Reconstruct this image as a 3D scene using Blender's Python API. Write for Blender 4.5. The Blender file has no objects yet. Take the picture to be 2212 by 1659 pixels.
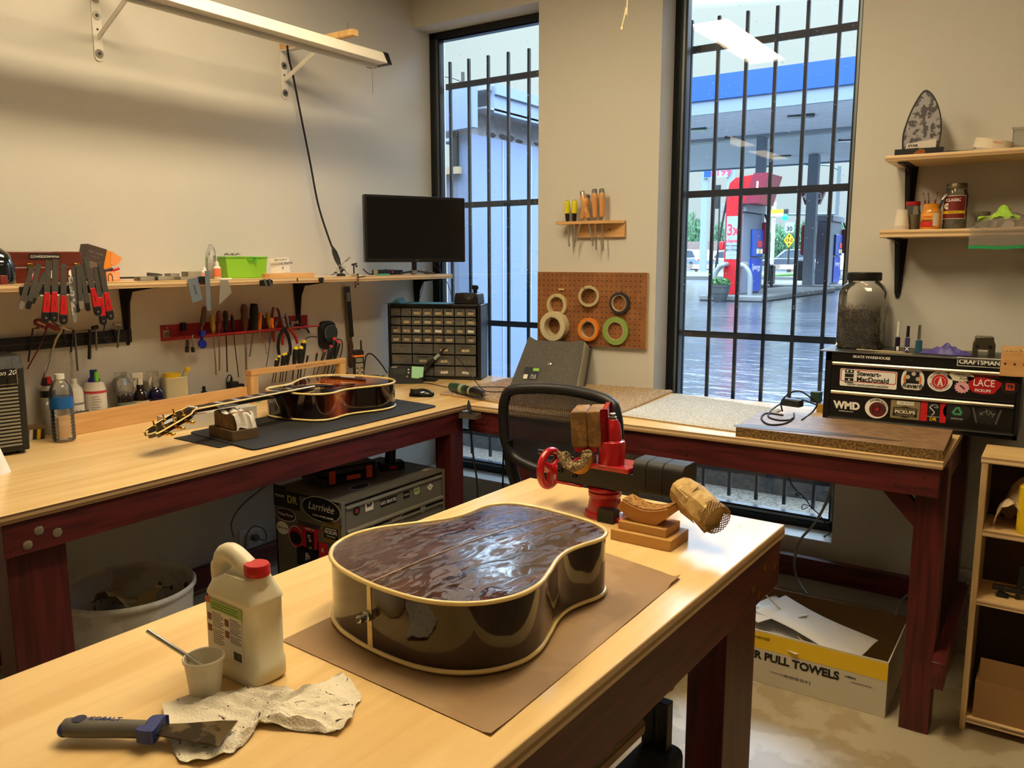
import bpy, bmesh, math, random
from mathutils import Matrix, Vector, Euler
R = math.radians; PI = math.pi
scene = bpy.context.scene
COL = scene.collection
# ---------------------------------------------------------------- camera
CAM = Vector((3.057, -3.560, 1.55)); FPX = 1765.0
_p, _y, _r = R(8.65), R(34.05), R(-0.06)
_f = Vector((-math.sin(_y)*math.cos(_p), math.cos(_y)*math.cos(_p), -math.sin(_p)))
_x = Vector((math.cos(_y), math.sin(_y), 0)); _u = _x.cross(_f)
_x, _u = _x*math.cos(_r)+_u*math.sin(_r), -_x*math.sin(_r)+_u*math.cos(_r)
cd = bpy.data.cameras.new('camera'); cam = bpy.data.objects.new('camera', cd); COL.objects.link(cam)
cam.matrix_world = Matrix(((_x.x, _u.x, -_f.x, CAM.x), (_x.y, _u.y, -_f.y, CAM.y), (_x.z, _u.z, -_f.z, CAM.z), (0, 0, 0, 1)))
cd.sensor_width = 36; cd.lens = FPX/2212*36; cd.clip_start = .02; cd.clip_end = 500
scene.camera = cam
def ray(u, v): return _f+_x*((u-1106)/FPX)-_u*((v-829.5)/FPX)
def PX(u, v, x): d = ray(u, v); return CAM+d*((x-CAM.x)/d.x)      # photo pixel -> known plane x / y / z
def PY(u, v, y): d = ray(u, v); return CAM+d*((y-CAM.y)/d.y)
def PZ(u, v, z): d = ray(u, v); return CAM+d*((z-CAM.z)/d.z)
# ---------------------------------------------------------------- view, world, lights
scene.view_settings.view_transform = 'Standard'; scene.view_settings.look = 'None'
scene.view_settings.exposure = 0.0; scene.view_settings.gamma = 1; scene.view_settings.use_curve_mapping = False
w = bpy.data.worlds.new('sky'); scene.world = w; w.use_nodes = True
nt = w.node_tree; bg = nt.nodes['Background']
tc = nt.nodes.new('ShaderNodeTexCoord'); sp = nt.nodes.new('ShaderNodeSeparateXYZ'); cr = nt.nodes.new('ShaderNodeValToRGB')
nt.links.new(tc.outputs['Generated'], sp.inputs[0]); nt.links.new(sp.outputs['Z'], cr.inputs[0]); nt.links.new(cr.outputs[0], bg.inputs[0])
SKY = ((0, (.58, .76, .84)), (.27, (.80, 1.0, 1.0)), (.42, (8.5, 11.5, 14.5)), (1, (11.5, 15.5, 19.5)))     # overcast: brighter towards the zenith
e = cr.color_ramp.elements; e[0].color = (*SKY[0][1], 1); e[1].position = 1; e[1].color = (*SKY[3][1], 1)
for q in SKY[1:3]: k = e.new(q[0]); k.color = (*q[1], 1)
bg.inputs[1].default_value = 1.0
WARM = (1, .80, .50)
LAMP_E = 38.0
def c(r, g=None, b=None):
    if g is None: g = b = r
    f = lambda t: (t/12.92 if t <= .04045 else ((t+.055)/1.055)**2.4)
    return (f(r/255), f(g/255), f(b/255), 1)
# ---------------------------------------------------------------- materials
MC = {}
def mat(key, col=(128, 128, 128), rough=.5, metal=0, kind=None, col2=None, sc=1, bump=0, coat=0, alpha=None, emit=0, spec=.5, thr=.5):
    if key in MC: return MC[key]
    m = bpy.data.materials.new(key); MC[key] = m; m.use_nodes = True
    n = m.node_tree.nodes; l = m.node_tree.links; bs = n['Principled BSDF']; out = n['Material Output']
    A = c(*col) if len(col) == 3 else col; B = c(*col2) if col2 else A
    bs.inputs['Base Color'].default_value = A; bs.inputs['Roughness'].default_value = rough
    bs.inputs['Metallic'].default_value = metal; bs.inputs['Specular IOR Level'].default_value = spec
    if coat: bs.inputs['Coat Weight'].default_value = coat; bs.inputs['Coat Roughness'].default_value = .04
    co = n.new('ShaderNodeTexCoord'); mp = n.new('ShaderNodeMapping'); l.new(co.outputs['Object'], mp.inputs[0])
    nz = n.new('ShaderNodeTexNoise'); l.new(mp.outputs[0], nz.inputs['Vector'])
    nz.inputs['Scale'].default_value = 8*sc; nz.inputs['Detail'].default_value = 4
    rp = n.new('ShaderNodeValToRGB'); e = rp.color_ramp.elements
    fac = nz.outputs['Fac']; e[0].position = .35; e[1].position = .65; e[0].color = A; e[1].color = B
    if kind == 'grain':            # long fibres along local x
        mp.inputs['Scale'].default_value = (1.2, 14, 14); nz.inputs['Scale'].default_value = 2.2*sc; nz.inputs['Distortion'].default_value = .7; nz.inputs['Detail'].default_value = 7
    elif kind == 'grainz':
        mp.inputs['Scale'].default_value = (14, 14, 1.2); nz.inputs['Scale'].default_value = 2.2*sc; nz.inputs['Distortion'].default_value = .7; nz.inputs['Detail'].default_value = 7
    elif kind == 'grainy':
        mp.inputs['Scale'].default_value = (14, 1.2, 14); nz.inputs['Scale'].default_value = 2.2*sc; nz.inputs['Distortion'].default_value = .7; nz.inputs['Detail'].default_value = 7
    elif kind == 'ply':            # glued layers seen on an edge
        sx = n.new('ShaderNodeSeparateXYZ'); l.new(co.outputs['Object'], sx.inputs[0])
        ma = n.new('ShaderNodeMath'); ma.operation = 'MULTIPLY'; l.new(sx.outputs['Z'], ma.inputs[0]); ma.inputs[1].default_value = 260*PI/2*sc
        mb = n.new('ShaderNodeMath'); mb.operation = 'SINE'; l.new(ma.outputs[0], mb.inputs[0])
        mc = n.new('ShaderNodeMath'); mc.operation = 'MULTIPLY_ADD'; l.new(mb.outputs[0], mc.inputs[0]); mc.inputs[1].default_value = .5; mc.inputs[2].default_value = .5
        fac = mc.outputs[0]; e[0].position = .3; e[1].position = .7
    elif kind == 'chip':
        nz.inputs['Scale'].default_value = 60*sc; e[0].position = .42; e[1].position = .58
    elif kind == 'spots':
        nz.inputs['Scale'].default_value = 9*sc; e[0].position = thr-.03; e[1].position = thr+.03
    elif kind == 'veneer':          # rosewood figure, long streaks along local y
        mp.inputs['Scale'].default_value = (22, 2.4, 1); nz.inputs['Scale'].default_value = 2.0*sc; nz.inputs['Distortion'].default_value = 1.3; nz.inputs['Detail'].default_value = 8
    if kind or col2: l.new(rp.outputs[0], bs.inputs['Base Color']); l.new(fac, rp.inputs[0])
    if bump:
        b2 = n.new('ShaderNodeBump'); b2.inputs['Strength'].default_value = bump; b2.inputs['Distance'].default_value = .01
        if kind in (None, 'ply'):
            nb = n.new('ShaderNodeTexNoise'); l.new(co.outputs['Object'], nb.inputs['Vector']); nb.inputs['Scale'].default_value = 90*sc; nb.inputs['Detail'].default_value = 3; l.new(nb.outputs['Fac'], b2.inputs['Height'])
        else: l.new(fac, b2.inputs['Height'])
        l.new(b2.outputs[0], bs.inputs['Normal'])
    if emit:
        bs.inputs['Emission Color'].default_value = A; bs.inputs['Emission Strength'].default_value = emit
    if alpha is not None:          # clear plastic / glass / film: see-through plus a fresnel reflection
        tr = n.new('ShaderNodeBsdfTransparent'); tr.inputs[0].default_value = (min(1, A[0]*.3+.7), min(1, A[1]*.3+.7), min(1, A[2]*.3+.7), 1)
        mx = n.new('ShaderNodeMixShader'); mx.inputs[0].default_value = alpha
        l.new(tr.outputs[0], mx.inputs[1]); l.new(bs.outputs[0], mx.inputs[2])
        gl = n.new('ShaderNodeBsdfGlossy'); gl.inputs[1].default_value = rough if rough < .3 else .08
        fr = n.new('ShaderNodeFresnel'); fr.inputs[0].default_value = 1.45
        m2 = n.new('ShaderNodeMixShader'); l.new(fr.outputs[0], m2.inputs[0]); l.new(mx.outputs[0], m2.inputs[1]); l.new(gl.outputs[0], m2.inputs[2])
        l.new(m2.outputs[0], out.inputs[0])
    return m
# ---------------------------------------------------------------- mesh builder
class MB:
    def __init__(s): s.v = []; s.f = []; s.M = Matrix(); s.mi = []; s.cur = 0
    def add(s, vs, fs):
        o = len(s.v); s.v += [s.M @ Vector(p) for p in vs]; s.f += [tuple(i+o for i in f) for f in fs]; s.mi += [s.cur]*len(fs); return s
    def box(s, x0, y0, z0, x1, y1, z1):
        return s.add([(x0,y0,z0),(x1,y0,z0),(x1,y1,z0),(x0,y1,z0),(x0,y0,z1),(x1,y0,z1),(x1,y1,z1),(x0,y1,z1)],
                     [(0,3,2,1),(4,5,6,7),(0,1,5,4),(1,2,6,5),(2,3,7,6),(3,0,4,7)])
    def cb(s, x, y, z, a, b, h, rz=0):      # box by centre and size
        o = s.M; s.M = o @ Matrix.Translation((x, y, z)) @ Matrix.Rotation(rz, 4, 'Z'); s.box(-a/2, -b/2, -h/2, a/2, b/2, h/2); s.M = o; return s
    def bar(s, p, q, a, b, up=(0, 0, 1)):   # rectangular bar from p to q
        p = Vector(p); q = Vector(q); d = (q-p); L = d.length; d.normalize(); up = Vector(up)
        if abs(d.dot(up)) > .98: up = Vector((0, 1, 0))
        y = up.cross(d).normalized(); z = d.cross(y); o = s.M
        s.M = o @ Matrix(((d.x, y.x, z.x, p.x), (d.y, y.y, z.y, p.y), (d.z, y.z, z.z, p.z), (0,0,0,1))); s.box(0, -a/2, -b/2, L, a/2, b/2); s.M = o; return s
    def tube(s, pts, r, n=8, closed=False, sm=0):
        P = [Vector(p) for p in pts]
        if sm: P = crs(P, sm, closed)
        m = len(P); rr = r if isinstance(r, (list, tuple)) else [r]*m
        if len(rr) != m: rr = [rr[min(len(rr)-1, int(i/(m-1)*(len(rr)-1)+.5))] for i in range(m)]
        vs = []; prev = None
        for i, p in enumerate(P):
            a = P[(i-1) % m] if (closed or i) else P[0]; b = P[(i+1) % m] if (closed or i < m-1) else P[-1]
            t = (b-a); t = t.normalized() if t.length > 1e-9 else Vector((0, 0, 1))
            if prev is None: nrm = t.orthogonal().normalized()
            else:
                nrm = prev-t*prev.dot(t); nrm = nrm.normalized() if nrm.length > 1e-6 else t.orthogonal().normalized()
            prev = nrm; bn = t.cross(nrm)
            vs += [tuple(p+(nrm*math.cos(2*PI*k/n)+bn*math.sin(2*PI*k/n))*rr[i]) for k in range(n)]
        fs = [(i*n+k, i*n+(k+1) % n, ((i+1) % m)*n+(k+1) % n, ((i+1) % m)*n+k) for i in range(m if closed else m-1) for k in range(n)]
        if not closed: fs += [tuple(range(n-1, -1, -1)), tuple(range((m-1)*n, m*n))]
        return s.add(vs, fs)
    def cyl(s, p, q, r, r2=None, n=20): return s.tube([p, q], [r, r if r2 is None else r2], n)
    def lathe(s, prof, n=28, cx=0, cy=0, cz=0):      # (radius, z) profile round local z; open ends are capped when r>0
        vs = [];
        for (r, z) in prof: vs += [(cx+r*math.cos(2*PI*k/n), cy+r*math.sin(2*PI*k/n), cz+z) for k in range(n)]
        m = len(prof); fs = [(i*n+k, i*n+(k+1) % n, (i+1)*n+(k+1) % n, (i+1)*n+k) for i in range(m-1) for k in range(n)]
        rs = [p[0] for p in prof]; op = prof[0] == prof[-1] or max(rs)-min(rs) < .0015 and max(rs) > .01      # closed ring or thin sleeve: no caps
        if rs[0] > 1e-5 and not op: fs.append(tuple(range(n-1, -1, -1)))
        if rs[-1] > 1e-5 and not op: fs.append(tuple(range((m-1)*n, m*n)))
        return s.add(vs, fs)
    def ring(s, ro, ri, h, n=40, c=(0, 0, 0)):
        x, y, z = c; pr = [(ri, 0), (ro, 0), (ro, h), (ri, h)]; vs = []
        for k in range(n): vs += [(x+r*math.cos(2*PI*k/n), y+r*math.sin(2*PI*k/n), z+t) for r, t in pr]
        return s.add(vs, [(k*4+j, ((k+1) % n)*4+j, ((k+1) % n)*4+(j+1) % 4, k*4+(j+1) % 4) for k in range(n) for j in range(4)])
    def prism(s, poly, a, b, ax='z'):       # extrude a 2d outline; ax='y' puts the outline in xz, 'x' in yz
        n = len(poly); f = {'z': lambda p, t: (p[0], p[1], t), 'y': lambda p, t: (p[0], t, p[1]), 'x': lambda p, t: (t, p[0], p[1])}[ax]
        return s.add([f(p, a) for p in poly]+[f(p, b) for p in poly], [tuple(range(n)), tuple(range(2*n-1, n-1, -1))]+[(i, i+n, (i+1) % n+n, (i+1) % n) for i in range(n)])
    def ball(s, x, y, z, rx, ry=None, rz=None, n=14):
        ry = ry or rx; rz = rz or rx; vs = []; m = n//2+1
        for i in range(m+1):
            a = -PI/2+PI*i/m; vs += [(x+rx*math.cos(a)*math.cos(2*PI*k/n), y+ry*math.cos(a)*math.sin(2*PI*k/n), z+rz*math.sin(a)) for k in range(n)]
        return s.add(vs, [(i*n+k, i*n+(k+1) % n, (i+1)*n+(k+1) % n, (i+1)*n+k) for i in range(m) for k in range(n)])
    def grid(s, fn, nu, nv):
        return s.add([fn(i/nu, j/nv) for j in range(nv+1) for i in range(nu+1)], [(j*(nu+1)+i, j*(nu+1)+i+1, (j+1)*(nu+1)+i+1, (j+1)*(nu+1)+i) for j in range(nv) for i in range(nu)])
def crs(P, k=6, closed=False):              # Catmull-Rom through points
    P = [Vector(p) for p in P]; m = len(P); out = []
    for i in range(m if closed else m-1):
        g = lambda j: P[j % m] if closed else P[max(0, min(m-1, j))]
        a, b, c_, d = g(i-1), g(i), g(i+1), g(i+2)
        for t in range(k):
            t /= k; out.append(.5*((2*b)+(c_-a)*t+(2*a-5*b+4*c_-d)*t*t+(3*b-a-3*c_+d)*t**3))
    if not closed: out.append(P[-1])
    return out
def sm2(pts, k=6, closed=True): return [(p.x, p.y) for p in crs([(a, b, 0) for a, b in pts], k, closed)]
def ob(name, mb, m, parent=None, bev=0, loc=None, rot=None, ang=32, solid=0, seg=2, weld=True):
    me = bpy.data.meshes.new(name); me.from_pydata([tuple(v) for v in mb.v], [], mb.f)
    ms = m if isinstance(m, (list, tuple)) else [m]
    for x in ms: me.materials.append(x)
    if len(ms) > 1: me.polygons.foreach_set('material_index', mb.mi)
    b = bmesh.new(); b.from_mesh(me)
    if weld: bmesh.ops.remove_doubles(b, verts=b.verts, dist=1e-6)
    bmesh.ops.recalc_face_normals(b, faces=b.faces)
    for f in b.faces: f.smooth = True
    for e in b.edges:
        if len(e.link_faces) != 2 or e.calc_face_angle(0) > R(ang): e.smooth = False
    b.to_mesh(me); b.free()
    o = bpy.data.objects.new(name, me); COL.objects.link(o)
    if parent: o.parent = parent
    if loc is not None: o.location = loc
    if rot is not None: o.rotation_euler = rot
    if solid: md = o.modifiers.new('s', 'SOLIDIFY'); md.thickness = solid
    if bev:
        md = o.modifiers.new('b', 'BEVEL'); md.width = bev; md.segments = seg; md.limit_method = 'ANGLE'; md.angle_limit = R(35); md.harden_normals = False
    return o
def tag(o, label, cat=None, group=None, kind=None):
    if label: o['label'] = label
    if cat: o['category'] = cat
    if group: o['group'] = group
    if kind: o['kind'] = kind
    return o
def thing(name, label, cat, loc=(0, 0, 0), rot=0, group=None, kind=None):
    o = bpy.data.objects.new(name, None); COL.objects.link(o); o.location = loc; o.empty_display_size = .02
    if isinstance(rot, Matrix): o.matrix_world = Matrix.Translation(loc) @ rot.to_4x4()
    else: o.rotation_euler = rot if isinstance(rot, (tuple, list)) else (0, 0, rot)
    return tag(o, label, cat, group, kind)
def solo(name, mb, m, label, cat, loc=(0, 0, 0), rot=0, group=None, bev=0, kind=None, **k):
    o = ob(name, mb, m, None, bev, loc, **k)
    if isinstance(rot, Matrix): o.matrix_world = Matrix.Translation(loc) @ rot.to_4x4()
    else: o.rotation_euler = rot if isinstance(rot, (tuple, list)) else (0, 0, rot)
    return tag(o, label, cat, group, kind)
def struct(name, mb, m, bev=0, **k): o = ob(name, mb, m, None, bev, **k); o['kind'] = 'structure'; return o
def lay(e, name=None):
    r = e.copy(); COL.objects.link(r)
    for ch in list(e.children):
        d = ch.copy(); COL.objects.link(d); d.parent = r
        for g in ch.children: h = g.copy(); COL.objects.link(h); h.parent = d
    return r
FR = Matrix(((1, 0, 0), (0, 0, -1), (0, 1, 0)))      # text plane facing local -y
UPM = Matrix.Identity(3)
def mrot(M3, a): return M3 @ Matrix.Rotation(a, 3, 'Z')
def txt(s, size, m, parent, loc, M3=FR, bold=0, ax='CENTER', name='lettering', sx=1, ext=.0003, shear=0):
    cu = bpy.data.curves.new(name, 'FONT'); cu.body = s; cu.size = size; cu.align_x = ax; cu.align_y = 'CENTER'; cu.extrude = ext; cu.offset = bold*size; cu.resolution_u = 3; cu.shear = shear
    t = bpy.data.objects.new('t', cu); COL.objects.link(t); dg = bpy.context.evaluated_depsgraph_get()
    me = bpy.data.meshes.new_from_object(t.evaluated_get(dg)); bpy.data.objects.remove(t)
    me.materials.clear(); me.materials.append(m)
    o = bpy.data.objects.new(name, me); COL.objects.link(o); o.parent = parent
    o.matrix_local = Matrix.Translation(loc) @ M3.to_4x4() @ Matrix.Diagonal((sx, 1, 1, 1)); return o
def ell(rx, ry, n=28, cx=0, cy=0): return [(cx+rx*math.cos(2*PI*k/n), cy+ry*math.sin(2*PI*k/n)) for k in range(n)]
def rrect(x0, y0, x1, y1, r, k=4):
    o = []
    for cx, cy, a in ((x1-r, y1-r, 0), (x0+r, y1-r, PI/2), (x0+r, y0+r, PI), (x1-r, y0+r, 3*PI/2)):
        o += [(cx+r*math.cos(a+PI/2*i/k), cy+r*math.sin(a+PI/2*i/k)) for i in range(k+1)]
    return o
def seal(poly, m, parent, loc, M3=FR, t=.0004, name='sticker', z0=0):    # flat printed shape lying on a face
    o = ob(name, MB().prism(poly, z0, z0+t), m, parent); o.matrix_local = Matrix.Translation(loc) @ M3.to_4x4(); return o
rnd = random.Random(7)
wht = mat('white print', (235, 232, 224), .6); blk = mat('black print', (14, 14, 15), .5); redp = mat('red print', (190, 20, 28), .5)
yel = mat('yellow print', (235, 205, 20), .5); grnp = mat('green print', (60, 150, 90), .5); greyp = mat('grey print', (120, 118, 112), .6)
bkpl = mat('black plastic', (17, 17, 18), .38); bkmt = mat('matt black', (14, 14, 15), .75); stl = mat('steel', (175, 172, 165), .3, 1)
dstl = mat('dark steel', (75, 72, 68), .42, 1); chrome = mat('chrome', (215, 212, 205), .12, 1); brass = mat('brass', (200, 160, 70), .25, 1)
gold = mat('gold plate', (215, 165, 70), .2, 1); redpl = mat('red plastic', (185, 22, 26), .35); clr = mat('clear plastic', (225, 225, 220), .1, alpha=.12)
whtpl = mat('white plastic', (225, 222, 212), .45)
stain = mat('red stained timber', (66, 20, 20), .42, kind='grain', col2=(98, 34, 32), sc=1.6, bump=.12, spec=.45)
stainz = mat('red stained post', (60, 17, 17), .42, kind='grainz', col2=(92, 31, 29), sc=1.6, bump=.12, spec=.45)
stainy = mat('red stained beam', (66, 20, 20), .42, kind='grainy', col2=(98, 34, 32), sc=1.6, bump=.12, spec=.45)
plyt = mat('plywood face', (222, 184, 122), .2, kind='grainy', col2=(236, 203, 145), sc=.55, spec=.5)
plyx = mat('plywood face along', (222, 184, 122), .34, kind='grain', col2=(236, 203, 145), sc=.55)
plye = mat('plywood edge', (184, 152, 104), .6, kind='ply', col2=(112, 80, 46))
plyes = mat('pale plywood edge', (226, 196, 148), .6, kind='ply', col2=(168, 132, 90), sc=.9)
pine = mat('pine', (214, 170, 112), .5, kind='grain', col2=(196, 146, 88), bump=.03)
pinez = mat('pine upright', (218, 180, 120), .5, kind='grainz', col2=(200, 155, 95), bump=.03)
# ---------------------------------------------------------------- room
wallm = mat('wall paint', (203, 199, 190), .75, bump=.05, sc=2)
revm = mat('window reveal paint', (206, 207, 206), .6)
floorm = mat('concrete', (160, 144, 112), .34, kind='spots', col2=(178, 165, 138), sc=.6, bump=.03, thr=.5)
W1 = (0.0, .812); W2 = (1.462, 2.307); SILL = .341; HEAD = 2.79; CEIL = 3.1
m = MB(); m.box(-2.6, -10, -.1, 6.5, 0, 0); struct('floor', m, floorm)
m = MB(); m.box(-2.6, -10, CEIL, 6.5, .28, CEIL+.12); struct('ceiling', m, mat('ceiling paint', (190, 184, 170), .9))
m = MB(); m.box(-.16, -4.6, -.1, 0, .28, CEIL); m.box(-2.6, -4.7, -.1, -.001, -4.6, CEIL); struct('wall_left', m, wallm)
m = MB(); m.box(W1[1], 0, -.1, W2[0], .28, CEIL); m.box(W2[1], 0, -.1, 6.5, .28, CEIL)
for a, b in (W1, W2): m.box(a, 0, -.1, b, .28, SILL); m.box(a, 0, HEAD, b, .28, CEIL)
struct('wall_back', m, wallm)
m = MB(); m.box(6.5, -10, -.1, 6.65, .28, CEIL); struct('wall_right', m, wallm)
m = MB(); m.box(-2.6, -10.1, -.1, 6.5, -10, CEIL); m.box(-2.7, -10.1, -.1, -2.6, -4.6, CEIL); struct('wall_front', m, wallm)
bbm = mat('baseboard paint', (186, 180, 165), .5)
for nm, b in (('baseboard_back', (W1[1]+.02, -.014, 0, 2.9, 0, .1)), ('baseboard_left', (0, -4.5, 0, .014, -.02, .1)), ('baseboard_right', (2.9, -.014, 0, 6.4, 0, .1))):
    m = MB(); m.box(*b); struct(nm, m, bbm, bev=.003)
alum = mat('black window frame', (20, 22, 25), .35, .3); alus = mat('grey window trim', (120, 128, 132), .35, .6)
glassm = mat('window glass', (255, 255, 255), .0, alpha=0.0)
for i, (a, b) in enumerate((W1, W2)):
    t = thing('window_%d' % (i+1), None, None, kind='structure')
    y0, y1 = .145, .205; fw = .034
    m = MB(); m.box(a, y0, SILL, a+fw, y1, HEAD); m.box(b-fw, y0, SILL, b, y1, HEAD); m.box(a, y0, HEAD-fw, b, y1, HEAD); m.box(a, y0, SILL, b, y1, SILL+.035)
    ob('window_frame', m, alum, t, bev=.002)
    m = MB(); q = fw; m.box(a+q, y0+.012, SILL+.035, a+q+.011, y1-.01, HEAD-fw); m.box(b-q-.011, y0+.012, SILL+.035, b-q, y1-.01, HEAD-fw); m.box(a+q, y0+.012, SILL+.035, b-q, y1-.01, SILL+.048)
    ob('glazing_bead', m, alus, t)
    m = MB(); m.box(a+q+.011, y0+.02, SILL+.035, a+q+.02, y1, HEAD-fw); m.box(b-q-.02, y0+.02, SILL+.035, b-q-.011, y1, HEAD-fw); m.box(a+q, y0+.02, SILL+.048, b-q, y1, SILL+.056); m.box(a+q, y0+.02, HEAD-fw-.008, b-q, y1, HEAD-fw)
    ob('inner_frame', m, alum, t)
    m = MB(); m.box(a+.03, .176, SILL+.03, b-.03, .180, HEAD-.03); ob('pane', m, glassm, t)
    m = MB(); m.box(a, .001, SILL-.001, b, .145, SILL+.004); ob('sill', m, mat('sill paint', (214, 218, 216), .45), t)
    m = MB()                                       # rain on the outside of the glass
    for k in range(330):
        x = rnd.uniform(a+.05, b-.05); z = 1.3+1.4*rnd.random()**1.2; r = rnd.uniform(.0008, .0022)*(1.5 if rnd.random() < .1 else 1)
        m.ball(x, .1815, z, r, .0012, r*rnd.uniform(1, 1.7), 5)
    o = ob('raindrops', m, mat('raindrop', (225, 240, 250), .1, alpha=.55), t, weld=False); o['kind'] = 'stuff'
iron = mat('black iron', (24, 26, 30), .45, .2)
for a, n, lab in ((.047, 6, 'black iron security bars outside the narrow window in the corner'), (1.492, 7, 'black iron security bars outside the wide window facing the fuel pumps')):
    t = thing('window_grille', lab, 'window bars', (a, .27, .4), 0, 'window security bars')
    m0 = None
    for k in range(n):
        m = MB(); m.cb(k*.1335, 0, 1.13, .016, .016, 2.26); ob('bar', m, iron, t, bev=.002)
    for z in (.135, .79, 1.46, 2.125): m = MB(); m.box(-.03, -.006, z-.016, (n-1)*.1335+.04, .006, z+.016); ob('rail', m, iron, t)
# ---------------------------------------------------------------- ceiling lights
diff = mat('lamp diffuser', (1, 1, 1, 1), .5); nd = diff.node_tree.nodes;
dif2 = mat('lamp diffuser far', (1, 1, 1, 1), .5)
for q, e_ in ((diff, LAMP_E), (dif2, LAMP_E*.14)): q = q.node_tree.nodes['Principled BSDF']; q.inputs['Emission Color'].default_value = (*WARM, 1); q.inputs['Emission Strength'].default_value = e_
for (x, y, s) in ((1.07, -1.81, 'above the benches'), (2.25, -1.81, 'above the centre of the room'), (3.75, -1.81, 'above the right side'), (-.55, -6.3, 'at the back left'), (-.6, -8.0, 'at the far back left'), (2.6, -5.2, 'behind the camera'), (4.6, -5.2, 'at the back right')):
    t = thing('ceiling_light', 'warm fluorescent ceiling light '+s, 'light', (x, y, CEIL), 0, 'fluorescent ceiling lights')
    m = MB(); m.box(-.14, -.64, -.06, .14, .64, 0); m.box(-.15, -.65, -.10, -.13, .65, 0); m.box(.13, -.65, -.10, .15, .65, 0); m.box(-.15, -.65, -.10, .15, -.63, 0); m.box(-.15, .63, -.10, .15, .65, 0); ob('housing', m, whtpl, t, bev=.005)
    m = MB(); m.box(-.129, -.629, -.085, .129, .629, -.061); ob('diffuser', m, diff if y > -3 and x < 3 else dif2, t, bev=.01)
m = MB(); a = PY(1356, -30, -1.2); b = PY(1343, 62, -1.2); m.tube([a+Vector((0, 0, .9)), a, (a+b)/2+Vector((.004, 0, 0)), b], .0018, 6, sm=4); m.ball(b.x, b.y, b.z, .004, .004, .006)
solo('pull_string', m, mat('string', (216, 200, 160), .8), 'pale frayed string hanging down in front of the pier between the windows', 'string')
# ---------------------------------------------------------------- benches
def slab(name, x0, y0, z0, x1, y1, z1, parent, mt=plyt, me_=plye, bev=.0015):
    m = MB(); m.box(x0, y0, z0, x1, y1, z1); m.mi = [0, 0, 1, 1, 1, 1]; o = ob(name, m, [mt, me_], parent, bev); return o
BZ = .93
t = thing('workbench', 'long red-stained workbench with plywood top along the left wall', 'workbench', (0, 0, 0))
slab('benchtop', .004, -2.668, BZ-.024, .943, -.001, BZ, t, plyt)
m = MB(); m.box(.895, -2.66, .816, .933, -.80, BZ-.024); ob('apron', m, stainy, t, bev=.002)
m = MB(); m.box(.05, -2.66, .816, .895, -2.622, BZ-.024); ob('apron', m, stain, t, bev=.002)
m = MB(); m.box(.004, -2.60, .816, .04, -.05, BZ-.024); ob('apron', m, stainy, t)
for (x, y, a, b) in ((.85, -2.565, .085, .15), (.06, -2.565, .085, .15), (.89, -.84, .085, .085), (.06, -.84, .085, .085)):
    m = MB(); m.cb(x, y, .453, a, b, .906 if x < .5 else .905); ob('leg', m, stainz, t, bev=.002)
m = MB(); m.box(.02, -2.5, .14, .06, -1.0, .23); ob('stretcher', m, stainy, t, bev=.002)
for (y, z) in ((-2.575, .868), (-2.605, .838), (-2.53, .85)): ob('bumper', MB().ball(.934, y, z, .004, .0125, .0125, 14), mat('clear bumper', (200, 190, 150), .1, alpha=.35), t)
for (y, z) in ((-2.648, .875), (-2.645, .832), (-2.03, .852), (-2.03, .83), (-1.55, .87), (-1.55, .84), (-1.2, .86), (-1.2, .835), (-.96, .87)): ob('screw', MB().cyl((.9328, y, z), (.9336, y, z), .0035, n=10), dstl, t)
t = thing('workbench', 'red-stained workbench with plywood top and carpet pieces under the windows', 'workbench', (0, 0, 0))
RX = 2.785; FY = -.785
slab('benchtop', .944, FY, BZ-.024, RX, -.004, BZ, t, plyx, plyes)
m = MB(); m.box(.945, FY+.01, .812, RX-.008, FY+.048, BZ-.024); ob('apron', m, stain, t, bev=.002)
m = MB(); m.box(RX-.046, FY+.048, .80, RX-.008, -.02, BZ-.024); ob('apron', m, stainy, t, bev=.002)
LX = PY(1975, 1100, FY+.05).x
for (x, y) in ((LX+.045, FY+.095), (LX+.045, -.07), (1.19, FY+.095), (1.19, -.07)):
    m = MB(); m.cb(x, y, .453, .089, .089, .906); ob('leg', m, stainz, t, bev=.002)
m = MB(); m.box(1.15, -.10, .20, LX, -.062, .29); ob('stretcher', m, stain, t, bev=.002)
m = MB(); m.box(LX+.0895, FY-.02, .20, LX+.128, -.02, .29); ob('stretcher', m, stainy, t, bev=.002)
m = MB(); m.prism([(LX-.11, .812), (LX-.035, .812), (LX+.005, .77), (LX+.005, .69)], FY+.055, FY+.09, 'y'); ob('brace', m, stain, t, bev=.002)
for (x, z) in ((RX-.13, .872), (RX-.13, .838), (RX-.05, .872), (RX-.05, .84), (1.95, .87), (1.95, .84), (1.05, .86)): ob('screw', MB().cyl((x, FY+.0085, z), (x, FY+.0095, z), .004, n=10), dstl, t)
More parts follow.
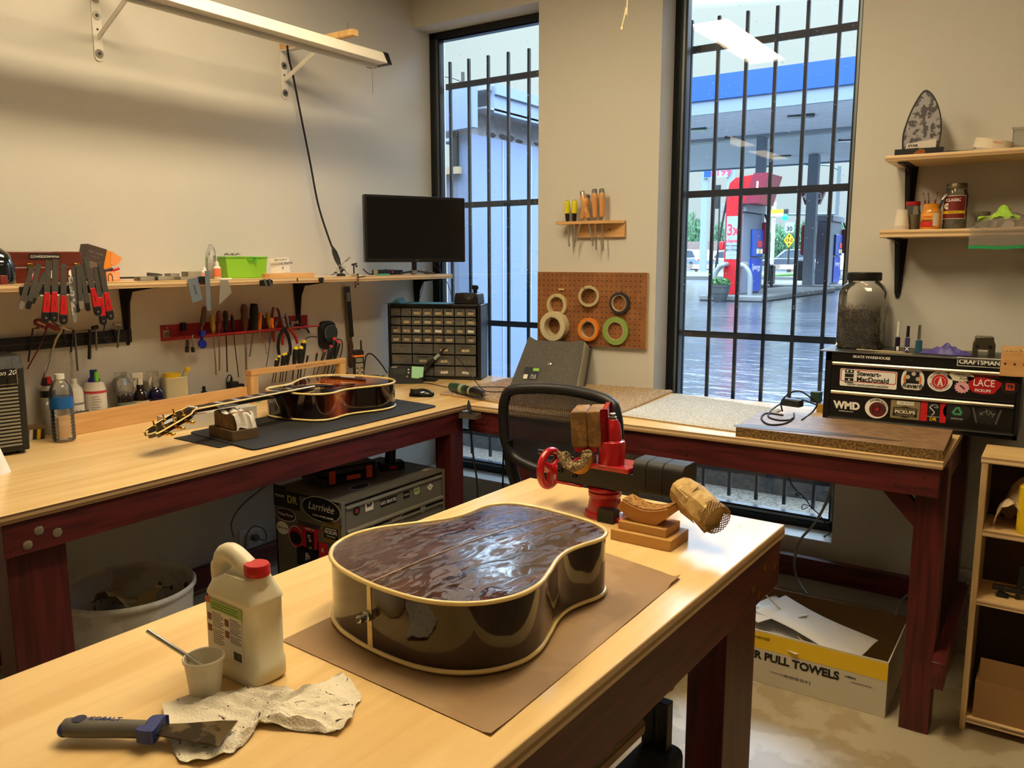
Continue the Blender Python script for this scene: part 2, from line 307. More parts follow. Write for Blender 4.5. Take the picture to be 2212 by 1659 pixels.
# ---------------------------------------------------------------- centre table
TZ = .893
tb = [PZ(1155, 1027, TZ), PZ(1697, 1133, TZ)]
TA = -R(2.6); TW = .775
TO = Vector((tb[1].x, tb[1].y, 0))                  # right rear corner of the top
t = thing('work_table', 'large red-stained table with thick plywood top in the foreground', 'table', TO, R(-1.6))
slab('tabletop', -TW, -2.15, TZ-.032, 0, 0, TZ, t, plyt, plyes, bev=.004)
m = MB(); m.box(-.045, -2.13, TZ-.155, -.008, -.008, TZ-.032); ob('apron', m, stainy, t, bev=.002)
m = MB(); m.box(-TW+.008, -2.13, TZ-.155, -TW+.045, -.008, TZ-.032); ob('apron', m, stainy, t, bev=.002)
m = MB(); m.box(-TW+.045, -.046, TZ-.155, -.045, -.008, TZ-.032); ob('apron', m, stain, t, bev=.002)
for (x, y) in ((-.095, -.15), (-TW+.095, -.15), (-.095, -1.9), (-TW+.095, -1.9)):
    m = MB(); m.cb(x, y, (TZ-.032)/2, .095, .2, TZ-.034); ob('leg', m, stainz, t, bev=.002)
for (y, z) in ((-.13, .82), (-.205, .79), (-.165, .765), (-.05, .80)): ob('bolt', MB().cyl((-.0085, y, z), (-.0055, y, z), .011, n=14), brass, t)
m = MB(); k = PZ(1600, 1138, TZ)-TO; m.lathe([(.0065, 0), (.0065, .0006), (.003, .0008)], 14, k.x, k.y, TZ); ob('screw', m, brass, t)
# ---------------------------------------------------------------- shelf on the left wall and what stands on it
L90 = R(90); SZ = 1.474
t = thing('wall_shelf', 'long pale plywood shelf on black brackets along the left wall', 'shelf', (0, -1.3, 0))
m = MB(); m.box(.003, -1.32, SZ-.024, .28, 1.275, SZ); m.mi = [0, 0, 1, 1, 1, 1]; ob('board', m, [plyt, plyes], t, bev=.0015)
def bracket(parent, x, y, z, rot=0):        # black pressed shelf bracket: wall arm down, arm under the shelf; faces local -y
    m = MB(); m.prism([(-.024, 0), (.024, 0), (.012, -.21), (.006, -.232), (-.006, -.232), (-.012, -.21)], -.004, -.001, 'y')
    m.prism([(-.001, 0), (-.001, -.2), (-.012, -.2), (-.03, -.07), (-.055, -.022), (-.2, -.004), (-.2, 0)], -.003, .003, 'x')
    m.box(-.018, -.21, -.004, .018, 0, -.0005)
    m.cyl((0, -.004, -.205), (0, -.007, -.205), .004, n=8)
    o = ob('bracket', m, bkmt, parent, bev=.0015); o.location = (x, y, z); o.rotation_euler = (0, 0, rot)
for u in (268, 641, 898): bracket(t, .003, PX(u, 640, 0).y+1.3, SZ-.024, L90)
def S(u, x, z=SZ): p = PX(u, 600, x); return (p.x, p.y, z)
def W(u, u2, x): return abs(PX(u2, 600, x).y-PX(u, 600, x).y)
def H(u, v, x, z=SZ): return PX(u, v, x).z-z
cw = W(18, 183, .2); p = S(100, .2)
t = thing('wooden_case', 'dark red wooden case with brass latches standing at the left end of the wall shelf', 'case', p, L90)
maho = mat('mahogany lacquer', (88, 34, 24), .25, kind='grain', col2=(112, 46, 32), coat=.6)
hh = H(100, 543, .2)
m = MB(); m.box(-cw/2, 0, 0, cw/2, .12, hh*.5); ob('box', m, maho, t, bev=.002)
m = MB(); m.box(-cw/2, -.001, hh*.5+.001, cw/2, .12, hh); ob('lid', m, maho, t, bev=.003)
for x in (-cw*.2, cw*.42):
    m = MB(); m.box(x-.009, -.005, hh*.38, x+.009, -.001, hh*.62); m.box(x-.006, -.008, hh*.42, x+.006, -.004, hh*.5); ob('latch', m, brass, t, bev=.001)
o = ob('nameplate', MB().box(-.05, -.003, hh*.74, .05, -.0005, hh*.93), mat('bronze plate', (60, 50, 42), .4, .6), t)
txt('COWEEDOWWAA', .011, wht, o, (0, -.0032, hh*.83))
a = seal(ell(.014, .014), mat('pink print', (205, 60, 95), .5), t, (-cw*.17, -.0005, hh*.25)); txt('A', .016, wht, a, (0, 0, .0006), UPM)
seal(sm2([(-.016, -.01), (-.012, .01), (0, .012), (.014, .014), (.012, -.002), (.02, -.012)], 4), mat('pale green print', (205, 215, 190), .6), t, (cw*.06, -.0005, hh*.27))
seal([(.012*math.cos(i*PI/8)*(1 if i % 2 else .7), .014*math.sin(i*PI/8)*(1 if i % 2 else .7)) for i in range(16)], wht, t, (cw*.34, -.0005, hh*.3))
p = S(-4, .22); m = MB(); m.lathe([(.048, 0), (.052, .02), (.05, .06), (.038, .095), (.015, .115), (.001, .118)], 30)
solo('welding_helmet', m, mat('black gloss', (20, 24, 30), .08, coat=1), 'glossy black dome-shaped shell beside the wooden case at the picture edge', 'helmet', (p[0], p[1], SZ), 0)
p = S(5, .26); m = MB(); m.box(-.012, -.012, 0, .012, .012, .03); solo('block', m, mat('dark red block', (120, 40, 25), .5), 'small dark red block in front of the black shell', 'block', p, L90, bev=.003)
p = S(195, .12); oran = mat('orange card', (226, 140, 30), .55); card2 = mat('brown sleeve', (72, 56, 48), .5)
t = thing('carton', 'tilted brown and orange cardboard carton with open flap behind the wooden case', 'box', (p[0], p[1]+.01, SZ+.002), (0, R(16), L90))
m = MB(); m.box(-.045, 0, 0, .028, .05, .125); o = ob('sleeve', m, card2, t, bev=.001)
txt('FRET WORK', .010, greyp, o, (-.01, -.0005, .10)); txt('TOOL CO', .007, greyp, o, (-.01, -.0005, .085)); seal(rrect(-.02, -.012, .02, .012, .002), mat('bronze print', (110, 92, 78), .5), o, (-.008, -.0005, .055), name='printed_panel')
m = MB(); m.box(.028, .002, .0, .06, .048, .123); ob('end', m, oran, t, bev=.001)
m = MB(); m.prism([(.045, .122), (.09, .112), (.083, .088), (.066, .072), (.05, .078)], .0, .002, 'y'); ob('flap', m, mat('orange flap', (232, 150, 85), .5), t)
p = S(245, .17)
t = thing('pen_box', 'small orange printed box with two capped pens on the wall shelf', 'box', p, L90)
ob('box', MB().box(-.025, 0, 0, .025, .04, .035), mat('peach card', (224, 150, 95), .6), t, bev=.001)
for i in range(4): ob('print_line', MB().box(-.004, -.0006, .008+i*.006, .02, 0, .0095+i*.006), wht, t)
m = MB(); m.tube([(-.02, -.001, 0), (-.02, -.001, .018), (-.012, -.001, .027), (-.004, -.001, .018), (-.004, -.001, 0)], .0012, 6, sm=3); ob('arch', m, blk, t)
m = MB(); m.cyl((-.03, .01, .036), (.005, .012, .044), .0055); ob('pen', m, mat('navy cap', (30, 34, 70), .4), t)
m = MB(); m.cyl((0, .014, .037), (.03, .01, .046), .0055); ob('pen', m, redpl, t)
tr = mat('clear tray', (200, 195, 180), .15, alpha=.35)
for (u, x, w_, h_, lab) in ((312, .2, .06, .014, 'low clear plastic tray left of the grey blade holder'), (352, .21, .07, .016, 'low clear plastic tray under the grey folded blade'), (395, .2, .05, .012, 'clear tray with yellow scraps behind the white ruler'), (420, .12, .09, .03, 'clear plastic lidded box standing left of the glue bottles'), (372, .12, .04, .024, 'upright clear tape dispenser beside a clear tray')):
    p = S(u, x); m = MB(); m.box(-w_/2, -.02, 0, w_/2, .02, .002); m.box(-w_/2, -.02, 0, w_/2, -.018, h_); m.box(-w_/2, .018, 0, w_/2, .02, h_); m.box(-w_/2, -.02, 0, -w_/2+.002, .02, h_); m.box(w_/2-.002, -.02, 0, w_/2, .02, h_)
    solo('plastic_tray', m, tr, lab, 'tray', p, L90, group='clear plastic trays on the wall shelf')
p = S(335, .2, SZ+.017); m = MB(); m.prism([(-.03, 0), (.02, 0), (.032, .004), (.01, .009), (-.028, .013)], -.008, .006, 'y'); solo('folding_knife', m, mat('grey sheath', (70, 66, 62), .5), 'dark grey folded knife lying on the clear tray', 'knife', p, L90)
p = S(290, .1, SZ+.0); m = MB(); m.box(-.09, -.015, 0, .09, .02, .006); solo('slide_rule', m, mat('pale strip', (200, 180, 170), .5), 'flat pale strip lying at the back of the shelf right of the orange box', 'strip', p, L90)
p = S(290, .05, SZ); m = MB(); m.box(-.1, -.003, 0, .1, .003, .012); solo('straightedge', m, bkmt, 'thin black straightedge lying against the wall behind the trays', 'straightedge', p, L90)
p = S(483, .24); m = MB(); m.box(-.022, -.012, 0, .03, .012, .004); solo('paper_pad', m, wht, 'small flat white pad lying in front of the green box', 'pad', p, L90)
def bottle(name, lab, cat, loc, prof, m_body, cap=None, capm=None, label=None, labm=None, group=None, rot=0, extra=None):
    t = thing(name, lab, cat, loc, rot, group); ob('bottle', MB().lathe(prof, 28), m_body, t)
    if cap: ob('cap', MB().lathe(cap, 22), capm, t)
    if label: z0, z1, r = label; ob('label', MB().lathe([(r, z0), (r+.0006, z0+.0005), (r+.0006, z1-.0005), (r, z1)], 28), labm, t)
    if extra: extra(t)
    return t
bottle('glue_bottle', 'small white glue bottle with pink label left of the bagged bottle', 'bottle', S(443, .19), [(.012, 0), (.013, .004), (.013, .03), (.006, .036)], whtpl, [(.006, .036), (.005, .045), (.0015, .05), (.0015, .075)], whtpl, (.006, .024, .0132), mat('pale pink label', (225, 150, 140), .5), 'glue bottles on the wall shelf')
bottle('glue_bottle', 'white glue bottle with orange and black label beside the bag', 'bottle', S(470, .18), [(.013, 0), (.0145, .004), (.0145, .045), (.007, .053)], whtpl, [(.008, .053), (.007, .066), (.002, .072), (.001, .1)], whtpl, (.008, .042, .0147), mat('orange label', (215, 120, 80), .5), 'glue bottles on the wall shelf', rot=2.1)
p = S(459, .14); m = MB(); rnd.seed(3)
prof = [(.022, 0), (.027, .02), (.026, .06), (.022, .095), (.016, .12), (.009, .135), (.003, .14)]
m.lathe(prof, 14); m.v = [Vector((v.x*(1+rnd.uniform(-.18, .18)), v.y*(1+rnd.uniform(-.18, .18)), v.z)) for v in m.v]
t = thing('bagged_bottle', 'tall nozzle bottle wrapped in a clear plastic bag on the wall shelf', 'bottle', p)
ob('bottle', MB().lathe([(.015, 0), (.015, .06), (.006, .075), (.002, .12)], 18), whtpl, t); ob('bag', m, mat('bag film', (235, 235, 235), .15, alpha=.18), t, ang=20)
p = S(524, .15); gw = W(483, 572, .15); grn = mat('green translucent plastic', (150, 215, 50), .25, alpha=.82)
t = thing('storage_box', 'translucent lime green plastic box on the wall shelf', 'box', p, L90)
hh = H(524, 554, .15)
m = MB(); m.prism([(-gw/2+.008, 0), (gw/2-.008, 0), (gw/2, hh), (-gw/2, hh)], -.035, .05, 'y'); ob('box', m, grn, t, bev=.003)
m = MB(); m.box(-gw/2-.002, -.038, hh-.006, gw/2+.002, .053, hh); ob('rim', m, mat('green rim', (120, 190, 40), .3), t, bev=.001)
m = MB(); m.tube([(.0, -.04, hh-.014), (.02, -.045, hh-.016), (.022, -.045, hh-.004), (.04, -.043, hh-.004), (.042, -.043, hh-.02), (.03, -.043, hh-.024)], .0028, 6); ob('latch', m, mat('green latch', (80, 190, 50), .3), t)
p = S(505, .13, SZ+hh-.0); m = MB(); m.grid(lambda a, b: (-.03+.06*a, -.02+.04*b, .003+.012*abs(math.sin(a*7+b*3))), 8, 6); solo('foil_scrap', m, mat('green film', (170, 205, 150), .3, alpha=.5), 'crumpled clear film lying on top of the green box', 'film', p, L90)
p = S(597, .16)
t = thing('note_card', 'white card with handwriting leaning in front of the green box', 'card', (p[0]+.045, p[1]-.0, SZ+.021), (R(-12), R(-3), L90))
m = MB(); m.grid(lambda a, b: (-.055+.105*a+.008*b, .012*(a-.5)**2*4-.002, .066*b), 8, 2); ob('card', m, mat('card paper', (226, 214, 196), .8), t, solid=.0006)
for s_, z, k in (('After You Bros!', .057, .011), ('HOOCHIE MAMA!', .039, .0155), ('\u2661', .017, .018)):
    try: txt(s_, k, blk, t, (.0, -.004, z), shear=.2)
    except Exception: pass
p = S(627, .24); bw = W(569, 668, .24)
t = solo('pine_block', MB().box(-bw/2, -.015, 0, bw/2, .018, .02), pine, 'pale pine batten lying along the shelf front under the note card', 'batten', p, L90, bev=.0015)
p = S(575, .245); solo('pine_block', MB().box(-.012, -.012, 0, .012, .012, .019), mat('end grain', (190, 140, 70), .6), 'short golden block butted against the left end of the pine batten', 'block', (p[0]+.012, p[1]-.012, SZ), L90, bev=.001)
p = S(737, .2)
t = thing('helping_hands', 'metal helping-hands clamp stand with crossed arms on the wall shelf', 'clamp stand', p, L90)
ob('base', MB().lathe([(.022, 0), (.022, .008), (.016, .012), (.004, .014)], 20), dstl, t)
ob('post', MB().cyl((0, 0, .012), (0, 0, .045), .003), dstl, t)
for a, b in (((-.07, -.01, .006), (.035, 0, .045)), ((.05, 0, .004), (-.02, -.01, .055)), ((-.005, 0, .04), (.03, -.004, .075)), ((-.03, 0, .028), (-.012, 0, .05))):
    ob('arm', MB().cyl(a, b, .002, n=8), stl, t)
for a in ((.0, 0, .043), (.016, 0, .03), (-.045, -.01, .016)): ob('joint', MB().ball(*a, .006, n=10).cyl((a[0], a[1]-.012, a[2]), (a[0], a[1]+.01, a[2]), .002, n=8), dstl, t)
for (a, b, d) in (((.03, -.004, .07), (.052, -.01, .092), .004), ((-.05, -.01, .012), (-.08, -.012, .006), .005)):
    ob('clip', MB().cyl(a, b, d, .001, 8).cyl((a[0], a[1]-.004, a[2]), (b[0], b[1]-.008, b[2]-.006), d*.8, .001, 8), stl, t)
p = S(765, .19); t = thing('third_hand_clamp', 'small dark screw clamp standing on the shelf left of the monitor', 'clamp', p, L90)
ob('post', MB().cyl((0, 0, 0), (0, 0, .06), .0035), dstl, t); ob('foot', MB().lathe([(.014, 0), (.012, .008), (.004, .01)], 14), dstl, t)
ob('jaw', MB().bar((-.012, 0, .052), (.02, 0, .058), .008, .008), dstl, t, bev=.001); ob('knob', MB().ball(.012, -.006, .046, .006), dstl, t)
p = PX(771, 590, .285); t = thing('edge_clamp', 'small metal clamp gripping the front edge of the shelf left of the monitor', 'clamp', (p.x, p.y, SZ), L90)
ob('frame', MB().box(-.006, -.006, -.04, .006, -.002, .014).box(-.006, -.006, .004, .006, .03, .012).box(-.006, -.006, -.04, .006, .02, -.033), chrome, t, bev=.001)
ob('screw', MB().cyl((0, .012, -.055), (0, .012, -.024), .003).cyl((.004, -.01, -.005), (.04, -.014, -.001), .003), dstl, t)
for u, lab, k in ((812, 'clear plastic cup with tinted rim on the shelf below the monitor', .02),):
    m = MB(); m.lathe([(.011, 0), (.012, .028), (.0115, .028), (.0105, .001)], 20); solo('clear_cup', m, tr, lab, 'cup', S(u, .17), 0)
p = S(827, .23); solo('index_box', MB().box(-.035, -.015, 0, .035, .012, .008), mat('green white edge', (60, 150, 120), .4), 'flat green-edged plastic sheet below the left of the monitor', 'sheet', p, L90)
p = S(850, .17); t = thing('power_box', 'flat black box with a small red light under the monitor', 'electronics', p, L90)
ob('body', MB().box(-.075, 0, 0, .075, .08, .026), bkpl, t, bev=.002); ob('indicator', MB().ball(-.005, -.0005, .014, .003, .001, .003), mat('red light', (255, 20, 30), .3, emit=1.5), t)
stone = mat('grey stone', (96, 90, 82), .8, kind='spots', col2=(122, 114, 104), sc=3, bump=.4)
def rock(m, rx, ry, rz, sd):
    r2 = random.Random(sd); m.ball(0, 0, rz*.8, rx, ry, rz, 12); m.v = [Vector((v.x*(1+r2.uniform(-.12, .12)), v.y*(1+r2.uniform(-.12, .12)), max(0, v.z*(1+r2.uniform(-.1, .1))))) for v in m.v]; return m
solo('stone', rock(MB(), .02, .018, .013, 1), stone, 'small grey stone on the shelf, left of the larger one', 'stone', S(894, .22), L90, 'grey stones under the monitor', ang=20)
solo('stone', rock(MB(), .028, .02, .01, 2), stone, 'wider flat grey stone on the shelf at the right of the smaller one', 'stone', S(925, .22), L90, 'grey stones under the monitor', ang=20)
A = CAM+ray(786, 420)*4.05; B = CAM+ray(1004, 427)*4.33
mc_ = (A+B)/2; mw = ((A.x-B.x)**2+(A.y-B.y)**2)**.5; ma = math.atan2(B.y-A.y, B.x-A.x); mh = .335
t = thing('monitor', 'black flat computer monitor standing on the wall shelf in front of the window', 'monitor', (mc_.x, mc_.y, SZ), ma)
zb = mc_.z-SZ-mh
tilt = R(-2)
m = MB(); m.prism(rrect(-mw/2, zb, mw/2, zb+mh, .006), .0, .03, 'y'); ob('housing', m, bkpl, t, bev=.003)
m = MB(); m.box(-mw/2+.014, -.001, zb+.02, mw/2-.014, .004, zb+mh-.013); ob('screen', m, mat('dark screen', (13, 15, 17), .18), t)
txt('ASUS', .009, greyp, t, (-.0, -.0012, zb+.009))
m = MB(); m.cyl((0, .035, zb+.08), (0, .04, .012), .014); m.box(-.02, .02, zb+.05, .02, .04, zb+.13); ob('neck', m, bkpl, t)
m = MB(); m.tube([(-.1, 0, .006), (-.04, .02, .014), (.0, .03, .018), (.04, .02, .014), (.1, 0, .006)], .005, 8, sm=3); m.tube([(0, .03, .018), (.02, .07, .008)], .005); ob('foot', m, bkpl, t)
def cable(lab, pts, r, mm=bkmt, name='cable', cat='cable', sm=6, group=None, n=7):
    return solo(name, MB().tube(pts, r, n, sm=sm), mm, lab, cat, group=group)
cable('thin black cable hanging from the monitor down past the shelf end', [PX(934, 570, .2), PX(953, 588, .27), PX(968, 615, .2), PX(978, 650, .12)], .0018)
cable('thin black cable hanging behind the drawer cabinet from the shelf', [PX(916, 604, .15), PX(912, 625, .12), PX(903, 655, .1)], .0015)
cable('black cable loop lying under the monitor on the shelf', [Vector(S(785, .12, SZ+.03)), Vector(S(800, .1, SZ+.003)), Vector(S(822, .1, SZ+.012)), Vector(S(835, .13, SZ+.028))], .003)
p = PX(137, 612, .285); ww = W(45, 228, .285)
t = thing('magnetic_strip', 'black and white magnetic strip fixed on the shelf front holding the files', 'tool holder', (.281, p.y, SZ-.02), L90)
ob('rail', MB().box(-ww/2, -.006, -.016, ww/2, 0, .012), bkmt, t, bev=.001); ob('strip', MB().box(-ww/2+.06, -.008, -.02, ww/2, 0, -.0155), whtpl, t)
filem = mat('file steel', (104, 100, 92), .45, .85, bump=.2); k = 0
def hang(u0, v0, u1, v1, x):                # frame for a flat tool hanging in the plane x, long axis local -z
    a, b = PX(u0, v0, x), PX(u1, v1, x); d = b-a; L = d.length; return a, L, (0, math.atan2(-d.y, -d.z), L90)
reds = [(105, 562, 98, 696, 'leftmost of the red-handled files'), (120, 560, 116, 696, 'second red-handled file from the left'), (137, 570, 137, 701, 'third red-handled file from the left'), (184, 556, 213, 682, 'tilted red-handled file, longest blade, fourth from the left'), (207, 576, 224, 702, 'red-handled file crossing behind the tilted one'), (216, 566, 240, 691, 'rightmost of the red-handled files')]
for i, (a, b, c_, d, s_) in enumerate(reds):
    P, L, ro = hang(a, b, c_, d, .293+.0035*(i % 2))
    t = thing('file', 'steel file on the magnetic strip, '+s_, 'file', P, ro, 'red-handled files on the magnetic strip')
    ob('blade', MB().prism([(-.009, 0), (.009, 0), (.010, -L*.55), (-.010, -L*.55)], -.0012, .0012, 'y'), filem, t)
    ob('handle', MB().prism([(-.008, -L*.52), (.008, -L*.52), (.0125, -L*.84), (-.0125, -L*.84)], -.0035, .0035, 'y'), redpl, t, bev=.0015)
    o = ob('tip', MB().prism([(-.0125, -L*.84), (.0125, -L*.84), (.012, -L*.96), (.006, -L), (-.006, -L), (-.012, -L*.96)], -.0037, .0037, 'y'), bkpl, t, bev=.001)
    ob('hanging_hole', MB().cyl((0, -.0042, -L*.93), (0, -.0038, -L*.93), .004, n=10), stl, o)
    txt('HOSCO', .006, blk, t, (0, -.0038, -L*.7), mrot(FR, R(90)))
gr = [(69, 576, 44, 668, 'leftmost, with clear tip', 0), (84, 570, 60, 668, 'second from the left, with black tip', 1), (97, 590, 69, 655, 'third from the left, half behind another', 1), (152, 598, 162, 697, 'speckled, left of the three middle ones', 2), (158, 577, 168, 675, 'with black tip below the star sticker', 1), (168, 573, 176, 668, 'with clear tip in the middle', 0), (176, 572, 191, 672, 'black-tipped, beside the tilted red handle', 1)]
for i, (a, b, c_, d, s_, k) in enumerate(gr):
    P, L, ro = hang(a, b, c_, d, .2925+.003*(i % 2))
    t = thing('file', 'plain grey steel file on the magnetic strip, '+s_, 'file', P, ro, 'plain files on the magnetic strip')
    ob('blade', MB().prism([(-.0075, 0), (.0075, 0), (.008, -L*.88), (-.008, -L*.88)], -.0012, .0012, 'y'), filem if k < 2 else mat('speckled file', (90, 86, 80), .5, .5, 'chip', (190, 186, 178), 1.5), t)
    ob('tip', MB().prism([(-.0078, -L*.82), (.0078, -L*.82), (.008, -L*.97), (.004, -L), (-.004, -L), (-.008, -L*.97)], -.0022, .0022, 'y'), bkpl if k == 1 else mat('clear tip', (120, 116, 108), .3), t, bev=.0008)
blus = mat('blue-grey steel', (138, 148, 158), .35, .6)
def plate(name, lab, cat, poly, x, th, mm, letter=None):
    P = [PX(u, v, x) for u, v in poly]; o = P[0]; t = thing(name, lab, cat, (x, o.y, o.z), L90)
    ob('plate', MB().prism([(q.y-o.y, q.z-o.z) for q in P], -th/2, th/2, 'y'), mm, t, bev=.0004)
    if letter: cx = sum(q.y for q in P)/len(P)-o.y; cz = sum(q.z for q in P)/len(P)-o.z; txt(letter, .009, blk, t, (cx, -th/2-.0003, cz), mrot(FR, R(-75)))
    return t
plate('cabinet_scraper', 'rectangular blue-grey steel scraper plate hanging from the shelf front', 'scraper', [(404, 604), (427, 598), (438, 647), (416, 655)], .287, .0012, blus, 'SCRAPER')
plate('steel_ruler', 'narrow blue-grey steel strip hanging vertically from the shelf front', 'ruler', [(442, 585), (453, 584), (456, 671), (447, 671)], .291, .001, blus, None)
plate('scraper_plate', 'pale pointed steel scraper hanging from the shelf front', 'scraper', [(476, 604), (492, 604), (501, 632), (473, 659)], .287, .001, mat('pale steel', (160, 154, 140), .4, .5), None)
p = PX(437, 590, .285); solo('magnet', MB().box(-.022, -.008, -.012, .022, 0, .014), bkpl, 'black magnet block holding the narrow steel strip on the shelf front', 'magnet', (.281, p.y, SZ+.0), L90, bev=.003)
p = PX(574, 604, .285); t = thing('magnet_holder', 'black magnet block with two short steel blades on the shelf front', 'magnet', (.281, p.y, SZ-.018), L90)
ob('block', MB().prism(rrect(-.03, -.013, .03, .012, .005), -.012, 0, 'y'), bkpl, t, bev=.001)
for x in (-.012, .012): ob('blade', MB().bar((x-.004, -.0135, .016), (x+.008, -.0135, -.016), .002, .01, (1, 0, 0)), stl, t)
p = PX(643, 598, .285); solo('magnet', MB().box(-.002, -.004, -.006, .002, 0, .008), bkpl, 'tiny black clip on the shelf front right of the blade block', 'magnet', (.281, p.y, SZ-.01), L90)
p = PX(693, 599, .285); solo('magnet', MB().prism(sm2([(-.012, .006), (0, .012), (.012, .006), (.008, -.01), (0, -.016), (-.008, -.01)], 4), -.012, 0, 'y'), bkpl, 'rounded black magnetic holder on the shelf front below the helping hands', 'magnet', (.281, p.y, SZ-.012), L90, bev=.002)
# ---------------------------------------------------------------- black rail with hooked tools
rz = PX(140, 728, 0); a = PX(0, 765, 0); b = PX(275, 712, 0); tl = b.y-a.y+.1
t = thing('tool_rail', 'black magnetic tool rail screwed to the left wall under the shelf', 'tool holder', (0, b.y, b.z-.022), L90)
ob('rail', MB().box(-tl, -.022, -.024, 0, -.002, .024), bkpl, t, bev=.003)
ob('groove', MB().box(-tl, -.024, -.004, -.02, -.022, .004), dstl, t)
ob('end_cap', MB().box(-.012, -.026, -.026, .002, -.001, .026), bkmt, t, bev=.002)
ob('hook', MB().tube([(-.225, -.026, .0), (-.225, -.03, .035), (-.24, -.03, .042)], .0045, 8), bkpl, t)
def wire(lab, pts, r, mm, x=.032, name='hex_key', cat='hex key', group='hex keys on the black rail'):
    q = [PX(u, v, x) for u, v in pts]; return solo(name, MB().tube(q, r, 6 if name == 'hex_key' else 10), mm, lab, cat, group=group)
wire('black L-shaped hex key, leftmost on the black rail', [(61, 782), (71, 710), (84, 708)], .0032, dstl)
wire('thin red and black hooked probe angled left on the rail', [(59, 797), (84, 752), (100, 712)], .0026, mat('dark red steel', (110, 30, 26), .4), .036, 'probe', 'probe', None)
wire('long bright steel nut-driver rod angled down left across the rail', [(88, 832), (120, 735), (138, 702)], .0042, chrome, .045, 'driver_rod', 'driver', None)
wire('bright steel T-handle bar lying across the top of the rail', [(113, 695), (132, 706), (155, 713)], .0045, chrome, .04, 'driver_rod', 'driver', None)
wire('short black hex key beside the long chrome rod', [(143, 746), (137, 715), (139, 700)], .003, dstl)
wire('black hex key with long top arm in the middle of the rail', [(153, 761), (158, 714), (142, 708)], .0035, dstl)
wire('long steel hex key right of the middle of the rail', [(168, 801), (161, 716), (180, 714), (191, 713)], .004, mat('warm steel', (150, 138, 118), .35, .9))
wire('thick straight grey steel bar hanging from the rail', [(193, 776), (194, 712)], .0062, dstl, .036, 'steel_bar', 'bar', None)
t = wire('small steel hammer-shaped key with round head on the rail', [(209, 757), (207, 712)], .0038, stl, .036, 'tapping_key', 'key', None)
ob('head', MB().cyl(PX(199, 709, .036), PX(211, 706, .036), .008), dstl, t)
wire('thin bent black scriber below the rightmost red handle', [(227, 694), (224, 715), (222, 728), (232, 738), (241, 740)], .0022, dstl, .036, 'scriber', 'scriber', None)
t = wire('silver T-shaped key hanging near the right end of the rail', [(254, 752), (257, 702)], .0035, stl, .034, 'tapping_key', 'key', None)
ob('head', MB().cyl(PX(245, 701, .034), PX(260, 700, .034), .006), stl, t)
wire('black hex key with short arm at the right end of the rail', [(256, 748), (247, 712), (239, 712)], .003, dstl)
t = thing('pincers', 'dark red handled pincers hooked over the black rail', 'pliers', PX(100, 705, .05))
dr = mat('dark red grip', (118, 20, 20), .4); o0 = PX(100, 705, .05)
for pts in ([(130, 710), (112, 704), (86, 692), (76, 694), (80, 701), (94, 706)], [(130, 710), (118, 710), (104, 704), (98, 712)]):
    ob('handle', MB().tube([PX(u, v, .05)-o0 for u, v in pts], .0055, 10, sm=4), dr, t)
ob('jaw', MB().tube([PX(128, 709, .05)-o0, PX(139, 700, .05)-o0], [.008, .003], 8), stl, t)
# ---------------------------------------------------------------- red tool rack on the left wall
a = PX(345, 703, 0); b = PX(664, 700, 0); tl = b.y-a.y
redm = mat('red enamel', (165, 22, 30), .35)
t = thing('tool_rack', 'red metal tool rack on the left wall holding screwdrivers and pliers', 'tool holder', (0, a.y, a.z), L90)
zl = PX(397, 729, .07).z-a.z; bz = PX(350, 738, .01).z-a.z
ob('back_plate', MB().box(0, -.003, bz, tl, 0, 0), redm, t, bev=.001)
m = MB(); m.prism([(0, -.003), (.045, -.003), (.045, -.055), (.02, -.07), (.0, -.05)], zl-.004, zl+.001); m.box(.03, -.07, zl-.003, tl, -.003, zl); ob('shelf', m, redm, t, bev=.0008)
ob('lip', MB().tube([(.06, -.072, zl), (tl+.01, -.072, zl)], .0045, 8), redm, t)
o = seal([(0, 0), (.026, 0), (.026, .032), (0, .032)], mat('label cream', (205, 195, 170), .6), t, (.012, -.0035, bz+.012), name='price_label')
for i in range(7): ob('barcode_bar', MB().box(.004+i*.003, .006, .0004, .0055+i*.003, .026, .0008), blk, o)
for x in (.03, tl-.05): ob('screw', MB().cyl((x, -.003, -.012), (x, -.005, -.012), .004, n=10), chrome, t)
def tool(lab, hx, hy, kx, ky, tx, ty, hr, mm, rs=.0032, ms=stl, x=.05, name='screwdriver', cat='screwdriver', prof=None, group='screwdrivers in the red rack', capm=None, tip=True):
    A_, B_, C_ = PX(hx, hy, x), PX(kx, ky, x), PX(tx, ty, x)
    t = thing(name, lab, cat, A_, 0, group); B_ -= A_; C_ -= A_; z = Vector((0, 0, 0))
    L = B_.length; pr = prof or [.55, .9, 1, .85, .9, .95, .9, .7, .55]
    P = [B_*(i/(len(pr)-1)) for i in range(len(pr))]
    ob('handle', MB().tube(P, [hr*k for k in pr], 12), mm, t)
    ob('shaft', MB().tube([B_*.98, C_], rs, 8), ms, t)
    if tip and rs > .002: ob('tip', MB().tube([C_, C_+(C_-B_).normalized()*.008], [rs*1.25, rs*.8], 4), ms, t)
    if capm: ob('end_cap', MB().ball(0, 0, 0, hr*.8, n=10), capm, t)
    return t
amb = mat('amber plastic', (200, 160, 60), .12, alpha=.72); brn = mat('brown wood handle', (92, 52, 36), .4); orp = mat('orange plastic', (240, 125, 25), .4)
tool('translucent brown-handled screwdriver leaning at the left of the red rack', 442, 662, 436, 706, 436, 720, .012, mat('smoky handle', (105, 75, 50), .2, alpha=.75), .003)
tool('amber clear-handled screwdriver with long steel shaft', 458, 681, 461, 720, 467, 806, .0125, amb)
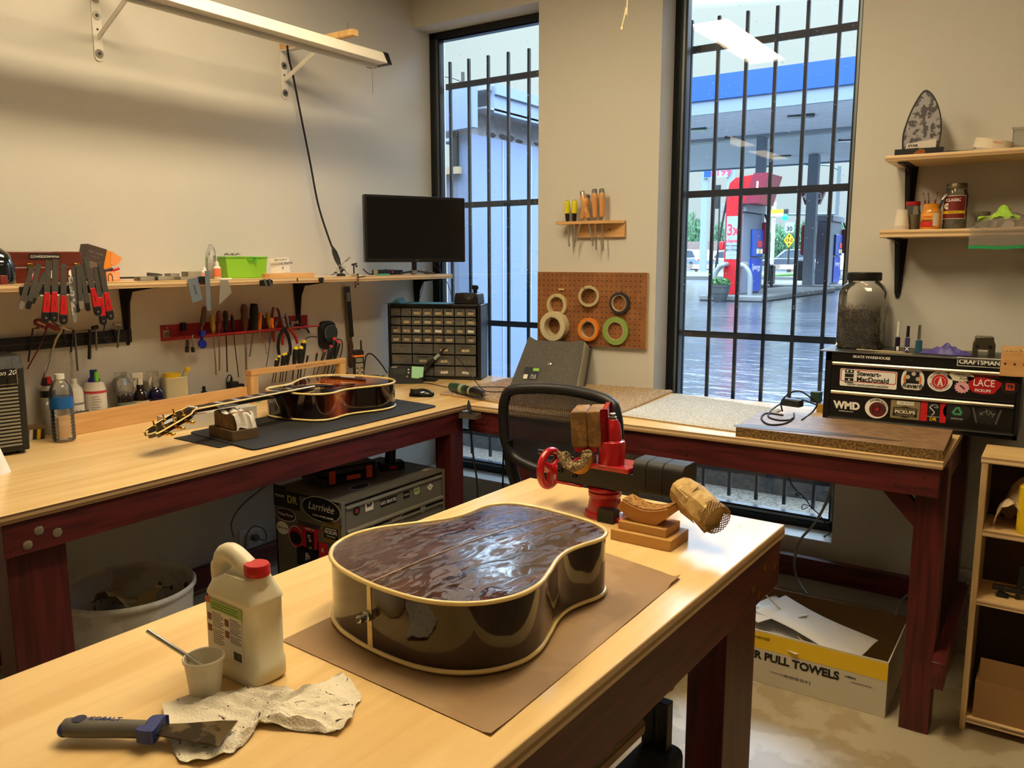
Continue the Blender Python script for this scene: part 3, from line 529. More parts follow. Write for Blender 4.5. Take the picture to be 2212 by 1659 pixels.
tool('dark red clear-handled screwdriver with black collar', 473, 671, 473, 716, 474, 797, .0125, mat('smoky red', (125, 45, 40), .2, alpha=.85), .003, capm=None)
tool('black-handled screwdriver with black shaft', 487, 671, 488, 717, 491, 800, .0125, bkpl, .0028, dstl)
tool('small black screwdriver with red top in the red rack', 501, 681, 504, 717, 515, 811, .0075, bkpl, .0022, dstl, capm=redpl)
tool('brown turned-handle screwdriver with thick shaft', 527, 657, 529, 713, 532, 800, .0165, brn, .0048)
tool('large black rubber-handled screwdriver with pale ring', 549, 656, 548, 713, 540, 767, .0185, bkmt, .004, prof=[.8, .95, 1, 1, .98, .95, .95, .9, .85])
tool('orange-handled screwdriver with short bright shaft', 562, 675, 560, 712, 567, 743, .0095, orp, .0038, chrome, prof=[.85, 1, 1, 1, 1, 1, 1, 1, .95])
tool('amber-handled screwdriver behind the orange ones', 578, 675, 583, 708, 582, 738, .0125, amb)
tool('small orange screwdriver with very long thin shaft', 587, 687, 588, 709, 574, 802, .0085, orp, .0015, dstl, x=.06, prof=[.85, 1, 1, .95, .9, .85, .9, 1, .95])
tool('dark red flat tool with square tip hanging in the rack', 588, 706, 590, 722, 592, 738, .006, redm, .0055, redm, group=None, name='flat_driver', cat='driver', tip=False)
tool('black-handled awl behind the amber screwdriver', 566, 680, 568, 712, 576, 765, .009, bkpl, .002, group=None, name='awl', cat='awl')
p = PX(402, 700, .03); solo('magnet_block', MB().box(-.012, -.012, -.016, .012, 0, .018), bkpl, 'small black block stuck on the red rack near its left end', 'block', (.004, p.y, a.z-.012), L90, bev=.002)
p = PX(415, 728, .08); t = thing('spring_clamp', 'silver and black spring clamp gripping the lip of the red rack', 'clamp', p, L90)
ob('frame', MB().tube([(.002, -.006, .006), (-.006, -.01, .002), (-.005, -.012, -.03), (-.008, -.012, -.045)], .0042, 8, sm=4), chrome, t)
ob('grip', MB().bar((-.009, -.012, -.04), (-.008, -.012, -.062), .012, .012), bkmt, t, bev=.003); ob('lever', MB().bar((-.02, .004, -.01), (-.024, .004, -.055), .012, .01), dstl, t, bev=.002)
ob('lever_grip', MB().bar((-.023, .004, -.035), (-.026, .004, -.062), .014, .013), bkmt, t, bev=.003)
blu = mat('blue plastic', (18, 40, 170), .25); p = PX(436, 722, .08); t = thing('clip_tuner', 'blue clip-on tuner hanging from the red rack', 'tuner', p, L90)
ob('clip', MB().box(-.012, -.012, -.008, .014, .006, .016), blu, t, bev=.004); ob('arm', MB().bar((.0, 0, -.004), (-.003, -.004, -.035), .009, .01), blu, t, bev=.002)
m = MB(); m.M = Matrix.Translation((-.006, -.008, -.04)) @ Matrix.Rotation(R(80), 4, 'X'); m.lathe([(.002, -.007), (.017, -.006), (.019, 0), (.017, .006), (.002, .007)], 24); ob('dial', m, blu, t)
ob('joint', MB().ball(-.002, -.002, -.02, .007), blu, t)
def pliers(lab, piv, h1, h2, jaw, mm, x=.075, r=.006, group='pliers on the red rack'):
    o0 = PX(*piv, x); t = thing('pliers', lab, 'pliers', o0, 0, group)
    for h in (h1, h2): ob('handle', MB().tube([PX(u, v, x)-o0 for u, v in h], [r*.6]+[r]*8+[r*.9], 10, sm=4), mm, t)
    ob('jaw', MB().tube([PX(u, v, x)-o0 for u, v in jaw], [r*.9, r*.95, r*.35], 8), stl, t)
    ob('pivot', MB().cyl(Vector((.009, 0, 0)), Vector((-.006, 0, 0)), .0075, n=14), stl, t); return t
pliers('black-handled pliers hanging jaws-up over the lip of the red rack', (613, 703), [(613, 710), (604, 727), (601, 748), (603, 766)], [(614, 708), (622, 725), (627, 748), (626, 768)], [(613, 703), (611, 690), (606, 679)], bkmt, .085, .0075)
pliers('red-handled pliers hanging at the right end of the red rack', (623, 707), [(623, 710), (613, 722), (610, 735), (611, 745)], [(624, 709), (633, 720), (640, 733), (642, 742)], [(623, 707), (621, 690), (617, 676)], redpl, .075, .0065)
pliers('dark red handled pliers standing handles-up in the red rack', (594, 700), [(593, 700), (588, 685), (589, 672), (591, 664)], [(596, 700), (603, 685), (602, 673), (598, 666)], [(594, 702), (593, 715), (592, 740)], mat('dark red grip', (118, 20, 20), .4), .045, .006)
pliers('black side cutters lying over the right end of the red rack', (640, 696), [(640, 698), (652, 704), (662, 710), (668, 719)], [(639, 695), (643, 688), (644, 682), (645, 678)], [(640, 696), (632, 698), (626, 694)], bkmt, .06, .005)
pliers('small grey nippers between the red pliers and the side cutters', (629, 702), [(629, 702), (645, 706), (655, 708), (662, 709)], [(628, 700), (624, 690), (620, 683), (617, 679)], [(629, 702), (630, 712), (629, 722)], dstl, .07, .004)
# ---------------------------------------------------------------- dark round tuner on the wall
p = PX(702, 727, 0); t = thing('speaker_unit', 'black rounded wall unit with circular display face above the driver stand', 'electronics', (0, p.y, p.z), L90)
m = MB(); m.prism(rrect(-.052, -.062, .052, .078, .035, 6), -.03, -.001, 'y'); ob('body', m, bkpl, t, bev=.008, seg=3)
m = MB(); m.M = Matrix.Translation((.008, -.031, .018)) @ Matrix.Rotation(R(90), 4, 'X'); m.lathe([(.039, -.004), (.042, 0), (.042, .004), (.038, .005)], 36); ob('face', m, mat('dial face', (58, 66, 70), .25), t)
m = MB(); m.M = Matrix.Translation((.008, -.034, .018)) @ Matrix.Rotation(R(90), 4, 'X'); m.ring(.043, .040, .004); ob('bezel', m, chrome, t)
ob('button_row', MB().box(-.026, -.039, -.012, .042, -.035, -.006), bkpl, t)
for x in (-.014, .008, .03): ob('button', MB().box(x-.009, -.0385, -.022, x+.009, -.035, -.013), mat('dark button', (38, 42, 44), .4), t, bev=.001)
cable('black cable looping left from the round wall unit', [PX(684, 728, .03), PX(668, 728, .04), PX(657, 738, .03), PX(655, 760, .02)], .0022)
cable('black cable hanging down right from the round wall unit', [PX(722, 733, .02), PX(738, 736, .03), PX(738, 760, .03), PX(727, 790, .04), PX(716, 815, .04)], .0028)
# ---------------------------------------------------------------- long file tool with wooden handle hanging on the wall
A_ = PX(748, 619, .02); B_ = PX(757, 728, .02); C_ = PX(758, 793, .02)
t = thing('straightedge_plane', 'long dark-and-brass flat tool with turned wooden handle hanging on the left wall', 'tool', A_, 0)
B_ -= A_; C_ -= A_
ob('spine', MB().bar((0, -.008, 0), B_*1.08+Vector((0, -.012, 0)), .014, .01, (1, 0, 0)), mat('aged brass', (130, 112, 70), .4, .7), t, bev=.001)
ob('blade', MB().bar((.002, .004, 0), B_+Vector((.002, .004, 0)), .03, .01, (1, 0, 0)), mat('dark tool body', (48, 52, 54), .4, .4), t, bev=.001)
ob('gauge', MB().bar((.009, .002, -.03), (.009, .005, -.075), .022, .004, (1, 0, 0)), mat('grey gauge', (130, 140, 145), .4), t)
ob('handle', MB().tube([B_+(C_-B_)*k for k in (0, .12, .3, .5, .75, .95, 1.02)], [.007, .009, .015, .0125, .014, .0155, .009], 14), brn, t)
# ---------------------------------------------------------------- nut-driver stand on the bench
sx = .13; a = PX(536, 806, sx); b = PX(742, 781, sx); bl = b.y-a.y; bt = a.z
t = thing('driver_stand', 'small wooden stand with two legs holding yellow and red tipped drivers', 'tool stand', (sx, a.y, BZ), L90)
ob('top_bar', MB().box(0, -.02, bt-BZ-.012, bl, .02, bt-BZ+.012), pine, t, bev=.0015)
ob('leg', MB().box(.0, -.018, 0, .038, .018, bt-BZ-.0121), pinez, t, bev=.0015); ob('leg', MB().box(bl-.042, -.018, 0, bl-.002, .018, bt-BZ-.0121), pinez, t, bev=.0015)
txt('1/8  3/16  1/4  5/16  3/8  7/16  4  5  6  7  8  9  10 mm', .0085, mat('burnt writing', (60, 35, 20), .7), t, (bl*.6, -.0205, bt-BZ), ax='CENTER')
yc = mat('yellow cap', (238, 215, 30), .35); rc = mat('coral red cap', (215, 50, 50), .4)
drv = [(597, 777, 793, .0065, yc, 'smallest yellow-tipped driver, leftmost on the stand'), (602, 771, 792, .007, yc, 'second smallest yellow-tipped driver from the left'), (612, 767, 790, .0085, yc, 'third yellow-tipped driver from the left, on the wooden stand'), (617, 765, 789, .0085, yc, 'fourth yellow-tipped driver, close behind the third'), (639, 753, 787, .0125, yc, 'thick yellow-tipped driver left of the pair with marks'), (650, 752, 786, .0125, yc, 'thick yellow-tipped driver in the middle of the pair'), (656, 739, 785, .0135, yc, 'tallest yellow-tipped driver on the stand'), (665, 768, 785, .005, None, 'thin all-black driver between yellow and red ones'), (685, 763, 783, .005, rc, 'thin red-tipped driver leaning next to the black one'), (702, 759, 782, .0075, rc, 'small red-tipped driver, second from the left of the reds'), (715, 749, 781, .01, rc, 'middle red-tipped driver on the stand'), (722, 733, 780, .0125, rc, 'tall red-tipped driver at the back of the stand'), (731, 740, 779, .0125, rc, 'rightmost thick red-tipped driver on the stand'), (624, 762, 788, .0085, None, 'black driver without tip between thin and thick yellow ones')]
for u, v0, v1, r_, cm, lab in drv:
    T_ = PX(u, v0, sx); Bm = PX(u-(6 if cm is rc and r_ > .006 else 2)-(v1-v0)*.05, v1, sx); Bm.z = bt+.012; Bm -= T_
    t = thing('nut_driver', lab, 'driver', T_, 0, 'nut drivers on the wooden stand')
    ob('handle', MB().tube([Bm*k for k in (0, .1, .25, .5, .75, .9, 1)], [r_*.8, r_*.95, r_, r_*.95, r_*.85, r_*.7, r_*.65], 12), bkpl, t)
    if cm: ob('end_cap', MB().ball(0, 0, 0, r_*.95, n=12), cm, t)
    D_ = Bm+Bm.normalized()*.075; ob('shaft', MB().tube([Bm, D_], r_*.22+.0006, 6), dstl, t)
# ---------------------------------------------------------------- handheld recorder with antenna
p = PX(775, 812, .14); t = thing('handheld_recorder', 'black and orange handheld device with antenna standing behind the guitar', 'electronics', (.14, p.y, p.z), R(65))
hh = PX(775, 755, .14).z-p.z; m = MB(); m.prism(rrect(-.026, -.01, .026, hh, .014, 5), -.014, .014, 'y'); ob('body', m, bkpl, t, bev=.003)
ob('band', MB().box(-.0275, -.016, hh-.036, .0275, .015, hh-.027), orp, t, bev=.002)
ob('display', MB().box(-.017, -.0155, hh-.062, .017, -.0142, hh-.041), mat('lcd grey', (120, 128, 118), .3), t)
ob('keypad', MB().box(-.02, -.0158, .0, .02, -.0142, hh-.068), mat('silver keypad', (165, 162, 155), .35, .6), t, bev=.001)
for i in range(3):
    for j in range(4): ob('button', MB().ball(-.013+.013*i, -.016, .006+.012*j, .004, .0015, .004, 8), bkpl if (i+j) % 2 else whtpl, t)
ob('dial', MB().cyl((0, -.016, .036), (0, -.018, .036), .009), stl, t)
ob('antenna', MB().cyl((.018, .004, hh-.012), (.018, .004, hh+.042), .0048, .0038, 10).ball(.018, .004, hh+.042, .0045), bkpl, t)
p = PX(775, 800, .09); ob('stand', MB().box(-.014, -.01, -(t.location.z-BZ), .014, .01, -.01), bkmt, t)
cable('thick black cable arching from behind the device to the drawer cabinet', [PX(786, 800, .12), PX(791, 769, .12), PX(803, 765, .13), PX(820, 782, .14), PX(836, 805, .12)], .0035)
cable('black cables lying between the recorder and the solder station', [PX(752, 805, .06), PX(744, 812, .06), Vector((.1, -.76, BZ+.01)), Vector((.1, -.6, BZ+.012)), PX(830, 812, .1)], .003)
solo('power_adapter', MB().box(-.03, -.03, 0, .03, .03, .03), bkpl, 'black power adapter lying behind the guitar beside the recorder', 'adapter', (.12, PX(805, 800, .12).y, BZ), R(30), bev=.006)
# ---------------------------------------------------------------- row of bottles by the wall
def sz(u0, u1, x): return abs(PX(u1, 800, x).y-PX(u0, 800, x).y)/2
def topz(u, v, x): return PX(u, v, x).z-BZ
x = .06; p = PX(104, 860, x); r = sz(87, 121, x)*.9; h = topz(104, 815, x)
t = bottle('aerosol_can', 'dark-capped white aerosol can behind the water bottle', 'can', (x, p.y, BZ), [(r, 0), (r, h*.78), (r*.7, h*.86), (r*.65, h*.87)], mat('grey can', (165, 160, 148), .35), [(r*.72, h*.86), (r*.72, h*.93), (r*.55, h), (.002, h)], mat('maroon cap', (60, 24, 26), .4), (h*.66, h*.78, r), bkpl, 'bottles and cans along the left wall')
ob('trigger', MB().box(r*.35, -.006, h*.9, r*.72, .006, h*1.02), redpl, t)
txt('PENETRANT', .009, greyp, t, (r+.0012, 0, h*.45), Matrix.Rotation(L90, 3, 'Z') @ FR)
wx, wy = .222, -2.133; h = .235; r = .037
water = mat('clear bottle', (235, 240, 240), .04, alpha=.07)
rib = []
for i in range(9): z = .012+i*.0125; rib += [(r*.97, z), (r, z+.004), (r*.95, z+.0105)]
t = bottle('water_bottle', 'clear plastic water bottle with blue label standing in front of the cans', 'bottle', (wx, wy, BZ), [(r*.75, 0), (r*.95, .006)]+rib+[(r, .13), (r, .17), (r*.93, .185), (r*.6, .21), (.013, .218), (.013, .222)], water, [(.0155, .218), (.0155, h), (.001, h)], whtpl, (.118, .158, r+.0004), mat('blue label', (20, 90, 165), .35), 'bottles and cans along the left wall', rot=R(-35))
txt('AQUAFINA', .0135, wht, t, (r*.72*.6, -r-.0012, .14), FR, bold=.02)
x = .06; p = PX(163, 880, x); r = sz(140, 184, x)*.82; h = topz(153, 819, x)
t = bottle('spray_can', 'white lubricant can with small white cap behind the water bottle', 'can', (x, p.y, BZ), [(r, 0), (r, h*.72), (r*.85, h*.82), (r*.45, h*.9)], whtpl, [(r*.4, h*.9), (r*.38, h), (.002, h)], whtpl, None, None, 'bottles and cans along the left wall')
txt('Lubricant', .021, blk, t, (r+.0012, -.0, h*.36), Matrix.Rotation(L90, 3, 'Z') @ FR, bold=.03, sx=.8); ob('band', MB().lathe([(r, h*.5), (r+.0006, h*.505), (r+.0006, h*.54), (r, h*.545)], 28), mat('grey band', (130, 130, 128), .4), t)
x = .06; p = PX(206, 860, x); r = sz(183, 230, x)*.95; h = topz(200, 799, x)
t = bottle('cleaner_can', 'large white aerosol can with blue cap and green trigger by the wall', 'can', (x, p.y, BZ), [(r, 0), (r, h*.68), (r*.8, h*.77), (r*.5, h*.8)], mat('white can', (214, 208, 198), .35), [(r*.62, h*.76), (r*.5, h*.84), (r*.32, h*.88), (r*.32, h), (.002, h)], mat('blue cap', (20, 40, 120), .4), (h*.6, h*.645, r), mat('pink band', (200, 60, 80), .4), 'bottles and cans along the left wall')
ob('trigger', MB().box(r*.3, -.007, h*.8, r*.62, .007, h*.98), mat('green trigger', (120, 210, 50), .4), t, bev=.003)
M_ = Matrix.Rotation(R(70), 3, 'Z')
for i in range(9): o = ob('label_line', MB().box(-.02, -.0003, 0, .014-(i % 3)*.004, 0, .002), greyp, t); o.matrix_local = Matrix.Translation((r*math.cos(R(-20))+.001, r*math.sin(R(-20)), h*(.18+.045*i))) @ M_.to_4x4()
dk = mat('dark bottle', (28, 18, 18), .12, coat=.5); nv = mat('navy bottle', (16, 14, 52), .1, coat=.5); mist = mat('frosted clear', (215, 215, 205), .25, alpha=.3)
def sprayer(lab, u, uw, vt, x, mm, lm=None, lt=None, cloud=True, trig=True):
    p = PX(u, 850, x); r = uw; h = topz(u, vt, x); hb = h*.62
    t = thing('spray_bottle', lab, 'spray bottle', (x, p.y, BZ), R(70), 'spray bottles along the left wall')
    ob('bottle', MB().lathe([(r*.95, 0), (r, .005), (r, hb*.72), (r*.9, hb*.86), (r*.5, hb), (r*.42, hb)], 26), mm, t)
    ob('collar', MB().lathe([(r*.45, hb), (r*.5, hb+.004), (r*.45, hb+.018)], 18), mist if cloud else bkpl, t)
    if trig:
        ob('head', MB().box(-.03, -.009, h-.028, .012, .009, h-.006).box(-.009, -.008, hb+.015, .009, .008, h-.01), whtpl if not cloud else mist, t, bev=.003)
        ob('trigger', MB().tube([(-.012, 0, h-.026), (-.022, 0, h-.045), (-.02, 0, h-.062)], .005, 8), whtpl, t)
    if lm: ob('label', MB().lathe([(r+.0003, .01), (r+.0008, .012), (r+.0008, hb*.62), (r+.0003, hb*.63)], 26), lm, t)
    if lt: txt(lt, .016, mat('red ink', (150, 30, 30), .6), t, (0, -r-.0015, hb*.36), FR, shear=.2)
    return t
t = sprayer('dark spray bottle with green-grey label, leftmost of the sprayers', 269, .031, 800, .062, dk, mat('grey green label', (96, 108, 92), .5)); ob('label_stripe', MB().lathe([(.0322, .03), (.0326, .031), (.0326, .034), (.0322, .035)], 26), mat('lime stripe', (160, 190, 90), .5), t)
m = MB(); rnd.seed(5); m.lathe([(.018, 0), (.034, .02), (.036, .05), (.025, .075), (.004, .085)], 12); m.v = [Vector((v.x*(1+rnd.uniform(-.2, .2)), v.y*(1+rnd.uniform(-.2, .2)), v.z+rnd.uniform(-.004, .004))) for v in m.v]
ob('bag', m, mat('bag film', (235, 235, 235), .15, alpha=.18), t, loc=(-.006, 0, .095), ang=20)
sprayer('dark brown spray bottle with cream hand-written label', 304, .029, 801, .062, dk, mat('cream label', (196, 176, 140), .6), 'Wax', False)
sprayer('glossy navy blue spray bottle with clear sprayer', 337, .031, 797, .062, nv)
x = .058; p = PX(380, 850, x); h = topz(380, 806, x); r = sz(352, 405, x)
t = thing('canister', 'translucent cream plastic canister with yellow lid and angled spout', 'canister', (x, p.y, BZ), R(72))
cream = mat('cream plastic', (205, 196, 160), .35, alpha=.9); yc2 = mat('yellow lid', (225, 190, 30), .4)
m = MB(); m.prism(rrect(-r*.88, -.035, r*.78, .035, .012), 0, h*.92); ob('body', m, cream, t, bev=.004)
ob('lid', MB().lathe([(r*.62, h*.9), (r*.64, h*.92), (r*.62, h*1.02), (.001, h*1.03)], 28, -r*.22, 0), yc2, t); ob('spout', MB().tube([(r*.62, 0, h*.3), (r*.68, 0, h*.9), (r*.86, 0, h*1.02)], .011, 10), cream, t)
ob('spout_cap', MB().ball(r*.92, 0, h*1.07, .013, n=12), yc2, t)
x = .05; bottle('small_bottle', 'small white capped bottle between the canister and dark sprayer', 'bottle', (x, PX(421, 850, x).y, BZ), [(.013, 0), (.014, .004), (.014, .04), (.008, .046)], whtpl, [(.0095, .046), (.0095, .062), (.001, .063)], whtpl, None, None, 'bottles and cans along the left wall')
x = .05; t = bottle('pump_bottle', 'small dark blue bottle with black pump sprayer', 'bottle', (x, PX(441, 850, x).y, BZ), [(.019, 0), (.02, .004), (.02, .042), (.009, .056)], nv, [(.012, .055), (.012, .068), (.007, .07), (.007, .088), (.004, .09)], bkpl, None, None, 'bottles and cans along the left wall')
cable('coil of black cable lying behind the fence board', [Vector((.06+.022*math.cos(a_*.9), PX(462, 850, .08).y+.03*math.sin(a_*.9), BZ+.01+.012*math.sin(a_*1.7)+a_*.0012)) for a_ in range(16)], .004)
x = .05; p = PX(512, 835, x); t = thing('power_adapter', 'black wall adapter with cable plugged in above the bench', 'adapter', (0.003, p.y, p.z), L90)
ob('body', MB().box(-.022, -.035, -.03, .022, 0, .02), bkpl, t, bev=.004); ob('body', MB().box(.024, -.03, -.028, .055, 0, .005), bkpl, t, bev=.004)
ob('cord', MB().tube([(-.006, -.02, .02), (-.008, -.022, .045), (-.022, -.02, .05), (-.034, -.02, .02), (-.03, -.03, -.03), (.0, -.05, -.055), (.06, -.06, -.065)], .0022, 7, sm=6), bkmt, t); ob('strain_relief', MB().cyl((-.007, -.02, .018), (-.008, -.022, .04), .005), bkpl, t)
a = Vector((.157, -2.058, 0)); b = Vector((.128, -1.288, 0)); d = b-a
h = PX(165, 897, .157).z-BZ
solo('fence_board', MB().box(-.06, 0, 0, d.length, .036, .072), pine, 'long pale timber board lying on edge in front of the bottles', 'board', (a.x, a.y, BZ), math.atan2(d.y, d.x), bev=.002)
p = PZ(66, 978, BZ)
t = thing('guitar_amp', 'small black guitar amplifier with silver grille cloth at the left end of the bench', 'amplifier', (p.x, p.y, BZ), R(78))
aw = .36; ah = PX(48, 764, p.x).z-BZ-.005
m = MB(); m.prism([(0, .012), (-.012, ah-.04), (.02, ah), (.2, ah), (.2, .012)], -aw, 0, 'x'); ob('cabinet', m, mat('black tolex', (20, 20, 21), .6, bump=.3), t, bev=.004)
sl = lambda z: -.012*(z-.012)/(ah-.052)
gz0, gz1 = .03, ah*.70
gm = mat('grille cloth', (150, 145, 130), .5, .3); m = MB(); m.prism([(sl(gz0)-.003, gz0), (sl(gz1)-.003, gz1), (sl(gz1)+.006, gz1), (sl(gz0)+.006, gz0)], -aw+.022, -.02, 'x'); ob('grille', m, bkmt, t)
n = 17
for i in range(n):
    z = gz0+.004+(gz1-gz0-.008)*i/(n-1); o = ob('grille_weave', MB().box(-aw+.024, sl(z)-.0052, z-.0028, -.022, sl(z)-.003, z+.0028), gm, t)
pz0, pz1 = gz1+.008, ah-.042
m = MB(); m.prism([(sl(pz0)-.004, pz0), (-.016, pz1+.004), (-.008, pz1+.004), (.0, pz0)], -aw+.022, -.02, 'x'); o = ob('control_panel', m, bkpl, t)
m = MB(); m.prism([(sl(pz0)-.0045, pz0-.002), (sl(pz0)-.0045, pz0+.001), (0, pz0)], -aw+.022, -.02, 'x'); m.box(-.0235, -.018, pz0, -.0205, -.0, pz1+.004); ob('panel_trim', m, stl, t)
txt('Champion 20', .022, wht, o, (-.085, sl(pz1)-.0055, (pz0+pz1)/2+.014), FR, shear=.35)
for x_ in (-.045, -.075, -.105, -.14, -.175): ob('knob', MB().cyl((x_, -.014, (pz0+pz1)/2-.012), (x_, -.024, (pz0+pz1)/2-.012), .006, n=14), bkpl, t)
for x_ in (-.02, -aw+.02): ob('foot', MB().cyl((x_, .03, 0), (x_, .03, .013), .012), bkpl, t)
o = thing('jack_plug', 'orange-tipped plug lying on top of the amplifier', 'plug', (p.x-.03, p.y-.085, BZ+ah+.011), R(60)); ob('grip', MB().tube([(-.035, 0, 0), (-.012, 0, 0), (0, 0, 0), (.02, 0, 0), (.024, 0, 0)], [.009, .0105, .011, .0105, .007], 16), orp, o); ob('shaft', MB().cyl((-.08, 0, 0), (-.03, 0, 0), .007), bkmt, o)
p = PZ(90, 950, BZ); t = thing('string_pack', 'small yellow, white and black striped carton beside the amplifier', 'box', (p.x-.02, p.y-.01, BZ), R(60))
ob('carton', MB().box(-.02, 0, 0, .028, .025, .05), mat('tan card', (120, 95, 60), .6), t, bev=.001)
for i, mm in enumerate((whtpl, bkpl, yc2, bkpl)): ob('stripe', MB().prism([(-.02+i*.012, .001), (-.01+i*.012, .001), (-.006+i*.012, .036), (-.016+i*.012, .036)], -.0008, 0, 'y'), mm, t)
a = PZ(48, 1015, BZ); m = MB(); b = PZ(-40, 1030, BZ); rr = (a-b).length/2; cx, cy = (a.x+b.x)/2-.03, (a.y+b.y)/2-.02
m.lathe([(rr, 0), (rr*.93, .012), (rr*.6, .07), (rr*.33, .14), (rr*.2, .19)], 40, 0, 0); solo('paper_cone', m, mat('white paper', (230, 226, 216), .8), 'white flared paper shade standing on the bench at the picture edge', 'paper', (cx, cy, BZ), 0, solid=.001)
# ---------------------------------------------------------------- shop light on brackets high on the left wall
t = thing('bracket', 'white shelf bracket, nearer the window, high on the left wall', 'bracket', (0, PX(612, 150, 0).y, 0), L90, 'white brackets high on the left wall')
whm = mat('white enamel', (225, 220, 208), .4)
def wb(t, zt, zb, wood):
    ob('wall_arm', MB().prism([(-.018, zt), (.018, zt), (.018, zb+.02), (.012, zb+.005), (0, zb), (-.012, zb+.005), (-.018, zb+.02)], -.005, -.001, 'y'), whm, t, bev=.001)
    ob('top_arm', MB().box(-.018, -.30, zt-.005, .018, -.001, zt), whm, t, bev=.001)
    ob('strut', MB().bar((0, -.27, zt-.005), (0, -.006, zb+.085), .02, .004, (1, 0, 0)), whm, t)
    for z in (zt-.065, zb+.028):
        o = ob('washer', MB().cyl((0, -.005, z), (0, -.0075, z), .016, n=24), stl, t); ob('screw', MB().cyl((0, -.0075, z), (0, -.0095, z), .006, n=12), dstl, o)
    ob('screw', MB().cyl((0, -.005, (zt+zb)/2), (0, -.007, (zt+zb)/2), .004, n=10), dstl, t)
    if wood: ob('timber_arm', MB().box(-.018, -.46, zt, .018, -.002, zt+.025), pinez, t, bev=.001)
zt = PX(603, 108, 0).z; zb = PX(612, 214, 0).z
wb(t, zt, zb, True)
t = thing('bracket', 'white shelf bracket, farther from the window, high on the left wall', 'bracket', (0, PX(210, 80, 0).y, 0), L90, 'white brackets high on the left wall'); wb(t, PX(198, -8, 0).z, PX(212, 133, 0).z, True)
fy = -.675; t = thing('shop_light', 'long narrow white shop light hanging under the wall brackets', 'light fixture', (.385, fy, 2.42), L90)
m = MB(); m.prism([(-.065, 0), (.065, 0), (.04, .05), (-.04, .05)], -1.75, 0, 'x'); ob('housing', m, whm, t, bev=.003)
m = MB(); m.prism([(-.067, -.002), (.067, -.002), (.043, .053), (-.043, .053)], -.02, .012, 'x'); ob('end_cap', m, bkpl, t, bev=.003)
ob('end_cap', MB().prism([(-.067, -.002), (.067, -.002), (.043, .053), (-.043, .053)], -1.765, -1.745, 'x'), bkpl, t, bev=.003)
ob('hanger', MB().tube([(-.235, -.02, .05), (-.235, -.02, .07), (-.24, -.03, .08), (-.235, -.035, .1), (-.235, -.04, .13)], .0015, 6), stl, t)
ob('pull_chain', MB().tube([(-.03, .02, 0), (-.03, .02, -.12)], .0012, 6), stl, t); ob('tube', MB().cyl((-1.72, 0, -.006), (-.03, 0, -.006), .012), mat('unlit tube', (200, 200, 195), .3), t)
q = PX(622, 105, .05)
cable('long black power cord drooping from the shop light down to the shelf', [PX(800, 122, .34), PX(775, 118, .33), PX(705, 116, .3), PX(676, 97, .26), PX(640, 86, .2), PX(622, 92, .1), PX(624, 125, .05), PX(634, 168, .04), PX(650, 250, .04), PX(668, 340, .04), PX(687, 440, .05), PX(708, 508, .07), PX(720, 540, .09)], .0048)
a = PX(718, 533, .1); b = PX(733, 572, .17); t = thing('cord_connector', 'black cord connector hanging at the end of the shop light cord', 'connector', a, 0)
ob('body', MB().tube([(b-a)*k for k in (0, .15, .3, .7, 1)], [.005, .009, .013, .014, .009], 10), bkpl, t); ob('plug', MB().tube([(b-a), (b-a)*1.3+Vector((0, 0, -.008))], .007, 8), bkpl, t)
# ---------------------------------------------------------------- guitars
def bodyout(k=6, L=.508, w=1.0, sc=1.0):
    pr = [(0, .0), (.052, .003), (.105, .012), (.155, .034), (.195, .073), (.216, .128), (.212, .185), (.188, .242), (.161, .297), (.149, .342), (.150, .385), (.155, .420), (.150, .455), (.126, .486), (.078, .503), (0, .508)]
    pts = [(x*w, y) for x, y in pr]+[(-x*w, y) for x, y in pr[-2:0:-1]]
    P = crs([(a*sc, b*sc, 0) for a, b in pts], k, True); return [(p.x, p.y) for p in P]
def burst(key, cols, cx, cy, rx, ry, pos, rough=.08, axis=False, cpos=None):    # sunburst lacquer: colour by distance from the centre of the bout
    m = mat(key, cols[0], rough, coat=.8); n = m.node_tree.nodes; l = m.node_tree.links; bs = n['Principled BSDF']
    co = n.new('ShaderNodeTexCoord'); mp = n.new('ShaderNodeMapping'); l.new(co.outputs['Object'], mp.inputs[0]); mp.vector_type = 'POINT'
    mp.inputs['Location'].default_value = (-cx/rx, -cy/ry, 0); mp.inputs['Scale'].default_value = (1/rx, 1/ry, 0)
    ln = n.new('ShaderNodeVectorMath'); ln.operation = 'LENGTH'; l.new(mp.outputs[0], ln.inputs[0])
    rp = n.new('ShaderNodeValToRGB'); l.new(ln.outputs['Value'], rp.inputs[0]); l.new(rp.outputs[0], bs.inputs['Base Color'])
    e = rp.color_ramp.elements; e[0].position = pos[0]; e[0].color = c(*cols[0]); e[1].position = pos[-1]; e[1].color = c(*cols[-1])
    for p_, q in zip(pos[1:-1], cols[1:-1]): k_ = e.new(p_); k_.color = c(*q)
    return m
ivory = mat('ivory binding', (236, 208, 138), .3, coat=.4)
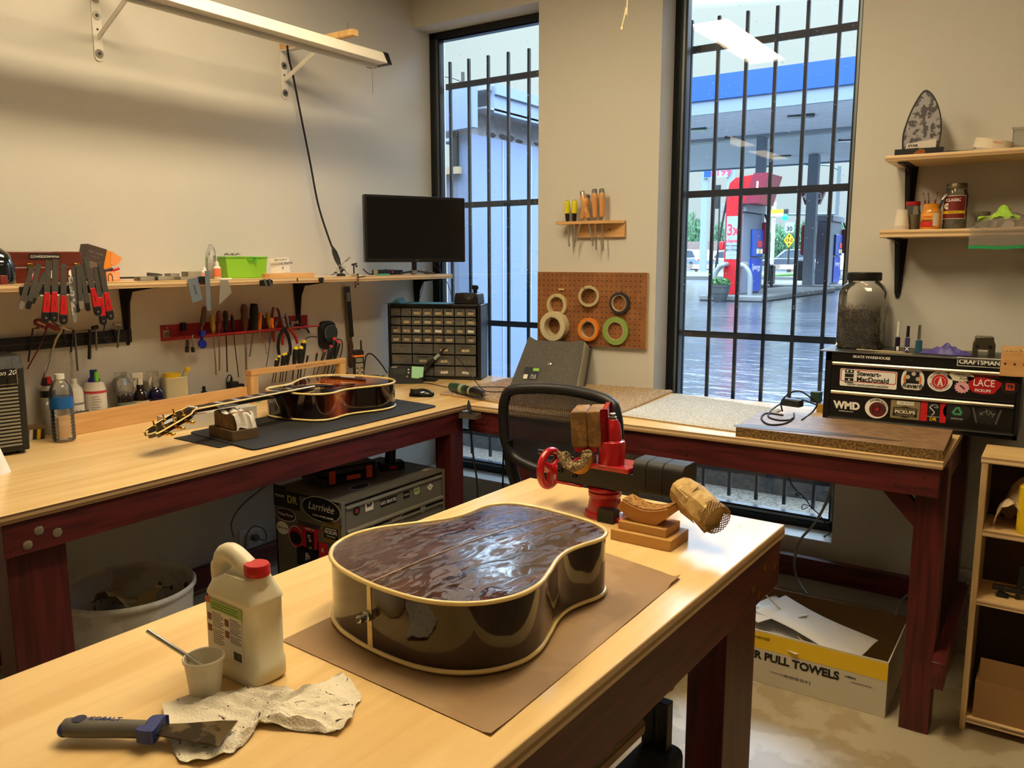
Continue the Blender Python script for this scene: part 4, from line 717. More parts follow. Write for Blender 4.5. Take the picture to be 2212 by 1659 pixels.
def body(t, D, z0, sidem, upm, dnm, upname, dnname, dome):
    o = bodyout(); n = len(o); m = MB(); N = len(o)
    m.add([(x, y, z0+.004) for x, y in o]+[(x, y, z0+D-.004) for x, y in o], [(i, (i+1) % n, (i+1) % n+n, i+n) for i in range(n)]); ob('sides', m, sidem, t, ang=60)
    for nm, z, sgn, mm in ((upname, z0+D-.0035, 1, upm), (dnname, z0+.0035, -1, dnm)):
        m = MB(); ks = [1, .96, .9, .8, .65, .5, .3, .12]; vs = []
        for k in ks: vs += [(x*k*.994, .25+(y-.25)*k*.994, z+sgn*dome*(1-k*k)) for x, y in o]
        m.add(vs, [(j*n+i, j*n+(i+1) % n, (j+1)*n+(i+1) % n, (j+1)*n+i) for j in range(len(ks)-1) for i in range(n)]+[tuple((len(ks)-1)*n+i for i in range(n))]); ob(nm, m, mm, t, ang=60)
    for z in (z0+.0035, z0+D-.0035):
        m = MB(); m.tube([(x*1.003, .25+(y-.25)*1.003, z) for x, y in o], .0042, 8, closed=True); ob('binding', m, ivory, t, ang=80)
gm_ = mat('rosewood back', (40, 20, 15), .2, kind='veneer', col2=(82, 47, 33), coat=.35, sc=1.0)
nn = gm_.node_tree.nodes; ll = gm_.node_tree.links; bs = nn['Principled BSDF']
n2 = nn.new('ShaderNodeTexNoise'); n2.inputs['Scale'].default_value = 15; n2.inputs['Detail'].default_value = 6; n2.inputs['Distortion'].default_value = 1.6
mp2 = nn.new('ShaderNodeMapping'); c2 = nn.new('ShaderNodeTexCoord'); ll.new(c2.outputs['Object'], mp2.inputs[0]); mp2.inputs['Scale'].default_value = (2.6, 1.1, 1); mp2.inputs['Rotation'].default_value = (0, 0, .5); ll.new(mp2.outputs[0], n2.inputs['Vector'])
r2 = nn.new('ShaderNodeMapRange'); r2.inputs[1].default_value = .42; r2.inputs[2].default_value = .6; r2.inputs[3].default_value = .06; r2.inputs[4].default_value = .5; ll.new(n2.outputs['Fac'], r2.inputs[0]); ll.new(r2.outputs[0], bs.inputs['Roughness'])
ll.new(r2.outputs[0], bs.inputs['Coat Roughness'])
b3 = nn.new('ShaderNodeBump'); b3.inputs['Strength'].default_value = .35; b3.inputs['Distance'].default_value = .004; ll.new(n2.outputs['Fac'], b3.inputs['Height']); ll.new(b3.outputs[0], bs.inputs['Normal'])
sidem = mat('rosewood sides', (30, 14, 9), .06, kind='grain', col2=(46, 24, 15), coat=.55, spec=.25)
GT = Vector((2.1355, -2.622, TZ)); GA = R(81.5-90)
t = thing('guitar', 'guitar body without neck lying back-up on brown paper on the centre table', 'guitar', (GT.x, GT.y, TZ+.004), GA)
body(t, .122, .003, sidem, gm_, mat('spruce top', (190, 140, 80), .3), 'back', 'top', .010)
ob('centre_strip', MB().grid(lambda a, b: (-.0022+.0044*a, .004+.5*b, .003+.122-.0027+.010*(1-((b*.5-.246)/.25)**2)), 1, 24), mat('centre inlay', (150, 122, 92), .35, kind='chip', col2=(120, 92, 66)), t)
ob('end_strip', MB().prism([(-.0045, 0), (.0045, 0), (.0065, -.115), (-.0065, -.115)], -.0022, .001, 'y'), ivory, t, loc=(.0, .0008, .122))
m = MB(); m.M = Matrix.Translation((-.002, -.003, .064)) @ Matrix.Rotation(R(90), 4, 'X'); m.lathe([(.009, -.002), (.009, .004), (.0062, .0055), (.0055, .011), (.0075, .013), (.0075, .019), (.005, .021)], 22); ob('strap_jack', m, stl, t)
m = MB(); m.M = Matrix.Translation((-.002, -.0245, .064)) @ Matrix.Rotation(R(90), 4, 'X'); m.lathe([(.0038, -.002), (.0038, .0005)], 14); ob('jack_hole', m, blk, t)
gt = Vector((.535, -.965, 0)); gn = Vector((.661, -1.925, 0)); d = gn-gt; ga = math.atan2(d.y, d.x)-R(90); GB = BZ+.006
t = thing('acoustic_guitar', 'sunburst acoustic guitar lying face up on black mats, neck on a wooden rest', 'guitar', (gt.x, gt.y, GB), ga)
sb = burst('sunburst sides', [(190, 92, 24), (120, 44, 14), (28, 8, 7), (14, 5, 6)], 0, .395, 10, .12, [0, .28, .62, 1])
tp = burst('sunburst top', [(208, 112, 34), (180, 82, 26), (84, 26, 16), (18, 7, 8)], 0, .17, .215, .27, [0, .4, .7, .95])
D = .108
body(t, D, .003, sb, tp, mat('dark back', (26, 10, 8), .1, coat=1), 'top', 'back', .003)
zt = .003+D-.0015
ob('soundhole', MB().lathe([(.001, 0), (.05, 0), (.05, .0006)], 36, 0, .335, zt+.0008), blk, t)
for r_ in (.054, .062): o = ob('rosette', MB().ring(r_+.0022, r_, .0008, 48, (0, .335, zt+.001)), ivory, t)
m = MB(); m.prism(sm2([(.03, .365), (.06, .36), (.075, .3), (.105, .25), (.1, .22), (.07, .235), (.048, .28)], 5), zt+.001, zt+.0025); m.v = [Vector((-v.x, v.y, v.z)) for v in m.v]; ob('pickguard', m, mat('pickguard', (20, 8, 8), .05, coat=1), t)
m = MB(); m.prism(sm2([(-.095, .145), (-.07, .155), (-.04, .148), (0, .152), (.04, .148), (.07, .155), (.095, .145), (.085, .125), (.05, .118), (0, .112), (-.05, .118), (-.085, .125)], 4), zt+.001, zt+.011); ob('bridge', m, mat('dark rosewood', (52, 20, 14), .25, coat=.4), t, bev=.002)
ob('saddle', MB().cb(0, .14, zt+.0135, .07, .003, .006), wht, t)
for i in range(6): ob('bridge_pin', MB().ball((i-2.5)*.0105, .127, zt+.0125, .0028, n=8), wht, t)
fb = mat('rosewood fingerboard', (58, 38, 30), .4); NL = .968
zf = zt+.006; zn = zf+.004
def nz(y): return zf+(zn-zf)*(y-.40)/(NL-.40)
def nw(y): return .0275-(.0275-.0215)*(y-.40)/(NL-.40)
m = MB(); n_ = 12; vs = []
for i in range(n_+1):
    y = .385+(NL-.385)*i/n_
    vs += [(-nw(y), y, nz(y)), (nw(y), y, nz(y)), (nw(y), y, nz(y)+.006), (-nw(y), y, nz(y)+.006)]
m.add(vs, [(i*4+j, i*4+(j+1) % 4, (i+1)*4+(j+1) % 4, (i+1)*4+j) for i in range(n_) for j in range(4)]+[(3, 2, 1, 0), tuple(n_*4+j for j in range(4))]); fbo = ob('fingerboard', m, fb, t, ang=30)
for s_ in (-1, 1): ob('fingerboard_binding', MB().tube([(s_*nw(y), y, nz(y)+.003) for y in (.385, .6, .8, NL)], .0034, 6), ivory, t)
for i in range(1, 20):
    y = .14+(NL-.14)*2**(-i/12.)
    if y > .39: ob('fret', MB().box(-nw(y), y-.0008, nz(y)+.006, nw(y), y+.0008, nz(y)+.0075), stl, t)
for i in (3, 5, 7, 9, 12, 15):
    y0, y1 = .14+(NL-.14)*2**(-i/12.), .14+(NL-.14)*2**(-(i-1)/12.)
    ob('inlay', MB().box(-.014, y0+(y1-y0)*.25, nz(y0)+.006, .014, y0+(y1-y0)*.75, nz(y0)+.0067), mat('pearl', (200, 205, 215), .15, .2), t)
m = MB(); vs = []; n_ = 14
for i in range(n_+1):
    y = .50+(NL-.50)*i/n_; h_ = .020-.006*i/n_ if i else .02
    vs += [(nw(y)*math.cos(a_)*.98, y, nz(y)-h_*math.sin(a_)) for a_ in [PI*k/8 for k in range(9)]]
m.add(vs, [(i*9+k, i*9+k+1, (i+1)*9+k+1, (i+1)*9+k) for i in range(n_) for k in range(8)]+[tuple(range(9)), tuple(n_*9+k for k in range(9))]); nkm = mat('dark neck', (34, 12, 9), .1, coat=1); ob('neck', m, nkm, t)
ob('heel', MB().prism([(.502, .010), (.502, nz(.5)), (.60, nz(.6)), (.565, nz(.5)-.022), (.54, .05), (.53, .010)], -.022, .022, 'x'), nkm, t, bev=.008, seg=3)
ob('nut', MB().box(-.022, NL, nz(NL), .022, NL+.006, nz(NL)+.010), wht, t, bev=.001)
hm = Matrix.Translation((0, NL+.006, nz(NL)+.006)) @ Matrix.Rotation(R(-17), 4, 'X')
hp = sm2([(-.022, 0), (-.026, .02), (-.036, .036), (-.037, .06), (-.034, .15), (-.030, .178), (-.018, .17), (-.012, .180), (0, .188), (.012, .180), (.018, .17), (.030, .178), (.034, .15), (.037, .06), (.036, .036), (.026, .02), (.022, 0)], 3, False)
def hs(nm, m_, mm, parent=t, **k): o = ob(nm, m_, mm, parent, **k); o.matrix_local = hm; return o
hs('headstock', MB().prism(hp, -.016, -.0012), nkm); hs('headplate', MB().prism(hp, -.001, .0), mat('black lacquer', (12, 9, 9), .06, coat=1))
hs('headstock_binding', MB().tube([(x, y, -.0012) for x, y in hp], .0026, 6), ivory)
hs('truss_cover', MB().prism(sm2([(-.006, .006), (.006, .006), (.008, .03), (0, .052), (-.008, .03)], 4), .0, .0015), blk)
hs('emblem', MB().prism(sm2([(0, .07), (.012, .095), (0, .13), (-.012, .095)], 3), .0002, .0008), mat('pearl', (200, 205, 215)))
for s_ in (-1, 1):
    for i in range(3):
        y = .055+.042*i; m = MB(); m.lathe([(.006, 0), (.0065, .002), (.003, .004), (.0028, .014), (.0036, .018), (.003, .02)], 14, s_*.022, y, 0)
        p_ = hs('tuner_post', m, gold); hs('tuner_housing', MB().cb(s_*.024, y, -.021, .018, .015, .010), gold, bev=.002)
        m = MB(); m.cyl((s_*.03, y, -.021), (s_*.046, y, -.021), .0028); m.ball(s_*.052, y, -.021, .007, .0095, .0065, 12); hs('tuner_button', m, gold)
m = MB(); m.ball(0, -.008, .06, .006, .008, .006); ob('strap_button', m, blk, t)
def slabpoly(name, lab, cat, pts, z, th, mm, rad=.03, group=None, bev=.001, xf=None):
    P = [Vector((p.x, p.y, 0)) for p in pts]; o = P[0].copy(); poly = []
    n = len(P)
    for i in range(n):
        a, b, c_ = P[i-1], P[i], P[(i+1) % n]; u = (a-b).normalized(); v = (c_-b).normalized()
        for k in range(6): s_ = k/5; q = b+u*rad*(1-s_)**2+v*rad*s_**2; poly.append((q.x-o.x, q.y-o.y))
    return solo(name, MB().prism(poly, 0, th), mm, lab, cat, (o.x, o.y, z), 0, group, bev)
rub = mat('black rubber mat', (24, 24, 25), .7, bump=.15)
slabpoly('work_mat', 'thin black mat partly under the larger mat near the guitar headstock', 'mat', [Vector((.50, -1.90, 0)), Vector((.76, -1.905, 0)), Vector((.76, -1.5, 0)), Vector((.50, -1.5, 0))], BZ, .003, rub, .004, 'black mats on the left bench')
slabpoly('work_mat', 'large black mat with rounded corners under the sunburst guitar', 'mat', [PZ(372, 941, BZ)+Vector((.02, .05, 0)), PZ(548, 975, BZ), PZ(946, 879, BZ), PZ(800, 856, BZ)], BZ+.003, .003, rub, .03, 'black mats on the left bench')
a = PZ(446, 945, BZ); b = PZ(498, 957, BZ); rn = PZ(505, 958, BZ); re = PZ(560, 948, BZ); ra = math.atan2(re.y-rn.y, re.x-rn.x)
wo = mat('old dark wood', (104, 76, 36), .6, kind='grain', col2=(70, 50, 26), bump=.2)
bl_ = (re-rn).length
t = thing('neck_rest', 'two stacked old wooden blocks supporting the guitar neck', 'block', (rn.x, rn.y, BZ+.006), ra)
ob('lower_block', MB().box(-.004, 0, 0, bl_*1.0, .16, .036), wo, t, bev=.002)
cork = mat('dark cork', (112, 78, 36), .7, kind='spots', col2=(86, 58, 28), sc=6, bump=.2)
m = MB(); m.prism([(0.012, .0365), (.14, .0365), (.14, .088), (.12, .096), (.10, .088), (.075, .084), (.05, .088), (.03, .096), (.012, .088)], .008, bl_*.8, 'x'); ob('upper_block', m, cork, t, bev=.002)
m = MB(); rnd.seed(9)
def ragf(a_, b_):
    x = .012+(bl_*.8)*a_; s_ = b_*.20
    if s_ < .062: y, z = .008-.004+.0, .025+s_+.02*math.sin(a_*5)*(1-b_)
    else: y, z = .008+(s_-.062)*.75, .092-.006*math.sin((s_-.062)*24)
    return (x+.004*math.sin(b_*14), y-.003*math.sin(a_*17+b_*5), z+.003*math.sin(a_*13))
m.grid(ragf, 16, 20); solo('rag', m, mat('white cloth', (220, 214, 202), .9, bump=.3), 'crumpled white paper rag draped over the guitar neck rest', 'rag', (rn.x, rn.y, BZ+.006), ra, solid=.0012, ang=40)
a = PZ(345, 925, BZ); b = PZ(455, 905, BZ); L_ = (b-a).length; p0 = PZ(452, 908, BZ+.0);
t = thing('white_carton', 'flat white cardboard carton with black print behind the guitar headstock', 'box', (.40, -1.85, BZ), R(83))
cw_ = .36; ob('carton', MB().box(0, 0, 0, cw_, .09, .052), mat('white card', (188, 182, 170), .55), t, bev=.001)
txt('CE', .016, blk, t, (.20, -.0006, .016), FR, bold=.01); txt('GUITAR MULTI TOOL', .007, blk, t, (.21, -.0006, .036)); txt('Made in China', .007, blk, t, (.21, -.0006, .028))
for i in range(9): ob('barcode_bar', MB().box(.28+i*.0035, -.0006, .016, .2815+i*.0035, 0, .038), blk, t)
ob('lid_panel', MB().prism([(.0, .052), (.15, .0523), (.10, .0527), (-.02, .0527)], -.0, .02, 'y'), mat('brown inner card', (110, 70, 40), .6), t)
p = PZ(553, 858, BZ); solo('green_clip', MB().box(-.006, -.006, 0, .006, .006, .012), mat('green clip', (70, 170, 130), .4), 'tiny green clip on the stand by the guitar shoulder', 'clip', (.13+.02, PX(556, 840, .15).y, BZ), 0)
# ---------------------------------------------------------------- parts cabinet in the corner
ca = PZ(845, 817, BZ); cb_ = PZ(1040, 822, BZ); cang = math.atan2(cb_.y-ca.y, cb_.x-ca.x); cw = .50; chh = .392
mid = (ca+cb_)/2
t = thing('parts_cabinet', 'black parts cabinet with many small clear drawers in the corner', 'cabinet', (mid.x-.008, mid.y, BZ), cang)
fr = .016; gx0, gx1 = -cw/2+fr, cw/2-fr-.008; zt_ = chh-.018
m = MB(); m.box(-cw/2, .004, 0, cw/2, .16, .012); m.box(-cw/2, .004, chh-.014, cw/2, .16, chh); m.box(-cw/2, .0, .0, -cw/2+.014, .16, chh); m.box(cw/2-.02, 0, 0, cw/2, .16, chh); m.box(-cw/2, .15, 0, cw/2, .16, chh); ob('shell', m, bkpl, t, bev=.003)
rows = [(8, .041)]*4+[(4, .0515)]*3; tot = sum(h for _, h in rows); sc_ = (zt_-.016)/tot
drm = mat('smoky drawer plastic', (140, 137, 128), .15, alpha=.42); lbm = mat('cream label', (222, 202, 150), .6); fm = MB(); z = zt_
rnd.seed(11); cont = [mat('hardware a', (120, 110, 90), .4, .6), mat('hardware b', (190, 170, 120), .5), mat('hardware c', (90, 96, 100), .4, .5), mat('hardware d', (80, 60, 90), .5), mat('hardware e', (60, 95, 60), .5)]
labs = ['NUTS', '6-32', 'TUBES', 'POTS', 'CAPS', 'SCREWS', 'PINS', 'WIRE', 'KNOBS', 'BULBS', 'JACKS', 'SADDLE', 'BRIDGE', 'TIPS', 'TUNER']
ri = 0
for (n_, h0) in rows:
    h_ = h0*sc_; w_ = (gx1-gx0)/n_
    fm.box(gx0, .003, z-.002, gx1, .15, z+.0015)
    for i in range(n_):
        x0 = gx0+i*w_
        if i: fm.box(x0-.0015, .003, z-h_, x0+.0015, .15, z)
        d_ = ob('drawer', MB().box(x0+.003, -.003, z-h_+.003, x0+w_-.003, .0, z-.005).box(x0+.003, 0, z-h_+.003, x0+w_-.003, .12, z-h_+.0045).box(x0+w_*.2, -.009, z-.012, x0+w_*.8, -.003, z-.009), drm, t)
        cm = rnd.choice(cont); m = MB()
        for k in range(4+n_//4): m.cb(rnd.uniform(x0+.012, x0+w_-.012), rnd.uniform(.006, .03), z-h_+.01+rnd.uniform(0, h_*.25), rnd.uniform(.006, .016), .012, rnd.uniform(.004, h_*.35), rnd.uniform(0, 3))
        o = ob('contents', m, cm, d_); o['kind'] = 'stuff'
        if not ((n_ == 8 and (ri, i) in ((0, 0), (0, 1), (1, 0), (1, 6), (3, 6))) or (n_ == 4 and (ri, i) not in ((4, 2), (4, 3), (5, 1), (5, 2), (6, 2), (6, 3)))):
            lw = (.034 if n_ == 8 else .042)*rnd.uniform(.8, 1); lz = z-h_*.62; tl_ = rnd.uniform(-.08, .08)
            o = seal([(-lw/2, -.006), (lw/2, -.006), (lw/2, .006), (-lw/2, .006)], lbm if rnd.random() < .8 else wht, d_, (x0+w_*.5, -.0034, lz), mrot(FR, tl_), name='label')
            txt(rnd.choice(labs), .0085, blk, d_, (x0+w_*.5, -.0041, lz), mrot(FR, tl_), name='label_print')
    z -= h_; ri += 1
fm.box(gx0, .003, .012, gx1, .15, z+.002); ob('divider_frame', fm, bkmt, t)
ct = chh+BZ
M3 = Matrix.Rotation(cang, 3, 'Z'); T0 = Vector((mid.x-.008, mid.y, 0))
def cpos(x, y, z=0): q = M3 @ Vector((x, y, 0)); return (T0.x+q.x, T0.y+q.y, z)
m = MB(); m.prism([(-.27, .02), (.09, -.02), (.10, .13), (-.2, .15)], 0, .003); m.prism([(-.23, .003), (-.2, .028), (-.18, .003)], .0, .12, 'y')
solo('blue_folder', m, mat('dusty blue plastic', (62, 118, 142), .5), 'blue plastic sheet lying on top of the parts cabinet', 'folder', cpos(0, 0, ct+.001), cang)
t = thing('foot_switch', 'black boxy foot pedal with knob on top of the parts cabinet', 'pedal', cpos(.175, .06, ct), cang-R(10))
m = MB(); m.prism([(-.065, 0), (.065, 0), (.068, .01), (.062, .058), (-.06, .058), (-.068, .01)], -.045, .05, 'y'); ob('body', m, bkpl, t, bev=.006, seg=3)
ob('face', MB().prism([(-.012, .055), (.055, .055), (.04, .03), (.018, .018), (.0, .03)], -.047, -.044, 'y'), mat('grey inset', (55, 56, 57), .4), t); ob('screw', MB().cyl((.02, -.049, .034), (.02, -.046, .034), .005), stl, t)
ob('stem', MB().cyl((.035, 0, .055), (.035, 0, .085), .011), bkpl, t); ob('knob', MB().lathe([(.014, 0), (.018, .003), (.018, .018), (.014, .022)], 20, .035, 0, .076), bkpl, t)
ob('foot', MB().box(-.05, -.04, -.0005, .05, .04, .004), bkmt, t)
# ---------------------------------------------------------------- soldering station, iron, driver, mouse
p = PZ(868, 830, BZ); t = thing('solder_station', 'black soldering station with display and mint green note on its front', 'soldering station', (p.x-.01, p.y+.03, BZ), R(38))
m = MB(); m.prism([(-.02, 0), (.11, 0), (.11, .07), (.02, .085), (-.005, .02)], -.08, .095, 'x'); ob('body', m, bkmt, t, bev=.006, seg=3)
def onf(x, s_, up=.0006): # point on the slanted front: s from bottom to top
    a_, b_ = Vector((-.005, .02)), Vector((.02, .085)); q = a_+(b_-a_)*s_; nn_ = Vector((-(b_-a_).y, (b_-a_).x)).normalized(); q += nn_*up; return (x, q.x, q.y)
sl_ = math.atan2(.065, .025); FS = Matrix.Rotation(sl_, 3, 'X')
o = seal(rrect(-.03, -.014, .03, .014, .004), mat('lcd dark', (55, 62, 58), .15), t, onf(-.025, .62), FS, .001, 'display')
for z_, s_ in ((.75, '\u25B2'), (.5, '\u25BC')): seal([(-.005, -.004), (.005, -.004), (0, .005)] if z_ > .6 else [(-.005, .004), (.005, .004), (0, -.005)], wht, t, onf(.022, z_), FS, .001, 'arrow_button')
seal(ell(.005, .005), greyp, t, onf(.015, .22), FS, .002, 'button'); txt('HAKKO', .008, wht, t, onf(-.05, .93), FS)
seal([(-.028, -.03), (.0, -.034), (.03, -.026), (.034, .026), (-.026, .03)], mat('mint note', (150, 205, 165), .6), t, onf(.065, .55, .002), FS, .001, 'note')
p = PZ(920, 818, BZ)+Vector((.02, -.045, 0)); t = thing('iron_holder', 'soldering iron resting in a coiled holder in front of the parts cabinet', 'soldering iron', (p.x, p.y, BZ), R(20))
ob('base', MB().prism([(-.07, -.04), (.08, -.045), (.085, .0), (-.06, .04)], 0, .014), bkpl, t, bev=.003)
ob('sponge_tray', MB().box(.01, -.035, .014, .07, .0, .018), bkmt, t, bev=.001); ob('post', MB().bar((-.045, .01, .01), (-.02, .01, .06), .02, .012), bkpl, t)
q0 = Vector((-.03, 0, .03)); q1 = Vector((.075, .03, .128)); dd = (q1-q0)
co_ = []
for i in range(90):
    a_ = i/89*2*PI*7; s_ = i/89*.42; b_ = q0+dd*s_; co_.append(b_+Vector((0, 0, 1)).cross(dd.normalized())*math.cos(a_)*.016+dd.normalized().cross(Vector((0, 0, 1)).cross(dd.normalized()))*math.sin(a_)*.016)
ob('coil', MB().tube(co_, .0016, 6), stl, t)
ob('iron_handle', MB().tube([q0+dd*k for k in (.3, .5, .62, .75, .86)], [.011, .013, .012, .0105, .0085], 14), bkpl, t); ob('iron_collar', MB().tube([q0+dd*.8, q0+dd*1.05], [.0095, .0085], 14), mat('pale green sleeve', (150, 172, 160), .4), t)
ob('iron_barrel', MB().cyl(q0+dd*.02, q0+dd*.3, .004, .006), stl, t)
ob('cord_boot', MB().tube([q0+dd*1.05, q0+dd*1.25+Vector((0, 0, .006)), q0+dd*1.4+Vector((0, 0, -.002))], [.0075, .006, .004], 10, sm=4), bkpl, t)
zz = BZ+.02
cable('soldering iron cord arching down onto the carpet and looping', [PX(985, 770, .62), PZ(1003, 790, BZ+.10), PZ(1020, 815, BZ+.05), PZ(1035, 833, BZ+.025), PZ(1050, 845, zz), PZ(1085, 846, zz), PZ(1096, 840, zz), PZ(1080, 836, zz), PZ(1040, 836, zz), PZ(1015, 836, zz)], .0022)
ms = thing('mouse', 'glossy black computer mouse on the bench near the parts cabinet', 'mouse', tuple(PZ(911, 856, BZ)), R(-62))
m = MB()
def mf(a_, b_):
    th_ = PI*a_; yy = -.055+.11*b_; w_ = .031*math.sin(PI*min(.97, .08+b_*.84))**.45; h_ = .036*math.sin(PI*(.12+.74*b_))**.7
    return (w_*math.cos(th_), yy, h_*math.sin(th_)**.8)
m.grid(mf, 16, 16); ob('shell', m, mat('mouse black', (18, 19, 21), .2, coat=.4), ms, ang=70); ob('wheel', MB().cb(0, -.036, .026, .006, .014, .012), dstl, ms, bev=.002); ob('seam', MB().box(-.0005, -.053, .012, .0005, -.02, .0335), bkmt, ms)
p = PZ(975, 842, BZ+.02); q = PZ(1052, 860, BZ+.02); dd = q-p; t = thing('rotary_tool', 'green and black rotary screwdriver lying on the brown carpet piece', 'power tool', (p.x, p.y, BZ+.036), math.atan2(dd.y, dd.x))
L_ = dd.length
for nm, a_, b_, r0, r1, mm in (('rear', 0, .14, .019, .022, 'd'), ('grip', .13, .46, .0225, .021, 'd'), ('band', .3, .38, .0235, .0235, 'c'), ('body', .46, .75, .0205, .0195, 'b'), ('collar', .74, .9, .02, .013, 'b'), ('chuck', .9, 1.0, .007, .004, 's'), ('bit', 1.0, 1.08, .002, .001, 's')):
    ob(nm, MB().tube([(L_*a_, 0, -.001), (L_*b_, 0, -.001)], [r0, r1], 18), {'d': mat('dark green plastic', (28, 66, 50), .35), 'c': mat('grey green band', (150, 155, 130), .4), 'b': bkpl, 's': stl}[mm], t, bev=.001)
ob('ring', MB().tube([(L_*.56, 0, -.001), (L_*.6, 0, -.001)], [.0212, .021], 18), mat('grey green band', (150, 155, 130)), t)
cable('thin black cord running from the rotary tool back to the solder station', [(p.x, p.y, BZ+.03), tuple(PZ(958, 835, BZ+.01)), tuple(PZ(925, 828, BZ+.004)), tuple(PZ(905, 828, BZ+.004))], .0022)
# ---------------------------------------------------------------- carpet pieces and particle board
def carpet(lab, pts, col, col2, th, seed, name='carpet_piece', nsub=70):
    P = [Vector((p.x, p.y, 0)) for p in pts]; o = P[0].copy(); rr = random.Random(seed)
    t = thing(name, lab, 'carpet', (o.x, o.y, BZ+.0005), 0, 'carpet offcuts on the bench')
    m = MB(); m.prism([(p.x-o.x, p.y-o.y) for p in P], 0, th*.45); ob('backing', m, mat('carpet backing', (176, 140, 78), .9), t)
    m = MB(); Q = [p-o for p in P]; n = nsub
    def f(a_, b_):
        u = Q[0].lerp(Q[1], a_).lerp(Q[3].lerp(Q[2], a_), b_); e = min(a_, 1-a_, b_, 1-b_) < .001
        return (u.x+(rr.uniform(-.002, .002)), u.y+rr.uniform(-.002, .002), th*.45 if e else th*(1+rr.uniform(-.22, .22)))
    m.grid(f, n, int(n*.5)); mm = mat('pile '+lab[:24], col, .95, kind='chip', col2=col2, sc=2.2, bump=.8); o_ = ob('pile', m, mm, t, ang=80); o_['kind'] = 'stuff'
carpet('brown shaggy carpet offcut under the rotary tool and folder', [PZ(950, 853, BZ), PZ(1160, 884, BZ), PZ(1248, 838, BZ), PZ(1130, 815, BZ)], (150, 122, 96), (186, 158, 132), .012, 1)
carpet('tan shaggy carpet offcut behind the office chair', [PZ(1165, 884, BZ), PZ(1336, 898, BZ), PZ(1455, 847, BZ)+Vector((0, -.01, 0)), PZ(1250, 832, BZ)+Vector((0, -.005, 0))], (160, 132, 96), (200, 174, 140), .014, 2)
carpet('light grey looped carpet offcut in front of the wide window', [PZ(1338, 899, BZ), PZ(1592, 935, BZ), PZ(1688, 888, BZ)+Vector((0, -.0, 0)), PZ(1462, 852, BZ)+Vector((0, -.01, 0))], (188, 186, 176), (216, 214, 205), .010, 3)
a, b, c3, d3 = PZ(1595, 938, BZ), PZ(2050, 993, BZ), PZ(2062, 936, BZ), PZ(1648, 896, BZ)
P = [Vector((2.125, FY+.02, 0)), Vector((2.782, FY+.02, 0)), Vector((2.768, FY+.39, 0)), Vector((2.10, FY+.37, 0))]; o0 = P[0]
cb2 = mat('particle board face', (128, 98, 68), .5, kind='spots', col2=(146, 114, 82), sc=2.5, bump=.05); cb3 = mat('particle board edge', (132, 102, 48), .8, kind='chip', col2=(84, 60, 26), sc=2.2, bump=.6)
m = MB(); m.prism([(p.x-o0.x, p.y-o0.y) for p in P], 0, .033); m.mi = [1, 0]+[1]*4; m.mi = [0, 0, 1, 1, 1, 1]
t = thing('particle_board', 'thick brown particle board panel lying on the right end of the bench', 'board', (o0.x, o0.y, BZ+.0005), 0)
ob('panel', m, [cb2, cb3], t, bev=.001); m = MB(); m.prism(sm2([(0, .005), (.2, .03), (.4, .055), (.53, .075), (.4, .09), (.2, .085), (.02, .07)], 5), .0331, .0342); ob('tape_strip', m, mat('dark stained film', (72, 54, 44), .5), t)
A_ = PZ(1102, 832, BZ+.012); B_ = PZ(1243, 842, BZ+.012); fa = math.atan2(B_.y-A_.y, B_.x-A_.x); fw = (B_-A_).length
t = thing('accordion_folder', 'dark grey textured accordion folder leaning by the pier', 'folder', (A_.x, A_.y, BZ+.013), fa)
fg = mat('grey textured plastic', (84, 80, 72), .5, kind='chip', col2=(66, 63, 57), sc=3, bump=.3); le = R(34)
H_ = .255; cy_ = lambda s_: s_*math.sin(le); cz = lambda s_: s_*math.cos(le)
def fl(off, Hh, w0, w1): # cover panel at depth offset
    m = MB(); m.M = Matrix.Translation((0, off, 0)) @ Matrix.Rotation(-le, 4, 'X')
    m.prism([(w0, 0), (w1, 0), (w1-.012, Hh), (w1-.02, Hh+.012), (w1-.06, Hh-.0), (w0+.075, Hh-.0), (w0+.04, Hh+.018), (w0+.03, Hh+.012)], 0, .003, 'y'); return m
ob('front_cover', fl(0, H_, 0, fw), fg, t, bev=.001)
ob('back_cover', fl(.11, H_*.82, .01, fw+.01), fg, t)
pf = mat('translucent pockets', (190, 180, 160), .2, alpha=.55)
for i in range(9): o = ob('pocket', fl(.008+.011*i, H_*(.97-.02*i), .004, fw+.004+.002*(i % 2)), pf, t)
M_ = Matrix.Rotation(-le, 3, 'X'); fp = lambda x, s_, u=.0012: tuple(M_ @ Vector((x, -u, s_)))
m = MB(); m.M = Matrix.Translation(fp(fw*.53, H_*.5)) @ (M_ @ FR).to_4x4(); m.lathe([(.01, -.001), (.0105, .002), (.005, .004)], 20); ob('snap', m, chrome, t)
o = seal(rrect(-.04, -.034, .04, .034, .003), mat('navy label', (22, 24, 34), .4), t, fp(.095, H_*.27), M_ @ FR)
for s_, k, y_, mm in (('FILE', .017, -.012, wht), ('FOLDER', .009, -.024, wht)): txt(s_, k, mm, o, (.016, y_, .0006), mrot(UPM, R(0)))
o2 = seal(rrect(.006, .014, .038, .03, .002), mat('lime print', (140, 200, 70), .5), o, (0, 0, .0005), UPM); o2.name = 'label_patch'
seal(rrect(-.036, -.03, -.014, -.006, .001), wht, o, (0, 0, .0005), UPM).name = 'barcode_patch'
a = PZ(1715, 893, BZ+.0); t = thing('power_brick', 'black power brick with cables beside the toolbox', 'adapter', (a.x, a.y-.03, BZ+.034), R(-12)); ob('body', MB().box(-.04, -.02, 0, .04, .02, .03), bkpl, t, bev=.006)
for i in range(4): ob('vent', MB().box(-.02+i*.012, -.0206, .006, -.015+i*.012, -.02, .018), dstl, t)
